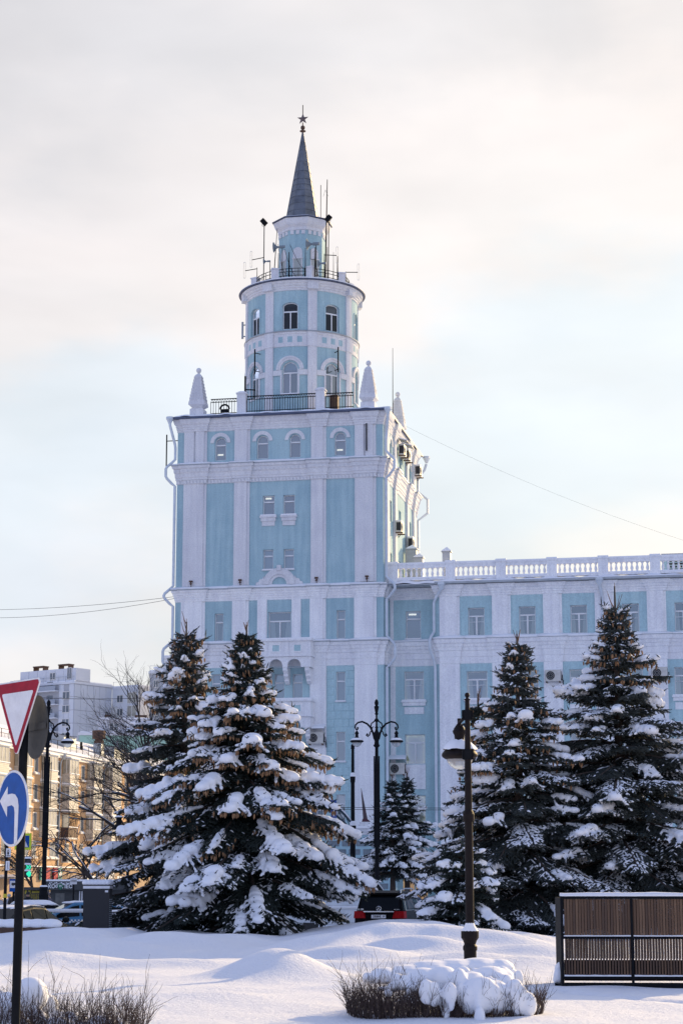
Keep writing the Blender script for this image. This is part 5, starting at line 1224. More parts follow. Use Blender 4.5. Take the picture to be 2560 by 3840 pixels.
# tall twin armed lamps
def twin_lamp(px, py, d, label, rz=0.0):
    p = at(px, py, d); H = p.z+.03
    x = at(px, 3400, d).x if False else p.x
    t = thing('twin_street_lamp', label, 'street lamp', (x, d, -.03), rz, 'ornate twin armed street lamps')
    m = MB(); m.lathe([(.30,0),(.30,.10),(.24,.16),(.24,1.0),(.30,1.06),(.32,1.16),(.22,1.20),(.19,1.32),(.23,1.42),(.235,1.60),(.19,1.74),(.17,1.80),(.19,1.86),(.19,1.98),(.115,2.02)], 16); m.obj('pedestal', M['iron'], t)
    m = MB(); m.lathe([(.32,1.165),(.30,1.22),(.23,1.26)], 16); m.lathe([(.192,1.985),(.17,2.03),(.12,2.06)], 14); m.obj('collar_snow', M['snowpack'], t, smooth=True)
    m = MB(); m.lathe([(.11,2.0),(.095,5.0),(.14,5.02),(.14,5.1),(.10,5.12),(.10,H-3.4),(.13,H-3.38),(.13,H-3.2),(.085,H-3.18),(.075,H-2.25)], 14); m.obj('pole', M['iron'], t)
    m = MB()
    for s in (-1,1):
        m.box(s*.115-.030, s*.115+.030, -.03, .03, 3.8, H-2.7)
        if rz: m.box(s*.20-.018, s*.20+.018, -.02, .02, 5.7, 7.8)
        for q in (3.7,5.1,6.9): m.box(min(0,s*.1), max(0,s*.1), -.02, .02, q, q+.04)
        if rz:
            for q in (5.8,7.7): m.box(min(0,s*.20), max(0,s*.20), -.012, .012, q, q+.03)
    m.obj('banner_bracket', M['iron'], t)
    m = MB(); z = H-2.3
    m.lathe([(.07,z),(.13,z+.05),(.16,z+.12),(.11,z+.16),(.10,z+.30),(.13,z+.40),(.16,z+.62),(.12,z+.72),(.07,z+.8),(.05,z+.9),(.09,z+.95),(.05,z+1.0),(.045,z+1.2),(.085,z+1.26),(.045,z+1.32),(.045,z+1.55),(.10,z+1.60),(.06,z+1.64),(.10,z+1.85),(.12,z+1.95),(.06,z+1.99),(.09,z+2.06),(.10,z+2.14),(.07,z+2.24),(.0,z+2.32)], 12); m.obj('finial', M['iron'], t, smooth=True)
    for s in (-1,1):
        m = MB(); zc = H-1.35
        P = [(s*.10,0,zc-.55),(s*.17,0,zc-.25),(s*.28,0,zc),(s*.45,0,zc+.18),(s*.68,0,zc+.28),(s*.88,0,zc+.24),(s*1.0,0,zc+.12),(s*1.02,0,zc),(s*.97,0,zc-.09),(s*.90,0,zc-.08),(s*.89,0,zc-.01),(s*.94,0,zc+.01)]
        m.tube(P, [.05,.05,.048,.045,.043,.04,.038,.035,.035,.04,.05,.04], 8)
        P = [(s*.22,0,zc-.12),(s*.30,0,zc-.22),(s*.33,0,zc-.34),(s*.42,0,zc-.42),(s*.48,0,zc-.36),(s*.44,0,zc-.30),(s*.40,0,zc-.34)]
        m.tube(P, [.03,.03,.03,.035,.045,.045,.035], 8)
        P = [(s*.05,0,zc+.42),(s*.10,0,zc+.30),(s*.24,0,zc+.20),(s*.28,0,zc+.06),(s*.20,0,zc-.03),(s*.16,0,zc+.05)]
        m.tube(P, [.025,.03,.03,.03,.03,.025], 8)
        o = m.obj('arm', M['iron'], t, smooth=True)
        m = MB(); q = s*.94; zr2 = zc-.66
        m.tube([(q,0,zc-.06),(q,0,zr2+.46)], .025, 6); m.lathe([(.03,zr2+.50),(.09,zr2+.42),(.10,zr2+.37),(.07,zr2+.33),(.085,zr2+.20),(.14,zr2+.17),(.24,zr2+.10),(.31,zr2+.03),(.335,zr2),(.30,zr2-.03),(.24,zr2-.05)], 20, (q,0,0)); m.obj('lantern', M['iron'], t, smooth=True)
        m = MB(); m.lathe([(0,zr2-.26),(.10,zr2-.235),(.18,zr2-.17),(.24,zr2-.05)], 18, (q,0,0)); m.obj('bowl', M['bowl'], t, smooth=True)
        m = MB(); m.lathe([(.30,zr2+.055),(.27,zr2+.10),(.20,zr2+.155),(.17,zr2+.165)], 20, (q,0,0)); m.obj('lantern_snow', M['snowpack'], t, smooth=True)
    return t
twin_lamp(1411, 2622, 95, 'ornate black twin armed street lamp rising behind the black car')
twin_lamp(184, 2624, 95, 'ornate black twin armed street lamp beside the arrow sign and tan flats', R(12))
# distant lamp half hidden by the big spruce
p = at(484, 3035, 74)
t = thing('street_lamp', 'distant dark single lamp showing over branches left of the biggest spruce', 'street lamp', (p.x, 74, -.03)); H = p.z+.03
m = MB(); m.lathe([(.10,0),(.06,1),(.045,H-.3),(.09,H-.28),(.09,H-.02),(.04,H)], 10); m.obj('pole', M['iron'], t)
m = MB(); m.tube([(0,0,H-.12),(-.36,0,H-.10)], .03, 6); m.tube([(0,0,H-.5),(-.12,0,H-.22),(-.33,0,H-.14)], .02, 6); m.obj('arm', M['iron'], t)
m = MB(); m.lathe([(.03,H-.02),(.04,H-.18),(.13,H-.26),(.15,H-.30),(.10,H-.34),(.10,H-.52),(.30,H-.72)], 12, (-.36,0,0)); m.obj('lantern', M['iron'], t)
m = MB(); m.lathe([(.145,H-.285),(.12,H-.24),(.05,H-.20)], 12, (-.36,0,0)); m.obj('lantern_snow', M['snowpack'], t)
# post with truss arch over the street
p = at(1322, 2790, 100)
t = thing('arch_post', 'black street post carrying a snowy curved truss arch with blue plates', 'arch', (p.x, 100, -.03)); H = p.z+.03
zA = at(1322, 3085, 100).z+.03; zK = at(1322, 2905, 100).z+.03
m = MB(); m.lathe([(.13,0),(.13,zA-.3),(.16,zA-.28),(.16,zA-.15),(.10,zA-.1),(.095,zK-.4),(.12,zK-.35),(.13,zK-.1),(.10,zK),(.075,zK+.1),(.065,H-.25),(.11,H-.22),(.08,H-.15),(.10,H-.1),(.04,H)], 12); m.obj('post', M['iron'], t)
m = MB(); m.lathe([(.165,zA-.145),(.15,zA),(.10,zA+.08)], 12); m.lathe([(.13,zK-.095),(.11,zK+.06),(.08,zK+.10)], 12); m.obj('collar_snow', M['snowpack'], t)
M['archblue'] = mat('dark_blue_truss_paint', (.03,.055,.075), .5, .2, vary=.2, vscale=6)
def arcp(s, off): 
    x = -9.0*s; return (x, 0, zA-.42+2.35*math.sin(math.pi*min(s*1.0,1))**.85+off*(.55+.45*math.sin(math.pi*s)))
m = MB(); n = 22
up = [arcp(i/n, .62) for i in range(n+1)]; lo = [arcp(i/n, -.05) for i in range(n+1)]
m.tube(up, .07, 6); m.tube(lo, .06, 6)
for i in range(n): m.bar(up[i], lo[i], .04); m.bar(lo[i], up[i+1], .04)
m.obj('truss', M['archblue'], t)
m = MB(); m.tube([(q[0],0,q[2]+.085) for q in up], .055, 6); m.obj('truss_snow', M['snowpack'], t)
for s in (.105, .20):
    q = arcp(s, .3); m = MB(); m.box(q[0]-.14,q[0]+.14,-.16,-.12,q[2]-.50,q[2]+.42); o = m.obj('blue_plate', mat('blue_plate_paint', (.03,.09,.33), .5), t)
    m = MB(); m.box(q[0]-.02,q[0]+.03,-.165,-.161,q[2]-.38,q[2]+.1); m.prism([(q[0]-.09,q[2]+.1),(q[0]+.09,q[2]+.1),(q[0]+.0,q[2]+.28)], -.165, -.161); m.obj('arrow_mark', M['frame'], o)
p0 = arcp(1.0,0); m = MB(); m.lathe([(.24,0),(.24,zA-.3),(.16,zA),(.15,zK),(.08,H)], 12, (p0[0],0,0)); m.obj('post', M['iron'], t)
# ------------------------------------------------------------------ sign post at the left edge
M['red'] = mat('traffic_red', (.36,.008,.03), .5, vary=.22, vscale=11, spec=.15)
M['signwhite'] = mat('sign_white', (.78,.78,.80), .45, vary=.14, vscale=9)
M['signblue'] = mat('traffic_blue', (.006,.085,.36), .5, vary=.22, vscale=11, spec=.15)
M['signback'] = mat('dull_zinc_sign_back', (.075,.075,.072), .6, .0, spec=.2, vary=.35, vscale=5)
M['lime'] = mat('fluorescent_lime', (.62,.78,.03), .5)
SX = at(66, 3600, 18.5).x; zg = .05
t = thing('sign_post', 'black sign post with red give way triangle above blue left arrow disc', 'traffic sign', (SX, 18.5, zg))
zt = at(100, 2590, 18.5).z-zg
m = MB(); m.lathe([(.041,0),(.041,zt),(.0,zt+.01)], 14); m.obj('pole', M['iron'], t, smooth=False)
def sign_frame(px, py, th, off):
    """basis of a plate turned by th from frontal; right edge nearer the camera"""
    e1 = np.array([math.cos(th), -math.sin(th), 0]); nn = np.array([-math.sin(th), -math.cos(th), 0])
    c = np.array(at(px, py, 18.5))-np.array([SX, 18.5, zg]); c[1] = 0
    k = c+nn*off
    return lambda x, z, o=0: tuple(k+e1*x+np.array([0,0,z])+nn*o)
def plate(nm, poly, F, o0, o1, mt, parent):
    n = len(poly); m = MB(); m.add([F(x,z,o0) for x, z in poly]+[F(x,z,o1) for x, z in poly], [list(range(n))[::-1], list(range(n,2*n))]+[[i,(i+1)%n,(i+1)%n+n,i+n] for i in range(n)]); return m.obj(nm, mt, parent)
def rtri(h, r, n=6):
    s = h/.866/2; C = [(-s,h*.55),(s,h*.55),(0,-h*.45)]; P = []
    cx = sum(c[0] for c in C)/3; cz = sum(c[1] for c in C)/3
    for (x,z) in C:
        d = math.hypot(x-cx,z-cz); q = (x+(cx-x)/d*2*r, z+(cz-z)/d*2*r); a0 = math.atan2(z-cz,x-cx)
        for i in range(n+1):
            a = a0+math.pi/3-(2*math.pi/3)*i/n; P.append((q[0]+r*math.cos(a), q[1]+r*math.sin(a)))
    # order the corners round the triangle
    P = sorted(P, key=lambda p: math.atan2(p[1]-cz, p[0]-cx)); return P
F = sign_frame(87, 2712, R(51), .05)
o = plate('give_way_sign', rtri(.71,.035), F, 0, .012, M['signwhite'], t)
q1, q2 = rtri(.685,.03), rtri(.50,.012)
dz = -.004
plate('red_border', q1, F, .012, .015, M['red'], o); plate('white_centre', [(x, z+.008) for x, z in q2], F, .015, .018, M['signwhite'], o)
F = sign_frame(70, 3032, R(57), .05)
circ = lambda r, n=40: [(r*math.cos(2*math.pi*i/n), r*math.sin(2*math.pi*i/n)) for i in range(n)]
o = plate('turn_left_sign', circ(.348), F, 0, .012, M['signwhite'], t)
plate('blue_disc', circ(.326), F, .012, .015, M['signblue'], o)
# white arrow: shaft up, bend left, head
aw = [(.075,-.33),(.145,-.30),(.155,.02),(.13,.085),(.07,.125),(0,.135),(-.10,.13),(-.10,.205),(-.275,.075),(-.10,-.075),(-.10,.02),(.0,.03),(.05,.01),(.07,-.04)]
m = MB(); tri = bpy.data.meshes.new('arrow_tmp'); bm_pts = [F(x, z, .017) for x, z in aw]
m.add(bm_pts, [list(range(len(aw)))]); m.obj('arrow', M['signwhite'], o)
F = sign_frame(116, 2726, R(61), -.05)
o = plate('sign_back', circ(.295), F, -.012, 0, M['signback'], t)
m = MB(); m.add([F(-.30,-.03,.012),F(.30,-.03,.012),F(.30,.03,.012),F(-.30,.03,.012)], [[0,1,2,3]]); m.obj('stiffener', M['signback'], o)
# black post with two small white plates
p = at(17, 3470, 50); t = thing('sign_post', 'thin black post with two little white information plates at the left edge', 'sign', (p.x, 50, float(hgt(p.x,50))-.1)); g = t.location.z
zt = at(28, 3160, 50).z-g
m = MB(); m.tube([(0,0,0),(0,0,zt)], .04, 8); m.obj('pole', M['iron'], t)
def wp(y0, y1, w): 
    z0, z1 = at(30, y1, 50).z-g, at(30, y0, 50).z-g
    m = MB(); m.box(.0,w,-.06,-.045,z0,z1); return m.obj('white_plate', M['signwhite'], t), z0, z1
o, z0, z1 = wp(3181, 3214, .115); m = MB(); m.box(.03,.075,-.063,-.061,z0+.06,z0+.12); m.tube([(.035,-.062,z0+.12),(.038,-.062,z0+.16),(.052,-.062,z0+.175),(.066,-.062,z0+.16),(.07,-.062,z0+.12)], .006, 4); m.box(.015,.10,-.063,-.061,z0+.02,z0+.04); m.obj('pictogram', M['black'], o)
o, z0, z1 = wp(3229, 3264, .095); m = MB(); m.tube([(.05,-.062,z1-.03),(.05,-.062,z0+.07),(.065,-.062,z0+.04),(.04,-.062,z0+.03)], .005, 4); m.obj('pictogram', M['black'], o)
m = MB(); zz1 = at(17,3352,50).z-g; m.tube([(0,0,zz1-.09),(0,0,zz1)], .047, 8); m.obj('yellow_band', mat('yellow_band_paint', (.6,.5,.03), .6), t)
# bus stop sign
p = at(47, 3330, 76); t = thing('bus_stop_sign', 'blue and white bus stop sign behind the black post', 'sign', (p.x, 76, -.03))
z0, z1 = at(47,3344,76).z+.03, at(47,3296,76).z+.03; w = .20
m = MB(); m.tube([(0.05,0,0),(.05,0,z1)], .035, 8); m.obj('pole', M['iron'], t)
m = MB(); m.box(-.10,.36,-.06,-.04,z0,z1); o = m.obj('sign_plate', M['signblue'], t)
m = MB(); m.box(-.075,.335,-.066,-.061,z0+.14,z1-.07); m.obj('white_field', M['signwhite'], o)
m = MB(); m.box(-.02,.28,-.070,-.067,z0+.24,z0+.33); m.ball((.04,-.068,z0+.235),(.025,.003,.025)); m.ball((.22,-.068,z0+.235),(.025,.003,.025)); m.obj('bus_pictogram', M['black'], o)
# traffic light with lime edged crossing sign
p = at(86, 3330, 78); t = thing('traffic_light', 'traffic light showing green below a lime edged pedestrian crossing sign', 'traffic light', (p.x, 78, -.03)); X0 = p.x
zf = lambda y: at(90, y, 78).z+.03
m = MB(); m.tube([(0,0,0),(0,0,zf(3110))], .05, 8); m.obj('pole', M['iron'], t)
hx = at(104, 3250, 78).x-X0
m = MB(); m.box(hx-.10,hx+.06,-.20,.10,zf(3291),zf(3211)); m.obj('housing', M['black'], t)
M['green'] = mat('green_signal_lens', (.02,.35,.22), .4, emit=(.03,.85,.48), es=.75); M['offlens'] = mat('unlit_lens', (.03,.03,.035), .3)
for i, y in enumerate((3230,3253,3277)):
    m = MB(); zc = zf(y); m.ball((hx+.06,-.12,zc), (.11,.10,.125), 14, 10); m.obj('lens', M['green'] if i == 2 else M['offlens'], t, smooth=True)
    m = MB(); m.hexa([(hx-.10,-.26,zc+.10),(hx+.15,-.26,zc+.10),(hx+.15,.06,zc+.10),(hx-.10,.06,zc+.10),(hx-.06,-.22,zc+.17),(hx+.12,-.22,zc+.17),(hx+.12,.04,zc+.17),(hx-.06,.04,zc+.17)]); m.obj('visor_snow', M['snowpack'], t)
text_mesh('30', .20, M['green'], 'timer_digits', t, (hx+.07,-.24,zf(3253)), (math.pi/2,0,0), .006)
sx0, sx1, s0, s1 = at(58,3150,78).x-X0, at(120,3150,78).x-X0, zf(3187), zf(3125)
m = MB(); m.box(sx0,sx1,-.09,-.07,s0,s1); o = m.obj('crossing_sign', M['lime'], t)
m = MB(); m.box(sx0+.08,sx1-.08,-.095,-.091,s0+.09,s1-.09); m.obj('blue_field', M['signblue'], o)
m = MB(); cx = (sx0+sx1)/2; m.prism([(cx-.2,s0+.11),(cx+.2,s0+.11),(cx,s1-.12)], -.10, -.096); m.obj('white_triangle', M['signwhite'], o)
m = MB(); m.tube([(cx,-.103,s0+.33),(cx,-.103,s0+.2),(cx-.06,-.103,s0+.12)], .015, 4); m.tube([(cx,-.103,s0+.2),(cx+.06,-.103,s0+.12)], .015, 4); m.obj('walking_pictogram', M['black'], o)
# small stop line board
p = at(277, 3322, 82); t = thing('stop_line_sign', 'small white board lettered СТОП on a dark post by the coffee kiosk', 'sign', (p.x, 82, -.03)); z0, z1 = at(277,3316,82).z+.03, at(277,3293,82).z+.03
m = MB(); m.tube([(0,0,0),(0,0,z1-.03)], .03, 8); m.obj('post', M['iron'], t)
m = MB(); m.box(-.135,.135,-.05,-.035,z0,z1); o = m.obj('board', M['signwhite'], t)
text_mesh('СТОП', .105, M['black'], 'lettering', o, (0,-.053,(z0+z1)/2), (math.pi/2,0,0), .002, .80)
# ------------------------------------------------------------------ slatted bin screen at the right
M['slat'] = mat('weathered_brown_slat', (.16,.085,.046), .75, vary=.35, vscale=7, bump=.3, bscale=35, streak=True, col2=(.07,.045,.03))
M['slat3'] = mat('bleached_brown_slat', (.19,.115,.07), .8, vary=.4, vscale=9, bump=.3, bscale=35, streak=True)
M['slat2'] = mat('darker_brown_slat', (.115,.064,.038), .75, vary=.35, vscale=7, bump=.3, bscale=35, streak=True, col2=(.05,.032,.024))
fx0 = at(2110, 3690, 29.5).x; fd = 29.5; th = R(-3.0)
t = thing('slatted_screen', 'dark framed screen of narrow brown wooden slats with a snow topped rail', 'fence', (fx0, fd, .42), th)
fz = lambda y: at(2110, y, fd).z-.42
W1, z_t, z_m, z_b = 1.005, fz(3366), fz(3516), fz(3666)
for s0 in (0.0, W1, 2*W1):
    for z0, z1 in ((z_b,z_m),(z_m,z_t)):
        pass
me1 = {}
def slat(x, z0, z1, y, wd, mt, lean=0):
    k = (round(z1-z0,3), round(wd,3), mt)
    if k not in me1: me1[k] = MB().box(-wd/2,wd/2,-.009,.009,0,z1-z0).mesh('slat', M[mt])
    o = bpy.data.objects.new('slat', me1[k]); COL.objects.link(o); o.parent = t; o.location = (x, y+rnd.uniform(-.003,.003), z0); o.rotation_euler = (0, rnd.uniform(-.004,.004)+lean, rnd.uniform(-.06,.06))
x = .05
while x < 2.6:
    slat(x, z_m+.02, z_t-.02, 0, .034, rnd.choice(['slat','slat','slat2','slat3'])); slat(x+.0, z_b+.02, z_m-.02, 0, .026, rnd.choice(['slat2','slat2','slat'])); x += .0418
x = .065      # far side of the enclosure, seen through the gaps
while x < 2.6: slat(x, z_m-.3, z_t-.02, .10, .034, 'slat2'); x += .0418
f = MB()
for xx in (0.0, W1, 2*W1): f.box(xx-.018,xx+.018,-.03,.03,-.10,z_t+.01)
f.obj('frame_post', M['iron'], t)
for zz_ in (z_t, z_m, z_b):
    f = MB(); f.box(.018,2.7,-.028,.028,zz_-.018,zz_+.018); f.obj('frame_rail', M['iron'], t)
f = MB(); f.box(0.02,2.7,-.02,.02,-.14,z_b-.07); f.obj('kick_board', M['iron'], t)
def snowstrip(x0, x1, z, y0, y1, h, seed, hump=None):
    rs = np.random.RandomState(seed); n = 40; X = np.linspace(x0, x1, n); hh = h*(.75+.5*np.convolve(rs.rand(n+6), np.ones(5)/5, 'same')[3:n+3])
    if hump: hh = hh+hump(X)
    v = []; 
    for i in range(n): v += [(X[i],y0,z),(X[i],y0-.004,z+hh[i]*.6),(X[i],(y0+y1)/2,z+hh[i]),(X[i],y1,z+hh[i]*.6),(X[i],y1,z)]
    m = MB(); m.add(v, [[i*5+j,(i+1)*5+j,(i+1)*5+j+1,i*5+j+1] for i in range(n-1) for j in range(4)]); return m.obj('rail_snow', M['snowpack'], t, smooth=True)
snowstrip(-.02,2.7,z_t+.02,-.035,.20,.055,1); snowstrip(.02,W1-.02,z_m+.019,-.035,.03,.018,2); snowstrip(W1+.02,2*W1,z_m+.019,-.035,.03,.018,3)
snowstrip(.02,W1-.03,z_b+.019,-.035,.03,.022,4); snowstrip(W1+.02,2*W1,z_b+.019,-.035,.03,.022,5)
n = 44; X = np.linspace(.06, .96, n); hh = .005+.105*np.exp(-((X-.49)/.21)**2)   # drift heaped behind the slats
m = MB(); m.add([q for i in range(n) for q in ((X[i],.02,z_m+.02),(X[i],.025,z_m+.02+hh[i]),(X[i],.085,z_m+.02+hh[i]*.8))], [[i*3+j,(i+1)*3+j,(i+1)*3+j+1,i*3+j+1] for i in range(n-1) for j in range(2)]); m.obj('drift_snow', M['snowpack'], t, smooth=True)
b = MB(); b.box(0.03,2.7,.14,.16,z_b-.05,z_m-.32); b.box(-.02,.02,.03,1.4,-.1,z_t); b.obj('side_frame', M['iron'], t)
# low bench end beside it
p = at(2094, 3665, 29.9); t = thing('bench_end', 'end of a low snow covered bench just left of the slatted screen', 'bench', (p.x, 29.9, .42), th)
m = MB(); m.hexa([(-.06,-.05,-.1),(.07,-.05,-.1),(.07,.05,-.1),(-.06,.05,-.1),(-.06,-.05,.12),(.07,-.05,.05),(.07,.05,.05),(-.06,.05,.12)]); m.obj('end_panel', M['iron'], t)
blobs('snow_cushion', [(0.02,.05,.22),(.06,.2,.30),(0,.1,.16)], [(.10,.16,.12),(.12,.2,.12),(.09,.12,.09)], [(1,0,0)]*3, M['pad'], t, .02, 3)
# ------------------------------------------------------------------ hedge and shrub
M['twig'] = mat('brown_twigs', (.075,.05,.042), .85, vary=.4, vscale=30)
def hedge(name, label, px0, px1, d, depth, h, seed, nst, snow, g=None, upright=.25, cat='hedge'):
    rs = np.random.RandomState(seed); xa, xb = at(px0, 3780, d).x, at(px1, 3780, d).x
    t = thing(name, label, cat, ((xa+xb)/2, d+depth/2, float(hgt((xa+xb)/2, d+depth/2))), 0, g); O_ = np.array(t.location); W = (xb-xa)/2
    tw = MB(); pts3 = []
    def stem(x, y, z, dirv, L, r, depth_):
        n = 4; P = [np.array([x,y,z])]; dv = np.array(dirv, float)
        for i in range(n): dv = dv+rs.uniform(-.20,.20,3); dv /= np.linalg.norm(dv); P.append(P[-1]+dv*L/n)
        tw.tube(P, list(np.linspace(r, r*.35, n+1)), 3, cap=False)
        if depth_ > 0:
            for _ in range(3):
                i = rs.randint(1, n+1); d2 = dv+rs.uniform(-.7,.7,3)+np.array([0,0,.2]); stem(*P[i], d2/np.linalg.norm(d2), L*rs.uniform(.3,.55), r*.6, depth_-1)
    for i in range(nst):
        u = rs.uniform(-1,1); q = math.sqrt(max(0, 1-abs(u)**6)); y = rs.uniform(-depth/2, depth/2)*q
        if rs.rand() < .6: y = -depth/2*q*rs.uniform(.7,1.0)
        x = u*W; z = float(hgt(O_[0]+x, O_[1]+y))-O_[2]-.05
        hh = h(u)*rs.uniform(.65,1.1)*(1.6 if rs.rand() < .09 else 1)
        stem(x, y, z, (rs.uniform(-.4,.4)*upright*2+u*.10, -.15+rs.uniform(-.3,.2), 1), hh, .0043, 1)
    tw.obj('branches', M['twig'], t, kind='stuff')
    C, Rr = snow(W, depth, rs)
    for i in range(len(C)): C[i] = (C[i][0], C[i][1], C[i][2]+float(hgt(O_[0]+C[i][0], O_[1]+C[i][1]))-O_[2])
    blobs('snow_cap', C, Rr, [(1,0,0)]*len(C), M['pad'], t, .022, 4)
    return t
def snow1(W, D, rs):
    C, Rr = [], []
    def add(x, y, z, a, b, c): C.append((x*W, y*D, z)); Rr.append((a, b, c))
    for x, y, z, a, b, c in [(-.60,.25,.42,.20,.30,.085),(-.35,.3,.44,.30,.4,.10),(-.10,.35,.46,.34,.45,.12),(.15,.4,.47,.34,.45,.12),(.40,.42,.48,.30,.4,.12),(.62,.40,.44,.20,.3,.15),
        (-.02,-.15,.38,.20,.28,.17),(.13,-.32,.30,.13,.2,.24),(-.22,-.05,.40,.22,.3,.13),(.27,-.2,.33,.20,.3,.15),(.34,-.44,.24,.24,.20,.22),(.50,-.40,.20,.17,.18,.20),(.22,-.46,.20,.12,.12,.18),
        (.70,-.42,.17,.14,.14,.18),(.82,-.40,.12,.11,.14,.15),(.60,.1,.36,.18,.25,.14),(.79,.15,.36,.07,.08,.12),(-.02,-.48,.10,.06,.06,.16),(.31,-.62,.03,.07,.07,.12),(.48,.0,.42,.2,.3,.1),(.88,-.2,.06,.12,.15,.10),(-.78,.15,.38,.09,.14,.07)]:
        add(x, y, z, a, b, c)
    for i in range(70):
        x = rs.uniform(-.72,.82); y = rs.uniform(-.45,.42); add(x, y, .40-.10*max(0,-y)*2+rs.uniform(-.07,.05), rs.uniform(.04,.12), rs.uniform(.05,.13), rs.uniform(.03,.08))
    for i in range(16):       # folds hanging down the front
        x = rs.uniform(-.25,.72); add(x, -.50+rs.uniform(-.05,.06), rs.uniform(.16,.30), rs.uniform(.05,.10), rs.uniform(.05,.09), rs.uniform(.09,.17))
    return C, Rr
hedge('hedge', 'low clipped hedge with bare brown stems under a thick heap of snow', 1305, 2050, 23.3, 1.5, lambda u: .36 if u < -.2 else .27, 8, 1450, snow1, upright=.12)
def snow2(W, D, rs):
    C, Rr = [], []
    for x, y, z, a, b, c in [(-.28,-.1,.40,.17,.17,.17),(-.55,0,.30,.10,.12,.12),(-.8,-.2,.22,.22,.25,.18),(-1.0,-.3,.12,.25,.25,.2),(-.6,-.3,.18,.2,.2,.12),(-.2,-.2,.16,.14,.14,.12),(.2,-.2,.16,.10,.10,.09),(-.4,-.35,.10,.2,.2,.12),(.55,-.2,.10,.14,.14,.10),(.0,.1,.12,.3,.3,.12),(-.42,-.25,.24,.14,.14,.13),(-.12,.05,.30,.11,.12,.10),(-.7,.1,.30,.16,.16,.13),(-.9,0,.24,.18,.2,.14),(.08,-.3,.10,.16,.16,.11),(.38,-.3,.06,.15,.15,.10),(.72,-.1,.05,.12,.14,.10)]:
        C.append((x*W, y*D, z*1.05)); Rr.append((a*1.12, b*1.12, c*1.12))
    return C, Rr
hedge('shrub', 'straggly leafless shrub with snow balls at the lower left corner', -160, 520, 20.6, 1.3, lambda u: .40, 15, 700, snow2, upright=.45, cat='shrub')
# low snow covered wall end at the left
p0, p1 = at(-60, 3455, 46), at(215, 3452, 46)
t = thing('low_wall', 'low dark wall with a smooth snow cap at the left edge', 'low wall', (p1.x, 46, float(hgt(p1.x,46))))
zz0 = p1.z-t.location.z; Lw = p1.x-p0.x
m = MB(); m.box(-Lw,-.05,0,.35,-.3,zz0-.16); m.obj('wall', M['rust'], t)
blobs('snow_cap', [(-Lw+.3*i, .17, zz0-.08) for i in range(int(Lw/.3)+1)], [(.28,.24,.12)]*(int(Lw/.3)+1), [(1,0,0)]*(int(Lw/.3)+1), M['pad'], t, .03, 4)
# ------------------------------------------------------------------ tan block of flats along the street
M['tan'] = mat('tan_brick_render', (.58,.36,.19), .9, vary=.14, vscale=.6, bump=.3, bscale=14)
M['tanbase'] = mat('brown_stone_ground_floor', (.40,.28,.18), .9, vary=.2, vscale=.8, bump=.3, bscale=8)
M['siding'] = mat('cream_siding', (.60,.55,.48), .7, vary=.12, vscale=2)
M['greysiding'] = mat('grey_siding', (.40,.39,.38), .7, vary=.12, vscale=2)
M['farglass'] = mat('far_window_glass', (.12,.14,.16), .12, vary=.4, vscale=.9, spec=.8)
M['paleglass'] = mat('pale_glazing', (.42,.40,.34), .2, vary=.35, vscale=1.2, spec=.7)
M['farwhite'] = mat('far_white_frame', (.70,.68,.66), .6)
UB = -46.8
FB = thing('apartment_block', 'long tan five storey block of flats with glazed balconies and snowy roof', 'building', bw(UB, 0, 0), -YAW)
# local: x out of the facade (towards the street), y along it (away from the camera), z up
V0, V1, HT = 30.0, 150.0, 15.0
w = MB(); w.box(-13, 0, V0, V1, 3.9, HT); w.obj('wall', M['tan'], FB)
w = MB(); w.box(-13, .12, V0, V1, -.1, 3.9); w.obj('ground_floor', M['tanbase'], FB)
w = MB(); w.box(-.2,.55,V0,V1,HT,HT+.22); w.box(-.0,.35,V0,V1,HT-.25,HT-.001); w.obj('eaves', M['farwhite'], FB)
r_ = MB(); r_.add([(.6,V0,HT+.225),(.6,V1,HT+.225),(-6.5,V1,HT+3.3),(-6.5,V0,HT+3.3)], [[0,1,2,3]]); r_.add([(-13.5,V0,HT+.22),(-13.5,V1,HT+.22),(-6.5,V1,HT+3.3),(-6.5,V0,HT+3.3)], [[3,2,1,0]]); r_.obj('roof', M['snowpack'], FB)
b = MB(); sweep_snow(b, [(.4,V1),(.4,V0)][::-1], .30, HT+.22, .28, 22); b.obj('eaves_snow', M['snowpack'], FB, smooth=True)
rl = MB(); rx, rz0 = -.5, HT+.65
for z in (.55,.95): rl.bar((rx,V0,rz0+z),(rx,V1,rz0+z),.035)
y = V0
while y < V1: rl.bar((rx,y,rz0),(rx,y,rz0+.95),.05); y += 2.0
y = V0
while y < 90: rl.bar((rx,y,rz0+.2),(rx,y,rz0+.55),.02); y += .4
rl.obj('roof_railing', M['iron'], FB)
def box_part(x0,x1,y0,y1,z0,z1,m,nm,par): b = MB(); b.box(x0,x1,y0,y1,z0,z1); return b.obj(nm, m, par)
def dormer(y, L=4.0):
    z = HT+1.4; o = box_part(-4.5,-1.9,y,y+L,z-.3,z+1.2,M['silver'],'dormer',FB)
    b = MB(); b.add([(-1.6,y-.2,z+1.2),(-1.6,y+L+.2,z+1.2),(-4.8,y+L+.2,z+1.75),(-4.8,y-.2,z+1.75)], [[0,1,2,3]]); b.obj('dormer_roof', M['tin'], o)
for y in (86, 103.5): dormer(y)
for y, h in ((98.0,3.6),):
    o = box_part(-2.6,-1.7,y,y+1.1,HT+.8,HT+2.6,M['silver'],'chimney',FB)
    b = MB(); b.lathe([(.55,HT+2.6),(.55,HT+2.9),(.45,HT+2.9),(.45,HT+3.1),(.75,HT+3.1),(.75,HT+4.0),(.0,HT+4.1)], 12, (-2.15,y+.55,0)); b.obj('chimney_cowl', M['rust'], o)
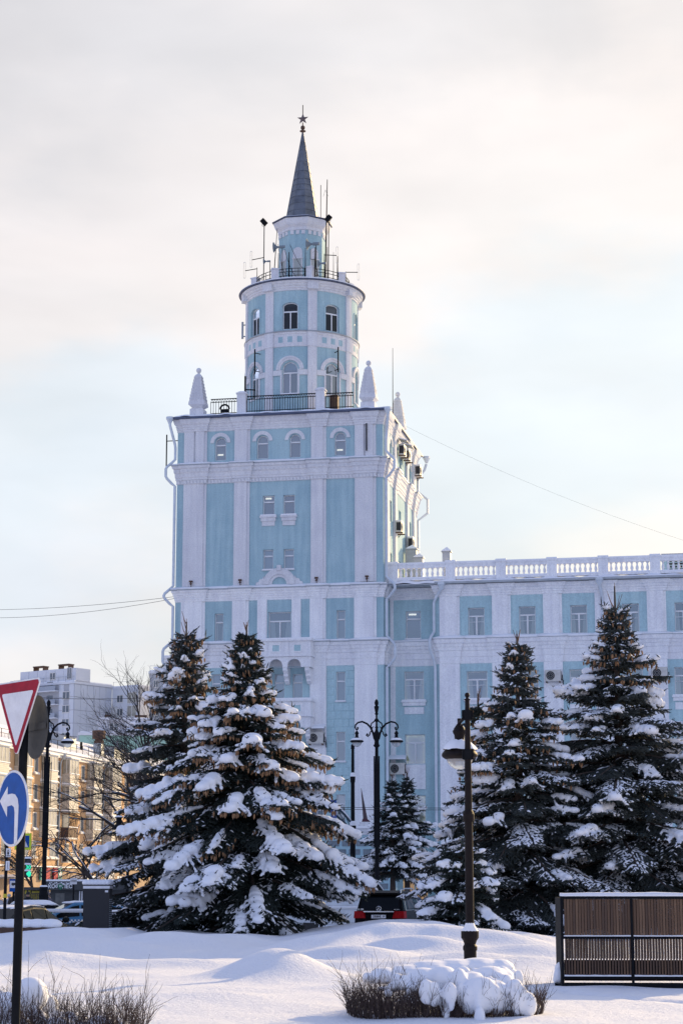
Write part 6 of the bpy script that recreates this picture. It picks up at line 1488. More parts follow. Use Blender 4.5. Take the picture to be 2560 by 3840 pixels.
for y in (93.5,118): b = MB(); b.tube([(-2.5,y,HT+1),(-2.5,y,HT+2.4)], .14, 8); b.obj('vent_pipe', M['iron'], FB)
floors = [4.25, 6.95, 9.65, 12.3]
def fwin(y, z, wd, h, back=False):
    f = MB(); f.box(0,.05,y,y+wd,z,z+h); o = f.obj('window', M['farwhite'], FB)
    n = 2 if wd > 1.1 else 1
    for i in range(n):
        g = MB(); a = y+.07+(wd-.07)*i/n; g.box(.052,.06,a,a+(wd-.07)/n-.07,z+.07,z+h-.07); g.obj('pane', M['farglass'], o)
    s = MB(); s.box(0,.22,y-.12,y+wd+.12,z-.14,z-.02); s.obj('sill', M['farwhite'], o)
    s = MB(); s.hexa([(0,y-.12,z-.018),(.24,y-.12,z-.018),(.24,y+wd+.12,z-.018),(0,y+wd+.12,z-.018),(0,y-.1,z+.16),(.12,y-.1,z+.08),(.12,y+wd+.1,z+.08),(0,y+wd+.1,z+.16)]); s.obj('sill_snow', M['snowpack'], o)
def fbal(y, z, L, kind):
    dep = .82; m1 = M['siding'] if kind != 2 else M['rust']
    s = MB(); s.box(.003,dep+.05,y-.05,y+L+.05,z-.16,z); o = s.obj('balcony', M['farwhite'], FB)
    h = 1.0
    n = 6 if kind == 0 else 1
    for i in range(n):     # weatherboards
        q = MB(); a, c = z+.003+h*i/n, z+h*(i+1)/n-.012; q.box(dep-.05,dep+.012*(i % 2),y,y+L,a,c); q.box(.003,dep-.05,y,y+.05,a,c); q.obj('board' if kind == 0 else 'parapet', m1 if kind else M['siding'], o)
    q = MB(); q.box(.05,dep-.06,y+.051,y+L-.01,z+.05,z+h-.1); q.obj('inner_side', M['greysiding'], o)
    q = MB(); q.box(dep-.06,dep+.09,y-.06,y+L+.06,z+h,z+h+.08); q.obj('ledge_snow', M['snowpack'], o)
    top = z+2.5
    if kind != 2:
        k = max(3, int(L/.85)); g = MB()
        for i in range(k+1): yy = y+(L-.07)*i/k; g.box(dep-.06,dep,yy,yy+.07,z+h+.08,top)
        g.box(dep-.06,dep+.01,y,y+L,top-.1,top); g.box(.003,dep-.06,y,y+.05,top-.1,top); g.box(.4,.47,y,y+.05,z+h,top-.1); g.obj('glazing_bar', M['farwhite'], o)
        for i in range(k):
            yy = y+.07+(L-.07)*i/k; q = MB(); q.box(dep-.04,dep-.03,yy,yy+(L-.07)/k-.07,z+h+.08,top-.1); q.obj('pane', M['paleglass'], o)
        q = MB(); q.box(.05,dep-.07,y+.02,y+.03,z+h,top-.1); q.obj('pane', M['paleglass'], o)
    else:
        g = MB()
        for i in range(14): yy = y+.05+(L-.1)*i/13; g.bar((dep-.03,yy,z+h),(dep-.03,yy,top),.03)
        g.obj('grille', M['iron'], o); q = MB(); q.box(.003,.06,y+.3,y+L-.3,z+.05,top-.2); q.obj('balcony_door', M['farglass'], o)
    q = MB(); q.box(.003,dep+.15,y-.1,y+L+.1,top,top+.06); q.obj('canopy', M['silver'], o)
    q = MB(); q.hexa([(.003,y-.1,top+.063),(dep+.18,y-.1,top+.063),(dep+.18,y+L+.1,top+.063),(.003,y+L+.1,top+.063),(.003,y-.05,top+.34),(dep+.05,y-.05,top+.2),(dep+.05,y+L+.05,top+.2),(.003,y+L+.05,top+.34)]); q.obj('canopy_snow', M['snowpack'], o)
ys = [(53.5,2.8),(60.0,2.8),(66.3,2.7),(73.8,2.7),(80.2,2.8),(88.1,2.7),(94.5,2.8),(104,2.8),(111,2.8),(118,2.8)]
for (y, L) in ys:
    for k, z in enumerate(floors):
        if k == 0: continue
        kind = 0
        if (y, k) in ((80.2,1),): kind = 2
        fbal(y, z-.05, L, kind)
for y in (48,57.2,64.0,71.8,78.2,86.2,92.6,99.2,101.5,108):
    for k, z in enumerate(floors):
        fwin(y, z+.6, 1.05, 1.55)
for y in (52,61.5,63.5,69.5,75,77,81.5,84,89,91.5,95.5,98.5): fwin(y, 4.85, 1.2, 1.5)
for y in (52,58,64,70,76,82,88,94): fwin(y, .9, 1.9, 1.9)
for y in (60,79.2,93.6): b = MB(); b.tube([(.3,y,HT-.3),(.15,y,HT-.9),(.12,y,4),(.12,y,0)], .09, 6); b.lathe([(.1,HT-.4),(.28,HT-.1),(.30,HT+.35)], 8, (.45,y,0)); b.obj('downpipe', M['silver'], FB)
for z in (4.0,): b = MB(); sweep_snow(b, [(0.12,V0),(0.12,V1)][::-1] if False else [(0.10,V1),(0.10,V0)][::-1], .12, 3.9, .12, 31); b.obj('ledge_snow', M['snowpack'], FB, smooth=True)
# canopies and shop signs along its foot
for y, L in ((63,4),(84,3.4),(92,4)):
    o = box_part(.12,1.6,y,y+L,2.75,2.9,M['silver'],'shop_canopy',FB); q = MB(); q.box(.12,1.65,y-.05,y+L+.05,2.903,3.12); q.obj('canopy_snow', M['snowpack'], o)
sg = thing('shop_sign', 'red and white shop lettering low on the tan flats', 'sign', bw(UB+.35, 58.4, 3.35), -YAW)
text_mesh('Н', .85, M['red'], 'red_letter', sg, (0,-.0,0), (math.pi/2,0,math.pi/2), .02); text_mesh('еже', .75, M['frame'], 'white_lettering', sg, (0,1.45,0), (math.pi/2,0,math.pi/2), .02)
b = MB(); b.box(-.12,-.04,-.5,2.6,-.5,.5); b.obj('backboard', M['tanbase'], sg)
M['pharm'] = mat('teal_shop_panel', (.03,.25,.25), .6); 
sg = thing('pharmacy_sign', 'teal and red shop panels behind the left street lamp', 'sign', bw(UB+.4, 73.5, 3.25), -YAW)
for y, m_ in ((0,'pharm'),(1.6,'red'),(3.9,'red'),(5.2,'pharm')): b = MB(); b.box(-.15,0,y,y+1.1,-.6,.6); b.obj('panel', M[m_], sg)
for y in (0.15,5.35): b = MB(); b.box(.003,.02,y+.3,y+.5,-.4,.4); b.box(.003,.02,y,y+.8,-.1,.1); b.obj('cross_mark', M['signwhite'], sg)
sg = thing('shop_sign', 'cream raised lettering on a low shop front right of the coffee kiosk', 'sign', bw(UB+2.0, 88.0, 3.0), -YAW)
b = MB(); b.box(-.2,-.04,-.3,5.2,-.4,.5); b.obj('backboard', M['tanbase'], sg); text_mesh('ЯЗИРО', 1.0, M['frame'], 'lettering', sg, (0,2.4,0), (math.pi/2,0,math.pi/2), .03)
t = thing('air_conditioner', 'rusty caged air conditioner on the tan flats', 'air conditioner', bw(UB, 81.0, 4.6), -YAW)
b = MB(); b.box(.02,.75,-.5,.5,-.2,.6); b.obj('case', M['acwhite'], t); b = MB(); b.box(.751,.77,-.35,.35,-.1,.5); b.box(.15,.6,-.52,-.501,-.1,.5); b.obj('grille', M['black'], t); b = MB(); b.hexa([(.02,-.6,.75),(.95,-.6,.7),(.95,.6,.7),(.02,.6,.75),(.02,-.6,.95),(.9,-.6,.82),(.9,.6,.82),(.02,.6,.95)]); b.obj('snow_cover', M['snowpack'], t)
# ------------------------------------------------------------------ far towers behind the flats
M['panel'] = mat('white_facade_panel', (.66,.68,.74), .6, vary=.08, vscale=.15)
M['panelgrey'] = mat('grey_balcony_panel', (.34,.38,.45), .6, vary=.1, vscale=.2)
M['mint'] = mat('mint_green_render', (.36,.58,.50), .8, vary=.1, vscale=.2)
M['joint'] = mat('panel_joint_grey', (.42,.43,.47), .8)
def tower(name, label, px0, px1, py_top, d, rz, group=None):
    """secs: list of (x0,x1,y0,y1,z1) blocks in local metres"""
    p = at(px0, py_top, d); t = thing(name, label, 'building', (p.x, d, -.1), rz, group); return t, p.z+.1
pm_cache = {}
def panelled(t, face, a0, a1, z0, z1, fixed, pa, pz, holes=(), m='panel'):
    """cover a face with separate panels; face 'f' looks along -y at y = fixed, face 'r' looks along +x at x = fixed"""
    na = max(1, round((a1-a0)/pa)); nz = max(1, round((z1-z0)/pz)); W, H = (a1-a0)/na, (z1-z0)/nz
    key = (face, round(W,3), round(H,3), m)
    if key not in pm_cache:
        b = MB(); g = .06
        if face == 'f': b.box(g,W-g,-.08,0,g,H-g)
        else: b.box(0,.08,g,W-g,g,H-g)
        pm_cache[key] = b.mesh('facade_panel', M[m])
    for i in range(na):
        for j in range(nz):
            a, z = a0+W*i, z0+H*j
            if any(h[0]-.1 < a+W/2 < h[1]+.1 and h[2]-.1 < z+H/2 < h[3]+.1 for h in holes): continue
            o = bpy.data.objects.new('facade_panel', pm_cache[key]); COL.objects.link(o); o.parent = t
            o.location = (a, fixed, z) if face == 'f' else (fixed, a, z)
def hwin(t, face, a, z, w, h, fixed, m='farglass'):
    f = MB(); g = MB()
    if face == 'f':
        f.box(a,a+w,fixed-.14,fixed,z,z+h)
        for i in range(2): g.box(a+.12+i*w/2,a+w/2-.06+i*w/2,fixed-.16,fixed-.141,z+.15,z+h-.15)
    else:
        f.box(fixed,fixed+.14,a,a+w,z,z+h)
        for i in range(2): g.box(fixed+.141,fixed+.16,a+.12+i*w/2,a+w/2-.06+i*w/2,z+.15,z+h-.15)
    o = f.obj('window', M['farwhite'], t); g.obj('pane', M[m], o)
def rooftop(t, x0, x1, y0, y1, z):
    b = MB(); b.box(x0-.3,x1+.3,y0-.3,y1+.3,z,z+.5); b.obj('parapet', M['panel'], t)
    b = MB(); b.box(x0,x1,y0,y1,z+.503,z+.75); b.obj('roof_snow', M['snowpack'], t)
    r = MB(); x = x0
    while x < x1: r.bar((x,y0,z+.5),(x,y0,z+1.7),.07); x += 2.2
    r.bar((x0,y0,z+1.65),(x1,y0,z+1.65),.06); r.obj('roof_railing', M['silver'], t)
D1 = 430.0; k1 = D1/FPX
# left tower: local x right, y away; its corner faces us
t, zt = tower('high_rise', 'tall white panelled high rise with loggias behind the tan flats', 280, 400, 2563, D1, R(-35))
PX = lambda w: w*k1
z_main = zt; lw_, rw_ = 10.5, 12.2
# faces meet at local origin: face 'f' runs to -x (loggia side), face 'r' runs back along +y (blank panelled side)
b = MB(); b.box(-18, 0, 0, rw_, 0, z_main); b.obj('wall', M['joint'], t)
panelled(t, 'r', 0, rw_, 0, z_main, .0, 2.2, 2.9)
holes = []
fh = 2.95; zf0 = z_main-3.3
for i in range(13):
    z = zf0-i*fh; hwin(t, 'f', -3.2, z, 2.0, 1.7, -.08); holes.append((-3.4,-1.0,z-.2,z+1.9))
panelled(t, 'f', -4.4, 0, 0, z_main, 0, 1.5, 2.9, holes)
for i in range(14):
    z = z_main-1.5-i*fh
    if z < 1: break
    s = MB(); s.box(-17.9,-4.45,-1.2,-.003,z,z+.22); o = s.obj('loggia', M['panel'], t)
    for x in (-11.0,-17.8): q = MB(); q.box(x-.15,x+.15,-1.2,-.003,z+.223,z+fh-.003); q.obj('loggia_fin', M['panel'], o)
    q = MB(); q.box(-17.6,-11.2,-1.15,-1.05,z+.223,z+1.2); q.box(-10.8,-4.6,-1.15,-1.05,z+.223,z+1.2); q.obj('parapet', M['panelgrey'], o)
    for x in (-8.0,-15.2): q = MB(); q.box(x,x+1.7,-.06,-.003,z+.6,z+2.2); q.obj('loggia_window', M['farglass'], o)
rooftop(t, -18, 0, 0, rw_, z_main)
zp = at(280, 2503, D1).z+.1
b = MB(); b.box(-16.5,-.0,.4,5.0,z_main+.5,zp); b.obj('penthouse', M['panel'], t); panelled(t, 'f', -16.5, -3.5, z_main+.5, zp, .4, 2.4, 2.9); hwin(t,'f',-7.5,z_main+1.2,1.6,1.6,.32); hwin(t,'f',-2.4,z_main+1.0,1.2,2.6,.32)
for x in (-12,-4.5): b = MB(); b.box(x-1.6,x+1.6,1.2,3.0,zp+.9,zp+1.15); b.box(x-1.5,x-1.3,1.3,2.9,zp,zp+.9); b.box(x+1.3,x+1.5,1.3,2.9,zp,zp+.9); b.obj('roof_vent', M['rust'], t)
# its lower recessed block to the right
z2 = at(430, 2590, D1+12).z+.1
b = MB(); b.box(.1,7.6,rw_+.003,rw_+14,0,z2); b.obj('side_wing', M['panel'], t)
for i in range(8):
    z = z2-3.0-i*fh; hwin(t,'f',1.6,z,1.7,1.7,rw_+.0); hwin(t,'f',4.6,z-.3,2.6,2.5,rw_+.0,'paleglass')
rooftop(t, .2, 7.5, rw_+.2, rw_+13.8, z2)
# mint and white lower building in front of it
D2 = 360.0
p = at(300, 2757, D2); t = thing('office_block', 'low mint green building with a white upper storey before the high rise', 'building', (p.x, D2, -.1), R(8))
zt = p.z+.1
b = MB(); b.box(0,18,0,12,0,zt); b.obj('wall', M['mint'], t)
rooftop(t, 0, 18, 0, 12, zt)
zq = at(375, 2700, D2).z+.1; xq = PX(72)*D2/D1
b = MB(); b.box(xq,xq+9.3,1.0,9,zt+.5,zq); b.obj('upper_storey', M['panel'], t); b = MB(); b.box(xq-.25,xq+9.5,.8,9.2,zq,zq+.35); b.obj('parapet', M['panel'], t)
b = MB(); b.box(xq,xq+9.3,1.0,9,zq+.353,zq+.6); b.obj('roof_snow', M['snowpack'], t)
hwin(t,'f',xq+1.8,zt+.9,1.6,1.5,1.0)
for x in (xq+1.0,xq+6.4): b = MB(); b.box(x,x+2.2,1.5,3.2,zq+.9,zq+1.15); b.box(x+.1,x+.3,1.6,3.0,zq+.35,zq+.9); b.box(x+1.9,x+2.1,1.6,3.0,zq+.35,zq+.9); b.obj('roof_vent', M['rust'], t)
b = MB(); b.box(5.5,6.3,1.5,2.3,zq+.35,zq+2.4); b.box(xq+2.4,xq+3.2,1.4,2.2,zq+.35,zq+2.6); b.obj('chimney', M['silver'], t)
for x in (5.2,7.0,9.2,13.4,15.6): hwin(t,'f',x,zt-4.0,1.3,1.5,0)
for x in (6.6,12.4): b = MB(); b.box(x,x+.35,-.35,-.003,0,zt-1); b.obj('pier', M['panel'], t)
b = MB(); b.box(-.2,18.2,-.4,-.003,zt-6.2,zt-5.8); b.obj('string_course', M['panel'], t)
# right hand white tower, half hidden by the blue building
D3 = 420.0; k3 = D3/FPX
p = at(563, 2526, D3); t = thing('high_rise', 'white high rise peeping out from behind the blue tower', 'building', (p.x, D3, -.1), R(4))
z3 = p.z+.1; zs_ = at(610, 2468, D3).z+.1
b = MB(); b.box(0,14,0,14,0,z3); b.obj('wall', M['joint'], t); b = MB(); b.box(2.6,14,1.0,14,z3+.003,zs_); b.obj('upper_wall', M['panel'], t)
holes = []
for i in range(13):
    z = z3-3.0-i*fh
    hwin(t,'f',.75,z,1.0,1.7,-.08); holes.append((.4,1.9,z-.2,z+1.9))
    q = MB(); q.box(2.4,6.0,-1.0,-.09,z-.9,z-.7); o = q.obj('balcony', M['panel'], t); q = MB(); q.box(2.45,5.9,-.95,-.85,z-.697,z+.2); q.obj('parapet', M['panelgrey'], o); hwin(t,'f',3.0,z,1.6,1.7,-.08)
    hwin(t,'f',6.8,z,1.6,1.7,-.08); holes += [(2.4,6.0,z-1,z+1.9),(6.6,8.6,z-.2,z+1.9)]
panelled(t,'f',0,14,0,z3,0,1.2,2.9,holes)
rooftop(t,0,2.6,0,14,z3); rooftop(t,2.6,14,1,14,zs_)
# snowy roof of another house beyond the flats
p = at(440, 2830, 262); t = thing('house', 'house roof deep in snow beyond the end of the tan flats', 'building', (p.x, 262, -.1), -YAW)
b = MB(); b.box(-4,9,0,22,0,12.5); b.obj('wall', M['tan'], t)
b = MB(); b.add([(9.5,-.5,12.5),(9.5,22.5,12.5),(2.5,22.5,17.6),(2.5,-.5,17.6)], [[0,1,2,3]]); b.add([(-4.5,-.5,12.5),(2.5,-.5,17.6),(2.5,22.5,17.6),(-4.5,22.5,12.5)], [[0,1,2,3]]); b.add([(-4.5,-.5,12.5),(9.5,-.5,12.5),(2.5,-.5,17.6)], [[0,1,2]]); b.obj('roof', M['snowpack'], t)
for y in (4,14): b = MB(); b.tube([(5,y,14.5),(5,y,17.3)], .18, 8); b.obj('vent_pipe', M['iron'], t)
# ------------------------------------------------------------------ leafless trees
M['limb'] = mat('dark_bare_bark', (.045,.036,.032), .9, vary=.4, vscale=8)
def bare_tree(label, px, d, base_py, H, seed, spread=1.0, lean=(0,0), r0=.16, levels=5, droop=0.0, n0=4, split=.35):
    rs = np.random.RandomState(seed); p = at(px, base_py, d)
    t = thing('bare_tree', label, 'bare tree', (p.x, d, 0), 0, 'leafless street trees'); tr, br, sn = MB(), MB(), MB()
    def grow(P0, dv, L, r, lv):
        n = 5; P = [np.array(P0)]; dv = np.array(dv, float)
        for i in range(n):
            dv = dv+rs.uniform(-.22,.22,3)+np.array([0,0,-droop*(1 if lv < levels-1 else 0)*.5]); dv /= np.linalg.norm(dv); P.append(P[-1]+dv*L/n)
        (tr if lv == levels else br).tube(P, np.linspace(r, r*.55, n+1), 7 if lv >= levels-1 else (4 if lv > 1 else 3), cap=False)
        if lv >= levels-2 and lv < levels and rs.rand() < .6:
            for i in range(1, n): sn.tube([P[i]+np.array([0,0,r*.8]), P[i+1]+np.array([0,0,r*.7])], r*.45, 4, cap=False)
        if lv == 0: return
        k = {levels:n0}.get(lv, rs.randint(3, 6))
        for j in range(k):
            s = rs.uniform(split if lv == levels else .25, 1.0); i = min(n-1, int(s*n)); q = P[i]+(P[i+1]-P[i])*(s*n-i)
            a = rs.uniform(0, 6.28); side = np.array([math.cos(a), math.sin(a), rs.uniform(-.1,.5)])
            d2 = dv*rs.uniform(.5,1.0)+side*spread*rs.uniform(.5,1.0)+np.array([lean[0], lean[1], 0])*.35; d2 /= np.linalg.norm(d2)
            grow(q, d2, L*rs.uniform(.50,.75), r*.55*rs.uniform(.8,1.0), lv-1)
    grow((0,0,-.3), (lean[0]*.5, lean[1]*.5, 1), H*.48, r0, levels)
    tr.obj('trunk', M['limb'], t); br.obj('branches', M['limb'], t, kind='stuff')
    if sn.n: sn.obj('branch_snow', M['snowpack'], t, kind='stuff')
    return t
bare_tree('tall bare tree against the sky between the flats and the blue tower', 648, 112, 3450, 15.0, 5, .75, (-.22,0), .20, 5, n0=7)
bare_tree('second tall bare tree hugging the left edge of the blue tower', 676, 114, 3450, 13.6, 9, .7, (-.12,0), .17, 5, n0=5)
bare_tree('fine twigged bare tree in front of the tan flats balconies', 338, 114, 3400, 9.0, 12, 1.0, (-.05,0), .11, 4, .10, n0=7, split=.5)
bare_tree('crooked bare tree partly behind the biggest spruce on its left', 448, 112, 3400, 8.4, 17, 1.0, (-.5,0), .14, 4, .25, n0=6, split=.45)
bare_tree('small bare tree behind the traffic light', 150, 116, 3400, 6.2, 23, 1.2, (-.2,0), .11, 5, .05, n0=5)
bare_tree('bare tree far left behind the crossing sign', 120, 118, 3400, 5.4, 29, 1.2, (.2,0), .10, 4, .05, n0=5)
# ------------------------------------------------------------------ vehicles
M['carblack'] = mat('black_car_paint', (.004,.0035,.004), .35, 0, vary=.3, vscale=2, spec=.06)
M['cargreen'] = mat('dark_grey_green_car_paint', (.012,.016,.015), .22, 0, vary=.3, vscale=2, spec=.05)
M['carblue'] = mat('mid_blue_taxi_paint', (.03,.17,.33), .3, .1, vary=.2, vscale=2, spec=.6)
M['carwhite'] = mat('dusty_white_car_paint', (.58,.62,.66), .35, 0, vary=.15, vscale=2, spec=.6)
M['carnavy'] = mat('navy_car_paint', (.02,.035,.06), .25, .2, vary=.2, vscale=2, spec=.7)
M['carglass'] = mat('tinted_car_glass', (.005,.007,.009), .04, vary=.3, vscale=3, spec=.10)
M['chrome'] = mat('chrome_trim', (.55,.57,.60), .18, .9)
M['tail'] = mat('red_tail_lamp', (.34,.004,.008), .3, vary=.4, vscale=9, spec=.10)
M['tyre'] = mat('grey_salted_tyre', (.03,.03,.032), .9, vary=.3, vscale=8)
def loft(mb, secs, mi=0, cap=True):
    n = len(secs[0]); v = [q for s in secs for q in s]; m = len(secs)
    i = np.arange(m-1)[:,None]*n; j = np.arange(n)[None]; k = (j+1) % n
    mb.add(v, np.stack([i+j, i+k, i+n+k, i+n+j], -1).reshape(-1,4), mi)
    if cap: mb.add(secs[0], [list(range(n))[::-1]], mi); mb.add(secs[-1], [list(range(n))], mi)
def car(label, loc, rz, paint, kind, snow=.0, name='parked_car', group='cars along the street', cat='car'):
    """x forward, y to the left, origin on the road under the middle"""
    t = thing(name, label, cat, loc, rz, group)
    if kind == 'suv':
        W = .95; st = [(-2.45,.42,.78,.80),(-2.40,.36,.98,.90),(-2.2,.34,1.10,.95),(-1.2,.32,1.12,.96),(0,.32,1.10,.96),(1.0,.32,1.08,.95),(1.9,.34,1.02,.92),(2.35,.40,.86,.80),(2.45,.5,.70,.66)]
        cab = [(-2.36,1.10,.86),(-2.08,1.66,.76),(-1.80,1.80,.74),(-.4,1.84,.74),(.4,1.80,.72),(1.25,1.10,.80)]
        wx = (-1.5,1.55); wr = .39
    elif kind == 'hatch':
        W = .86; st = [(-1.95,.40,.80,.70),(-1.85,.32,.95,.80),(-1.0,.28,.98,.86),(.2,.28,.96,.86),(1.1,.30,.90,.84),(1.75,.34,.74,.74),(1.95,.42,.60,.60)]
        cab = [(-1.88,.95,.74),(-1.6,1.34,.66),(-.9,1.46,.64),(0,1.46,.64),(1.05,.93,.72)]; wx = (-1.2,1.25); wr = .32
    elif kind == 'van':
        W = 1.0; st = [(-2.7,.4,1.3,.98),(-2.6,.35,1.35,1.0),(1.6,.35,1.35,1.0),(2.3,.4,1.1,.95),(2.7,.5,.9,.8)]
        cab = [(-2.7,1.30,.98),(-2.62,2.35,.93),(-2.5,2.45,.92),(.9,2.45,.92),(1.3,2.30,.9),(2.0,1.3,.88)]; wx = (-1.7,1.8); wr = .36
    else:
        W = .88; st = [(-2.25,.42,.86,.72),(-2.1,.34,1.0,.82),(-1.2,.30,1.02,.88),(.3,.30,.96,.88),(1.2,.32,.90,.86),(1.9,.36,.78,.78),(2.25,.44,.62,.62)]
        cab = [(-1.75,1.0,.74),(-1.05,1.36,.66),(-.4,1.44,.64),(.2,1.42,.64),(1.2,.93,.74)]; wx = (-1.35,1.4); wr = .33
    m = MB()
    secs = [[(x,-w*.92,zb),(x,-w,zb+.12),(x,-w,zt-.14),(x,-w*.93,zt),(x,w*.93,zt),(x,w,zt-.14),(x,w,zb+.12),(x,w*.92,zb)] for x, zb, zt, w in st]
    loft(m, secs); m.obj('body', paint, t, smooth=False)
    belt = lambda x: np.interp(x, [s[0] for s in st], [s[2] for s in st]); hw = lambda x: np.interp(x, [s[0] for s in st], [s[3]*.93 for s in st])
    m = MB(); secs = [[(x,-hw(x)*.97,belt(x)-.02),(x,-w,max(z-.05,belt(x))),(x,-w*.86,max(z,belt(x)+.01)),(x,w*.86,max(z,belt(x)+.01)),(x,w,max(z-.05,belt(x))),(x,hw(x)*.97,belt(x)-.02)] for x, z, w in cab]
    loft(m, secs); m.obj('cabin', paint, t)
    zc = [c[1] for c in cab]; X = [c[0] for c in cab]; WW = [c[2] for c in cab]
    def side(x, f):  # point on the cabin flank, f from belt 0 to roof 1
        zb, zt = belt(x)+.01, np.interp(x, X, zc)-.05; w0, w1 = hw(x)*.97, np.interp(x, X, WW); z = zb+(zt-zb)*f
        return w0+(w1-w0)*f+.008, z
    x0, x1 = X[1]-.02, X[-1]-.25; cuts = [x0, x0+(x1-x0)*.22, x0+(x1-x0)*.60, x1] if kind != 'van' else [1.0,1.75]
    for s in (-1,1):
        for a, b in zip(cuts, cuts[1:]):
            P = []
            for x, f in [(a+.04,.10),(b-.03,.10)]: y, z = side(x, f); P.append((x, s*y, z))
            for x in np.linspace(b-.03, a+.04, 5):
                f = .90; y, z = side(x, f); 
                if z < belt(x)+.06: z = belt(x)+.06
                P.append((x, s*y, z))
            q = MB(); q.add(P, [list(range(len(P)))]); q.obj('side_window', M['carglass'], t)
    # rear and front glass
    def cross(c0, c1, f0, f1, nm, ex):
        P = []
        for f in (f0, f1):
            x = c0[0]+(c1[0]-c0[0])*f; z = c0[1]+(c1[1]-c0[1])*f; w = (c0[2]+(c1[2]-c0[2])*f)*.86
            P.append((x, w, z))
        (xa, wa, za), (xb, wb, zb_) = P; nrm = np.array([-(c1[1]-c0[1]), 0, c1[0]-c0[0]])*ex; nrm = nrm/np.linalg.norm(nrm)*.012
        q = MB(); q.add([(xa+nrm[0],-wa,za+nrm[2]),(xa+nrm[0],wa,za+nrm[2]),(xb+nrm[0],wb,zb_+nrm[2]),(xb+nrm[0],-wb,zb_+nrm[2])], [[0,1,2,3]]); return q.obj(nm, M['carglass'], t)
    cross(cab[0], cab[1], .08, .94, 'rear_window', 1); cross(cab[-1], cab[-2], .08, .92, 'windscreen', -1)
    for x in wx:
        for s in (-1,1):
            q = MB(); q.lathe([(wr*.62,-.10),(wr*.95,-.11),(wr,-.06),(wr,.06),(wr*.95,.11),(wr*.62,.10)], 18); o = q.obj('wheel', M['tyre'], t); o.location = (x, s*(W-.12), wr); o.rotation_euler = (math.pi/2,0,0)
            q = MB(); q.lathe([(wr*.63,-.08),(wr*.63,.08)], 14); q.lathe([(0,.06),(wr*.6,.085)], 7); q.lathe([(0,-.06),(wr*.6,-.085)], 7); q.obj('rim', M['chrome'], o)
    for s in (-1,1):
        q = MB(); x = X[-1]-.30; y, z = side(x, .05); q.ball((x, s*(y+.16), z+.09), (.10,.12,.09), 8, 6); q.bar((x,s*y,z+.03),(x,s*(y+.12),z+.06),.05); q.obj('mirror', paint, t)
        q = MB(); xr = st[1][0]
        if kind == 'suv':
            q.hexa([(xr-.075,s*.50,.86),(xr+.22,s*.965,.86),(xr+.20,s*.90,.86),(xr+.0,s*.48,.86),(xr-.055,s*.58,1.11),(xr+.24,s*.955,1.11),(xr+.22,s*.90,1.11),(xr+.02,s*.55,1.11)])
            q.hexa([(xr-.078,s*.50,.86),(xr-.055,s*.93,.86),(xr+.22,s*.968,.86),(xr+.1,s*.5,.86),(xr-.058,s*.60,1.11),(xr-.035,s*.91,1.11),(xr+.25,s*.955,1.11),(xr+.1,s*.6,1.11)])
        else: q.ball((xr+.05, s*st[1][3]*.80, belt(xr)-.15), (.15,.16,.10), 8, 6)
        q.obj('tail_lamp', M['tail'], t)
        q = MB(); xf = st[-2][0]; q.ball((xf-.06, s*st[-2][3]*.82, belt(xf)-.10), (.14,.15,.08), 8, 6); q.obj('headlight', M['chrome'], t)
    if snow:
        C = [(x, y, np.interp(x, X, zc)+.0) for x in np.linspace(X[1]+.1, X[-2]+.05, 7) for y in (-.36,0,.36)]
        blobs('roof_snow', C, [(.26,.22,snow)]*len(C), [(1,0,0)]*len(C), M['pad'], t, .05, 3)
    return t
g = -.03
p = at(1412, 3400, 73.5)
SU = car('black estate style off roader seen from behind with red tail lamps', (p.x+.66, 75.5, g), math.pi/2-R(14), M['carblack'], 'suv', name='parked_car')
xr = -2.40
m = MB(); m.box(xr-.10,xr-.055,-.56,.56,1.075,1.115); m.obj('chrome_strip', M['chrome'], SU)
m = MB(); m.box(xr-.085,xr-.05,-.62,.62,.70,.86); m.obj('plate_recess', M['carblack'], SU)
m = MB(); m.box(xr-.10,xr-.087,-.265,.265,.86,.98); o = m.obj('licence_plate', M['signwhite'], SU)
text_mesh('О838НЕ', .105, M['black'], 'plate_lettering', o, (xr-.102,.06,.92), (math.pi/2,0,-math.pi/2), .002, .82); text_mesh('59', .085, M['black'], 'plate_lettering', o, (xr-.102,-.19,.925), (math.pi/2,0,-math.pi/2), .001, .9)
m = MB(); m.tube([(xr-.075+.0*i, .085*math.cos(i*math.pi/9), 1.20+.085*math.sin(i*math.pi/9)) for i in range(19)], .011, 5)
for a in (90,210,330): m.bar((xr-.075,0,1.20),(xr-.075,.08*math.cos(R(a)),1.20+.08*math.sin(R(a))),.016)
m.obj('round_emblem', M['chrome'], SU)
text_mesh('GL 350', .075, M['chrome'], 'badge_lettering', SU, (xr-.04,.68,1.17), (math.pi/2,0,-math.pi/2), .002); text_mesh('BLUETEC', .05, M['chrome'], 'badge_lettering', SU, (xr-.04,-.66,1.17), (math.pi/2,0,-math.pi/2), .001)
for s in (-1,1):
    P = [(x, s*(np.interp(x,[-2.08,-1.8,-.4,.4,1.25],[.90,.895,.89,.88,.84])-.0), 1.14) for x in (-2.0,-1.0,0,1.0)]+[(.55,s*.80,1.55),(.2,s*.765,1.74),(-1.0,s*.775,1.76),(-1.9,s*.79,1.66),(-2.0,s*.90,1.14)]
    m = MB(); m.tube(P, .014, 5); m.obj('window_trim', M['chrome'], SU)
    m = MB(); m.tube([(-2.0,s*.70,1.74),(-1.9,s*.70,1.86),(-1.2,s*.70,1.91),(0,s*.69,1.91),(.4,s*.69,1.82)], .028, 6); m.obj('roof_rail', M['chrome'], SU)
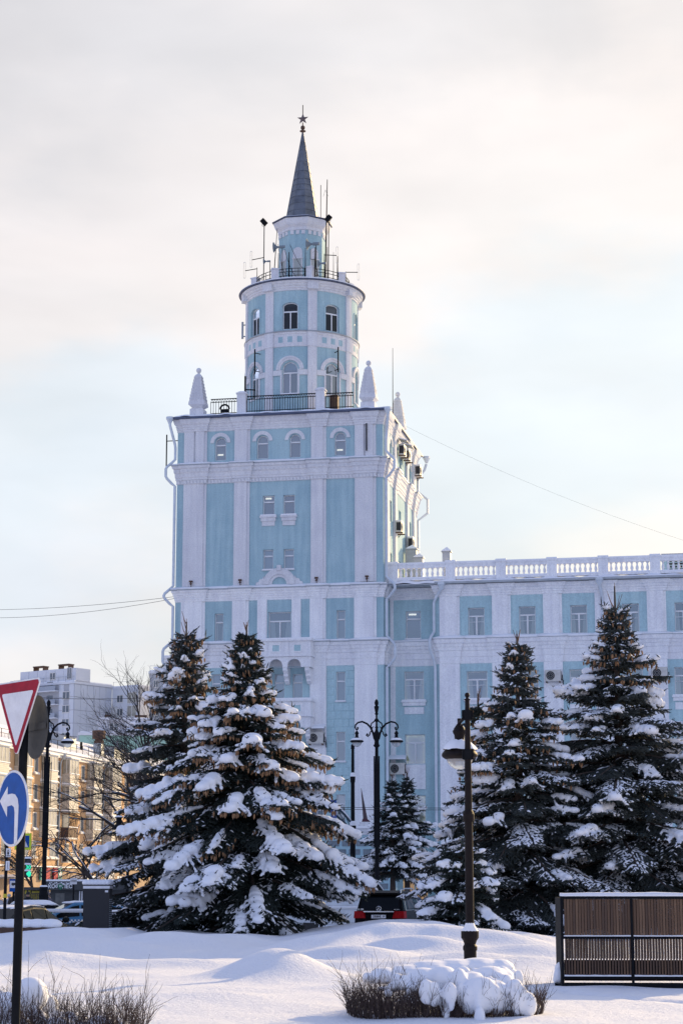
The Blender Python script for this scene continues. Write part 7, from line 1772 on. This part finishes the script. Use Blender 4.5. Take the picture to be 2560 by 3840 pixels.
m = MB(); m.hexa([(-2.22,-.66,1.70),(-2.22,.66,1.70),(-1.9,.70,1.77),(-1.9,-.70,1.77),(-2.22,-.66,1.76),(-2.22,.66,1.76),(-1.85,.70,1.845),(-1.85,-.70,1.845)]); m.obj('spoiler', M['carblack'], SU)
m = MB(); m.box(xr-.12,xr-.02,-.84,.84,.38,.62); m.obj('bumper', M['carblack'], SU)
p = at(85, 3440, 60); car('dark muddy saloon car parked nearest at the left edge', (p.x, 60.0, -.05), math.pi/2-R(24), M['cargreen'], 'sedan', snow=.035)
p = at(250, 3440, 66); TX = car('blue delivery taxi with chequered side behind the street rail', (p.x+.0, 67.2, -.02), math.pi+R(18), M['carblue'], 'hatch', snow=.05)
m = MB()
for i in range(20):
    for k in range(2): x = 1.15-i*.115; m.box(x-.0575*((k)%2)-.0575, x-.0575*((k)%2), .862, .872, .80+.055*k, .855+.055*k)
m.obj('chequer_band', M['signwhite'], TX)
text_mesh('Яндекс', .22, M['signwhite'], 'lettering', TX, (.10,.870,.66), (math.pi/2,0,math.pi), .004); text_mesh('Лавка', .22, M['signwhite'], 'lettering', TX, (.16,.870,.43), (math.pi/2,0,math.pi), .004)
m = MB(); m.prism([(.88+.15*math.cos(i*.35), .55+.15*math.sin(i*.35)) for i in range(18)], .862, .870); o = m.obj('heart_disc', M['signwhite'], TX)
m = MB(); m.prism([(.88,.46),(.96,.56),(.94,.62),(.90,.62),(.88,.59),(.86,.62),(.82,.62),(.80,.56)], .871, .874); m.obj('heart_mark', M['carblue'], o)
p = at(105, 3400, 76); car('white snow dusted car half hidden behind the dark saloon', (p.x, 76, -.05), math.pi-R(60), M['carwhite'], 'hatch', snow=.06)
p = at(310, 3470, 63); car('navy car with snowy bonnet just left of the dark cabinet', (p.x+.9, 63.0, -.25), math.pi+R(25), M['carnavy'], 'sedan', snow=.05)
p = at(400, 3440, 70); car('teal car mostly hidden behind the cabinet and spruce', (p.x+.6, 70.5, -.05), math.pi-R(10), M['carnavy'], 'hatch', snow=.05)
p = at(1590, 3430, 79); car('silver white car right of the black off roader', (p.x+.55, 80.5, -.05), math.pi/2-R(30), M['carwhite'], 'sedan', snow=.05)
p = at(1360, 3340, 90); car('white panel van parked behind the black off roader', (p.x-.75, 91, -.05), R(8), M['carwhite'], 'van', name='panel_van', group=None, cat='van', snow=.06)
p = at(0, 3400, 84); car('pale blue grey car far left beyond the saloon', (p.x-.6, 84.5, -.05), R(10), M['carwhite'], 'hatch', snow=.06)
# ------------------------------------------------------------------ street rail, cabinet, kiosk
def street_rail(label, pa, pb, d, py):
    a, b = at(pa, py, d), at(pb, py, d); t = thing('street_rail', label, 'railing', (a.x, d, -.05), 0, 'snow topped street rails'); L = b.x-a.x; h = a.z+.05
    m = MB(); m.tube([(0,0,h),(L,0,h)], .045, 8); m.tube([(0,0,h*.5),(L,0,h*.5)], .025, 6); m.obj('rail', M['frame'], t)
    m = MB(); m.tube([(0,0,h+.045),(L,0,h+.045)], .035, 6); m.obj('rail_snow', M['snowpack'], t)
    x = .25
    while x < L: m = MB(); m.box(x-.06,x+.06,-.06,.06,0,h-.03); m.obj('rail_post', M['iron'], t); x += 2.0
street_rail('grey pipe street rail in front of the blue delivery taxi', 158, 420, 64.6, 3417)
street_rail('grey pipe street rail on both sides of the black off roader', 1180, 1780, 79, 3406)
p = at(358, 3475, 51.2); z0 = float(hgt(p.x,51.2))-.1; zt = at(358,3322,51.2).z-z0; w = (at(407,3400,51.2).x-at(309,3400,51.2).x)/2
t = thing('utility_cabinet', 'tall dark street cabinet with a white stripe and snow on top', 'cabinet', (p.x, 51.6, z0), R(-2))
m = MB(); m.box(-w,w,-.25,.25,0,zt-.07); m.obj('case', M['black'], t); m = MB(); m.box(-w-.01,w+.01,-.26,.26,zt-.067,zt); m.obj('white_stripe', M['signwhite'], t)
m = MB(); m.box(-w,w,-.25,.25,zt+.003,zt+.06); m.obj('top', M['iron'], t)
blobs('snow_cap', [(x,y,zt+.08) for x in np.linspace(-w+.05,w-.05,7) for y in (-.15,.1)], [(.11,.16,.075)]*14, [(1,0,0)]*14, M['pad'], t, .02, 4)
m = MB(); m.box(.22,.30,-.258,-.251,zt-.16,zt-.11); m.obj('sticker', M['signwhite'], t)
m = MB()
for i in range(16): m.box(w-.005,w+.012,-.2,.2,.06+.05*i,.085+.05*i)
m.obj('side_louvre', M['silver'], t)
# coffee kiosk
M['kiosk'] = mat('anthracite_kiosk_panel', (.045,.048,.05), .6, vary=.25, vscale=1.2)
D = 104; p0, p1 = at(171,3400,D), at(470,3400,D); zT, zB = at(171,3305,D).z, at(171,3338,D).z
t = thing('coffee_kiosk', 'low dark kiosk with white lettering КОФ И ПЁС', 'kiosk', (p0.x, D, -.05)); L = p1.x-p0.x; zT += .05; zB += .05
m = MB(); m.box(.2,L,.3,3,0,zB); m.obj('wall', M['kiosk'], t)
m = MB(); m.box(-.1,L+.1,0,3.2,zB+.003,zT); m.obj('fascia', M['kiosk'], t)
blobs('roof_snow', [(x,1.2,zT) for x in np.linspace(0,L,14)], [(.3,1.2,.11)]*14, [(1,0,0)]*14, M['pad'], t, .05, 3)
xx = lambda px: (px-171)*D/FPX
o = text_mesh('КОФ', .27, M['frame'], 'lettering', t, (xx(200),-.03,(zT+zB)/2-.04), (math.pi/2,0,0), .008, .95); o = text_mesh('ПЁС', .27, M['frame'], 'lettering', t, (xx(250),-.03,(zT+zB)/2-.04), (math.pi/2,0,0), .008, .95)
c = xx(225); zc = (zT+zB)/2-.02; m = MB(); m.prism([(c,zc-.20),(c+.16,zc),(c,zc+.20),(c-.16,zc)], -.04, -.003); o = m.obj('green_diamond', mat('kiosk_green', (.02,.16,.09), .6), t); text_mesh('И', .16, M['frame'], 'lettering', o, (c,-.05,zc), (math.pi/2,0,0), .004)
m = MB(); 
for i in range(14): x = xx(186)+i*.085; m.ball((x,-.05,zc+.15+.02*math.sin(i*2.1)), (.045,.03,.022+.012*math.cos(i*1.7)), 7, 5)
m.obj('letter_snow', M['snowpack'], t, kind='stuff')
m = MB(); m.box(xx(204),xx(238),.28,.299,.2,zB-.15); m.obj('door', mat('mottled_grey_door', (.13,.13,.12), .6, vary=.5, vscale=4), t)
for i in range(4): m = MB(); x = xx(292)+i*.115; m.box(x,x+.055,.25,.295,.1,zB-.05); m.obj('white_slat', M['signwhite'], t)
p0, p1 = at(88,3400,D+2), at(158,3400,D+2); t = thing('news_kiosk', 'long low dark kiosk with yellow signs behind the people', 'kiosk', (p0.x, D+2, -.05)); L = p1.x-p0.x
z1, z2, z3 = [at(88,y,D+2).z+.05 for y in (3327,3337,3352)]
m = MB(); m.box(-.3,L,-.2,2.5,z2,z1); m.obj('fascia', M['kiosk'], t); m = MB(); m.box(-.1,L,.2,2.5,0,z2-.003); m.obj('wall', mat('dim_shop_front', (.16,.13,.08), .7, vary=.4, vscale=2.5), t)
M['yellow'] = mat('yellow_sign', (.62,.50,.04), .5)
m = MB(); m.box(.05,.34,.12,.19,z3,z2-.02); o = m.obj('yellow_panel', M['yellow'], t); text_mesh('5', .2, M['kiosk'], 'lettering', o, (.19,.11,(z3+z2)/2), (math.pi/2,0,0), .01)
m = MB(); x = .42
for k in (.05,.07,.04,.06,.05,.06,.04,.07,.05): m.box(x,x+k,.14,.19,z3+.05,z2-.06); x += k+.025
m.obj('yellow_lettering', M['yellow'], t)
for i in range(9): m = MB(); x = .3+i*.11; m.box(x,x+.02,.15,.199,.1,z3-.02); m.obj('glazing_bar', M['yellow'], t)
# ------------------------------------------------------------------ people waiting on the pavement
M['skin'] = mat('skin', (.42,.26,.19), .6); M['coatblack'] = mat('black_coat', (.014,.014,.017), .85); M['coatgrey'] = mat('grey_tweed_coat', (.13,.11,.13), .9, vary=.5, vscale=40)
M['coatpale'] = mat('pale_jacket', (.42,.43,.47), .85); M['hat'] = mat('dark_knit_hat', (.03,.028,.03), .95); M['trous'] = mat('dark_trousers', (.025,.025,.03), .9); M['coatbrown'] = mat('dark_brown_coat', (.04,.03,.028), .9)
def person(label, px, py_head, d, coat, hat, rz=0.0, lean=0.0):
    p = at(px, py_head, d); Hh = p.z+.05+.10; s = Hh/1.74
    t = thing('person', label, 'person', (p.x, d, -.05), rz, 'people waiting by the kiosks')
    J = {'pel':(0,0,.95),'spine':(0,.01,1.15),'chest':(lean*.5,0,1.36),'neck':(lean*.8,0,1.50),'head0':(lean,-.01,1.58),'head1':(lean,-.01,1.70),
         'hl':(-.10,0,.90),'kl':(-.11,-.02,.50),'al':(-.11,.02,.09),'tl':(-.13,-.14,.04),'hr':(.10,0,.90),'kr':(.11,-.02,.50),'ar':(.11,.02,.09),'tr':(.13,-.14,.04),
         'sl':(-.19,0,1.42),'el':(-.25,.03,1.14),'wl':(-.21,-.10,.92),'sr':(.19,0,1.42),'er':(.25,.03,1.14),'wr':(.21,-.10,.92),'fl':(-.20,-.13,.84),'fr':(.20,-.13,.84)}
    Rr = {'pel':(.17,.13),'spine':(.18,.13),'chest':(.20,.135),'neck':(.065,.065),'head0':(.078,.09),'head1':(.085,.10),'hl':.10,'kl':.07,'al':.05,'tl':.045,'hr':.10,'kr':.07,'ar':.05,'tr':.045,'sl':.085,'el':.065,'wl':.05,'sr':.085,'er':.065,'wr':.05,'fl':.045,'fr':.045}
    E_ = [('pel','spine'),('spine','chest'),('chest','neck'),('neck','head0'),('head0','head1'),('pel','hl'),('hl','kl'),('kl','al'),('al','tl'),('pel','hr'),('hr','kr'),('kr','ar'),('ar','tr'),('chest','sl'),('sl','el'),('el','wl'),('wl','fl'),('chest','sr'),('sr','er'),('er','wr'),('wr','fr')]
    ks = list(J); me = bpy.data.meshes.new('person_tmp'); me.from_pydata([tuple(s*c for c in (J[k][0]+(lean*.5*max(0,J[k][2]-.95) if k[0] in 'sewf' and k != 'spine' else 0), J[k][1], J[k][2])) for k in ks], [(ks.index(a), ks.index(b)) for a, b in E_], [])
    o = bpy.data.objects.new('person_tmp', me); COL.objects.link(o); sk = o.modifiers.new('skin','SKIN'); sk.use_smooth_shade = True
    for k, v in zip(ks, me.skin_vertices[0].data): r = Rr[k]; v.radius = (r*s, r*s) if np.isscalar(r) else (r[0]*s, r[1]*s); v.use_root = (k == 'pel')
    sb = o.modifiers.new('sub','SUBSURF'); sb.levels = 1; sb.render_levels = 1
    bpy.context.view_layer.update(); m2 = bpy.data.meshes.new_from_object(o.evaluated_get(bpy.context.evaluated_depsgraph_get())); bpy.data.objects.remove(o)
    m2.materials.clear()
    for q in (M['skin'], coat, M['trous']): m2.materials.append(q)
    for f in m2.polygons:
        z = f.center.z/s; x = abs(f.center.x/s-lean*.5)
        f.material_index = 0 if z > 1.52 or (z < .90 and x > .165) else (1 if z > .62 else 2); f.use_smooth = True
    m2.name = 'body'; o = bpy.data.objects.new('body', m2); COL.objects.link(o); o.parent = t
    hd = MB(); cx = s*lean; hd.lathe([(.10*s,1.66*s),(.105*s,1.70*s),(.095*s,1.76*s),(.05*s,1.80*s),(0,1.805*s)], 10, (cx,-.005,0)); hd.obj('hat', hat, t, smooth=True)
    f = MB(); f.ball((cx,-.105*s,1.635*s), (.012*s,.022*s,.02*s), 6, 4); f.obj('nose', M['skin'], t)
    f = MB(); f.ball((cx-.032*s,-.092*s,1.655*s), .009*s, 6, 4); f.ball((cx+.032*s,-.092*s,1.655*s), .009*s, 6, 4); f.obj('eye', M['black'], t)
    f = MB(); f.box(cx-.025*s,cx+.025*s,-.098*s,-.090*s,1.585*s,1.593*s); f.obj('mouth', M['red'], t)
    c = MB(); c.lathe([(.24*s,.62*s),(.235*s,.9*s),(.22*s,1.05*s)], 14, squash=.75); c.obj('coat_skirt', coat, t, smooth=True)
    c = MB(); c.lathe([(.10*s,1.46*s),(.12*s,1.52*s),(.10*s,1.56*s)], 10, (cx*.85,0,0)); c.obj('collar', coat, t, smooth=True)
    return t
person('person in a black coat and dark cap facing the street', 106, 3356, 99, M['coatblack'], M['hat'])
person('person in a grey tweed coat and pale hat before the coffee kiosk', 182, 3357, 99, M['coatgrey'], M['coatgrey'], R(-35), -.05)
person('person in a black hooded coat stooping left of the sign pole', 52, 3352, 98, M['coatbrown'], M['hat'], R(40), .06)
person('person in a pale jacket at the left behind the cars', 35, 3364, 100, M['coatpale'], M['coatpale'], R(30))
person('person in a light jacket at the very left edge', -4, 3366, 97, M['coatpale'], M['hat'], R(30))
# ------------------------------------------------------------------ overhead wires
def wire(label, A, B, sag, r=.012, name='overhead_wire'):
    A, B = Vector(A), Vector(B); t = thing(name, label, 'wire', A, 0, 'overhead wires'); m = MB()
    m.tube([(B-A)*k/16-Vector((0,0,sag*4*(k/16)*(1-k/16))) for k in range(17)], r, 4); m.obj('cable', M['wire'], t); return t
wire('upper thin wire from the left sky to the blue tower', at(-200,2285,150), bw(TL,.3,19.0), .3)
wire('lower thin wire from the left sky to the blue tower', at(-200,2312,150), bw(TL,.3,18.9), .5)
wire('fine wire sagging from the tower roof down to the far end of the wing', bw(-.2,9.5,31.0), bw(26,9.0,20.0), .9, .0045)
for i, (y0, y1) in enumerate(((3028,3032),(3036,3040))): wire(['upper','lower'][i]+' trolley wire crossing the street before the tan flats', at(-50,y0,70), at(700,y1,80), .06, .010)
for i, (y0, y1) in enumerate(((3027,3024),(3034,3031))): wire(['upper','lower'][i]+' trolley wire crossing in front of the tower foot', at(1180,y0,82), at(2600,y1,82), .05, .010)
wire('slanting span wire from the left lamp to the flats', at(178,2975,95), at(420,2905,150), .3, .015)
wire('long horizontal wire before the far high rise', at(-50,2602,190), at(640,2612,190), .35, .022)
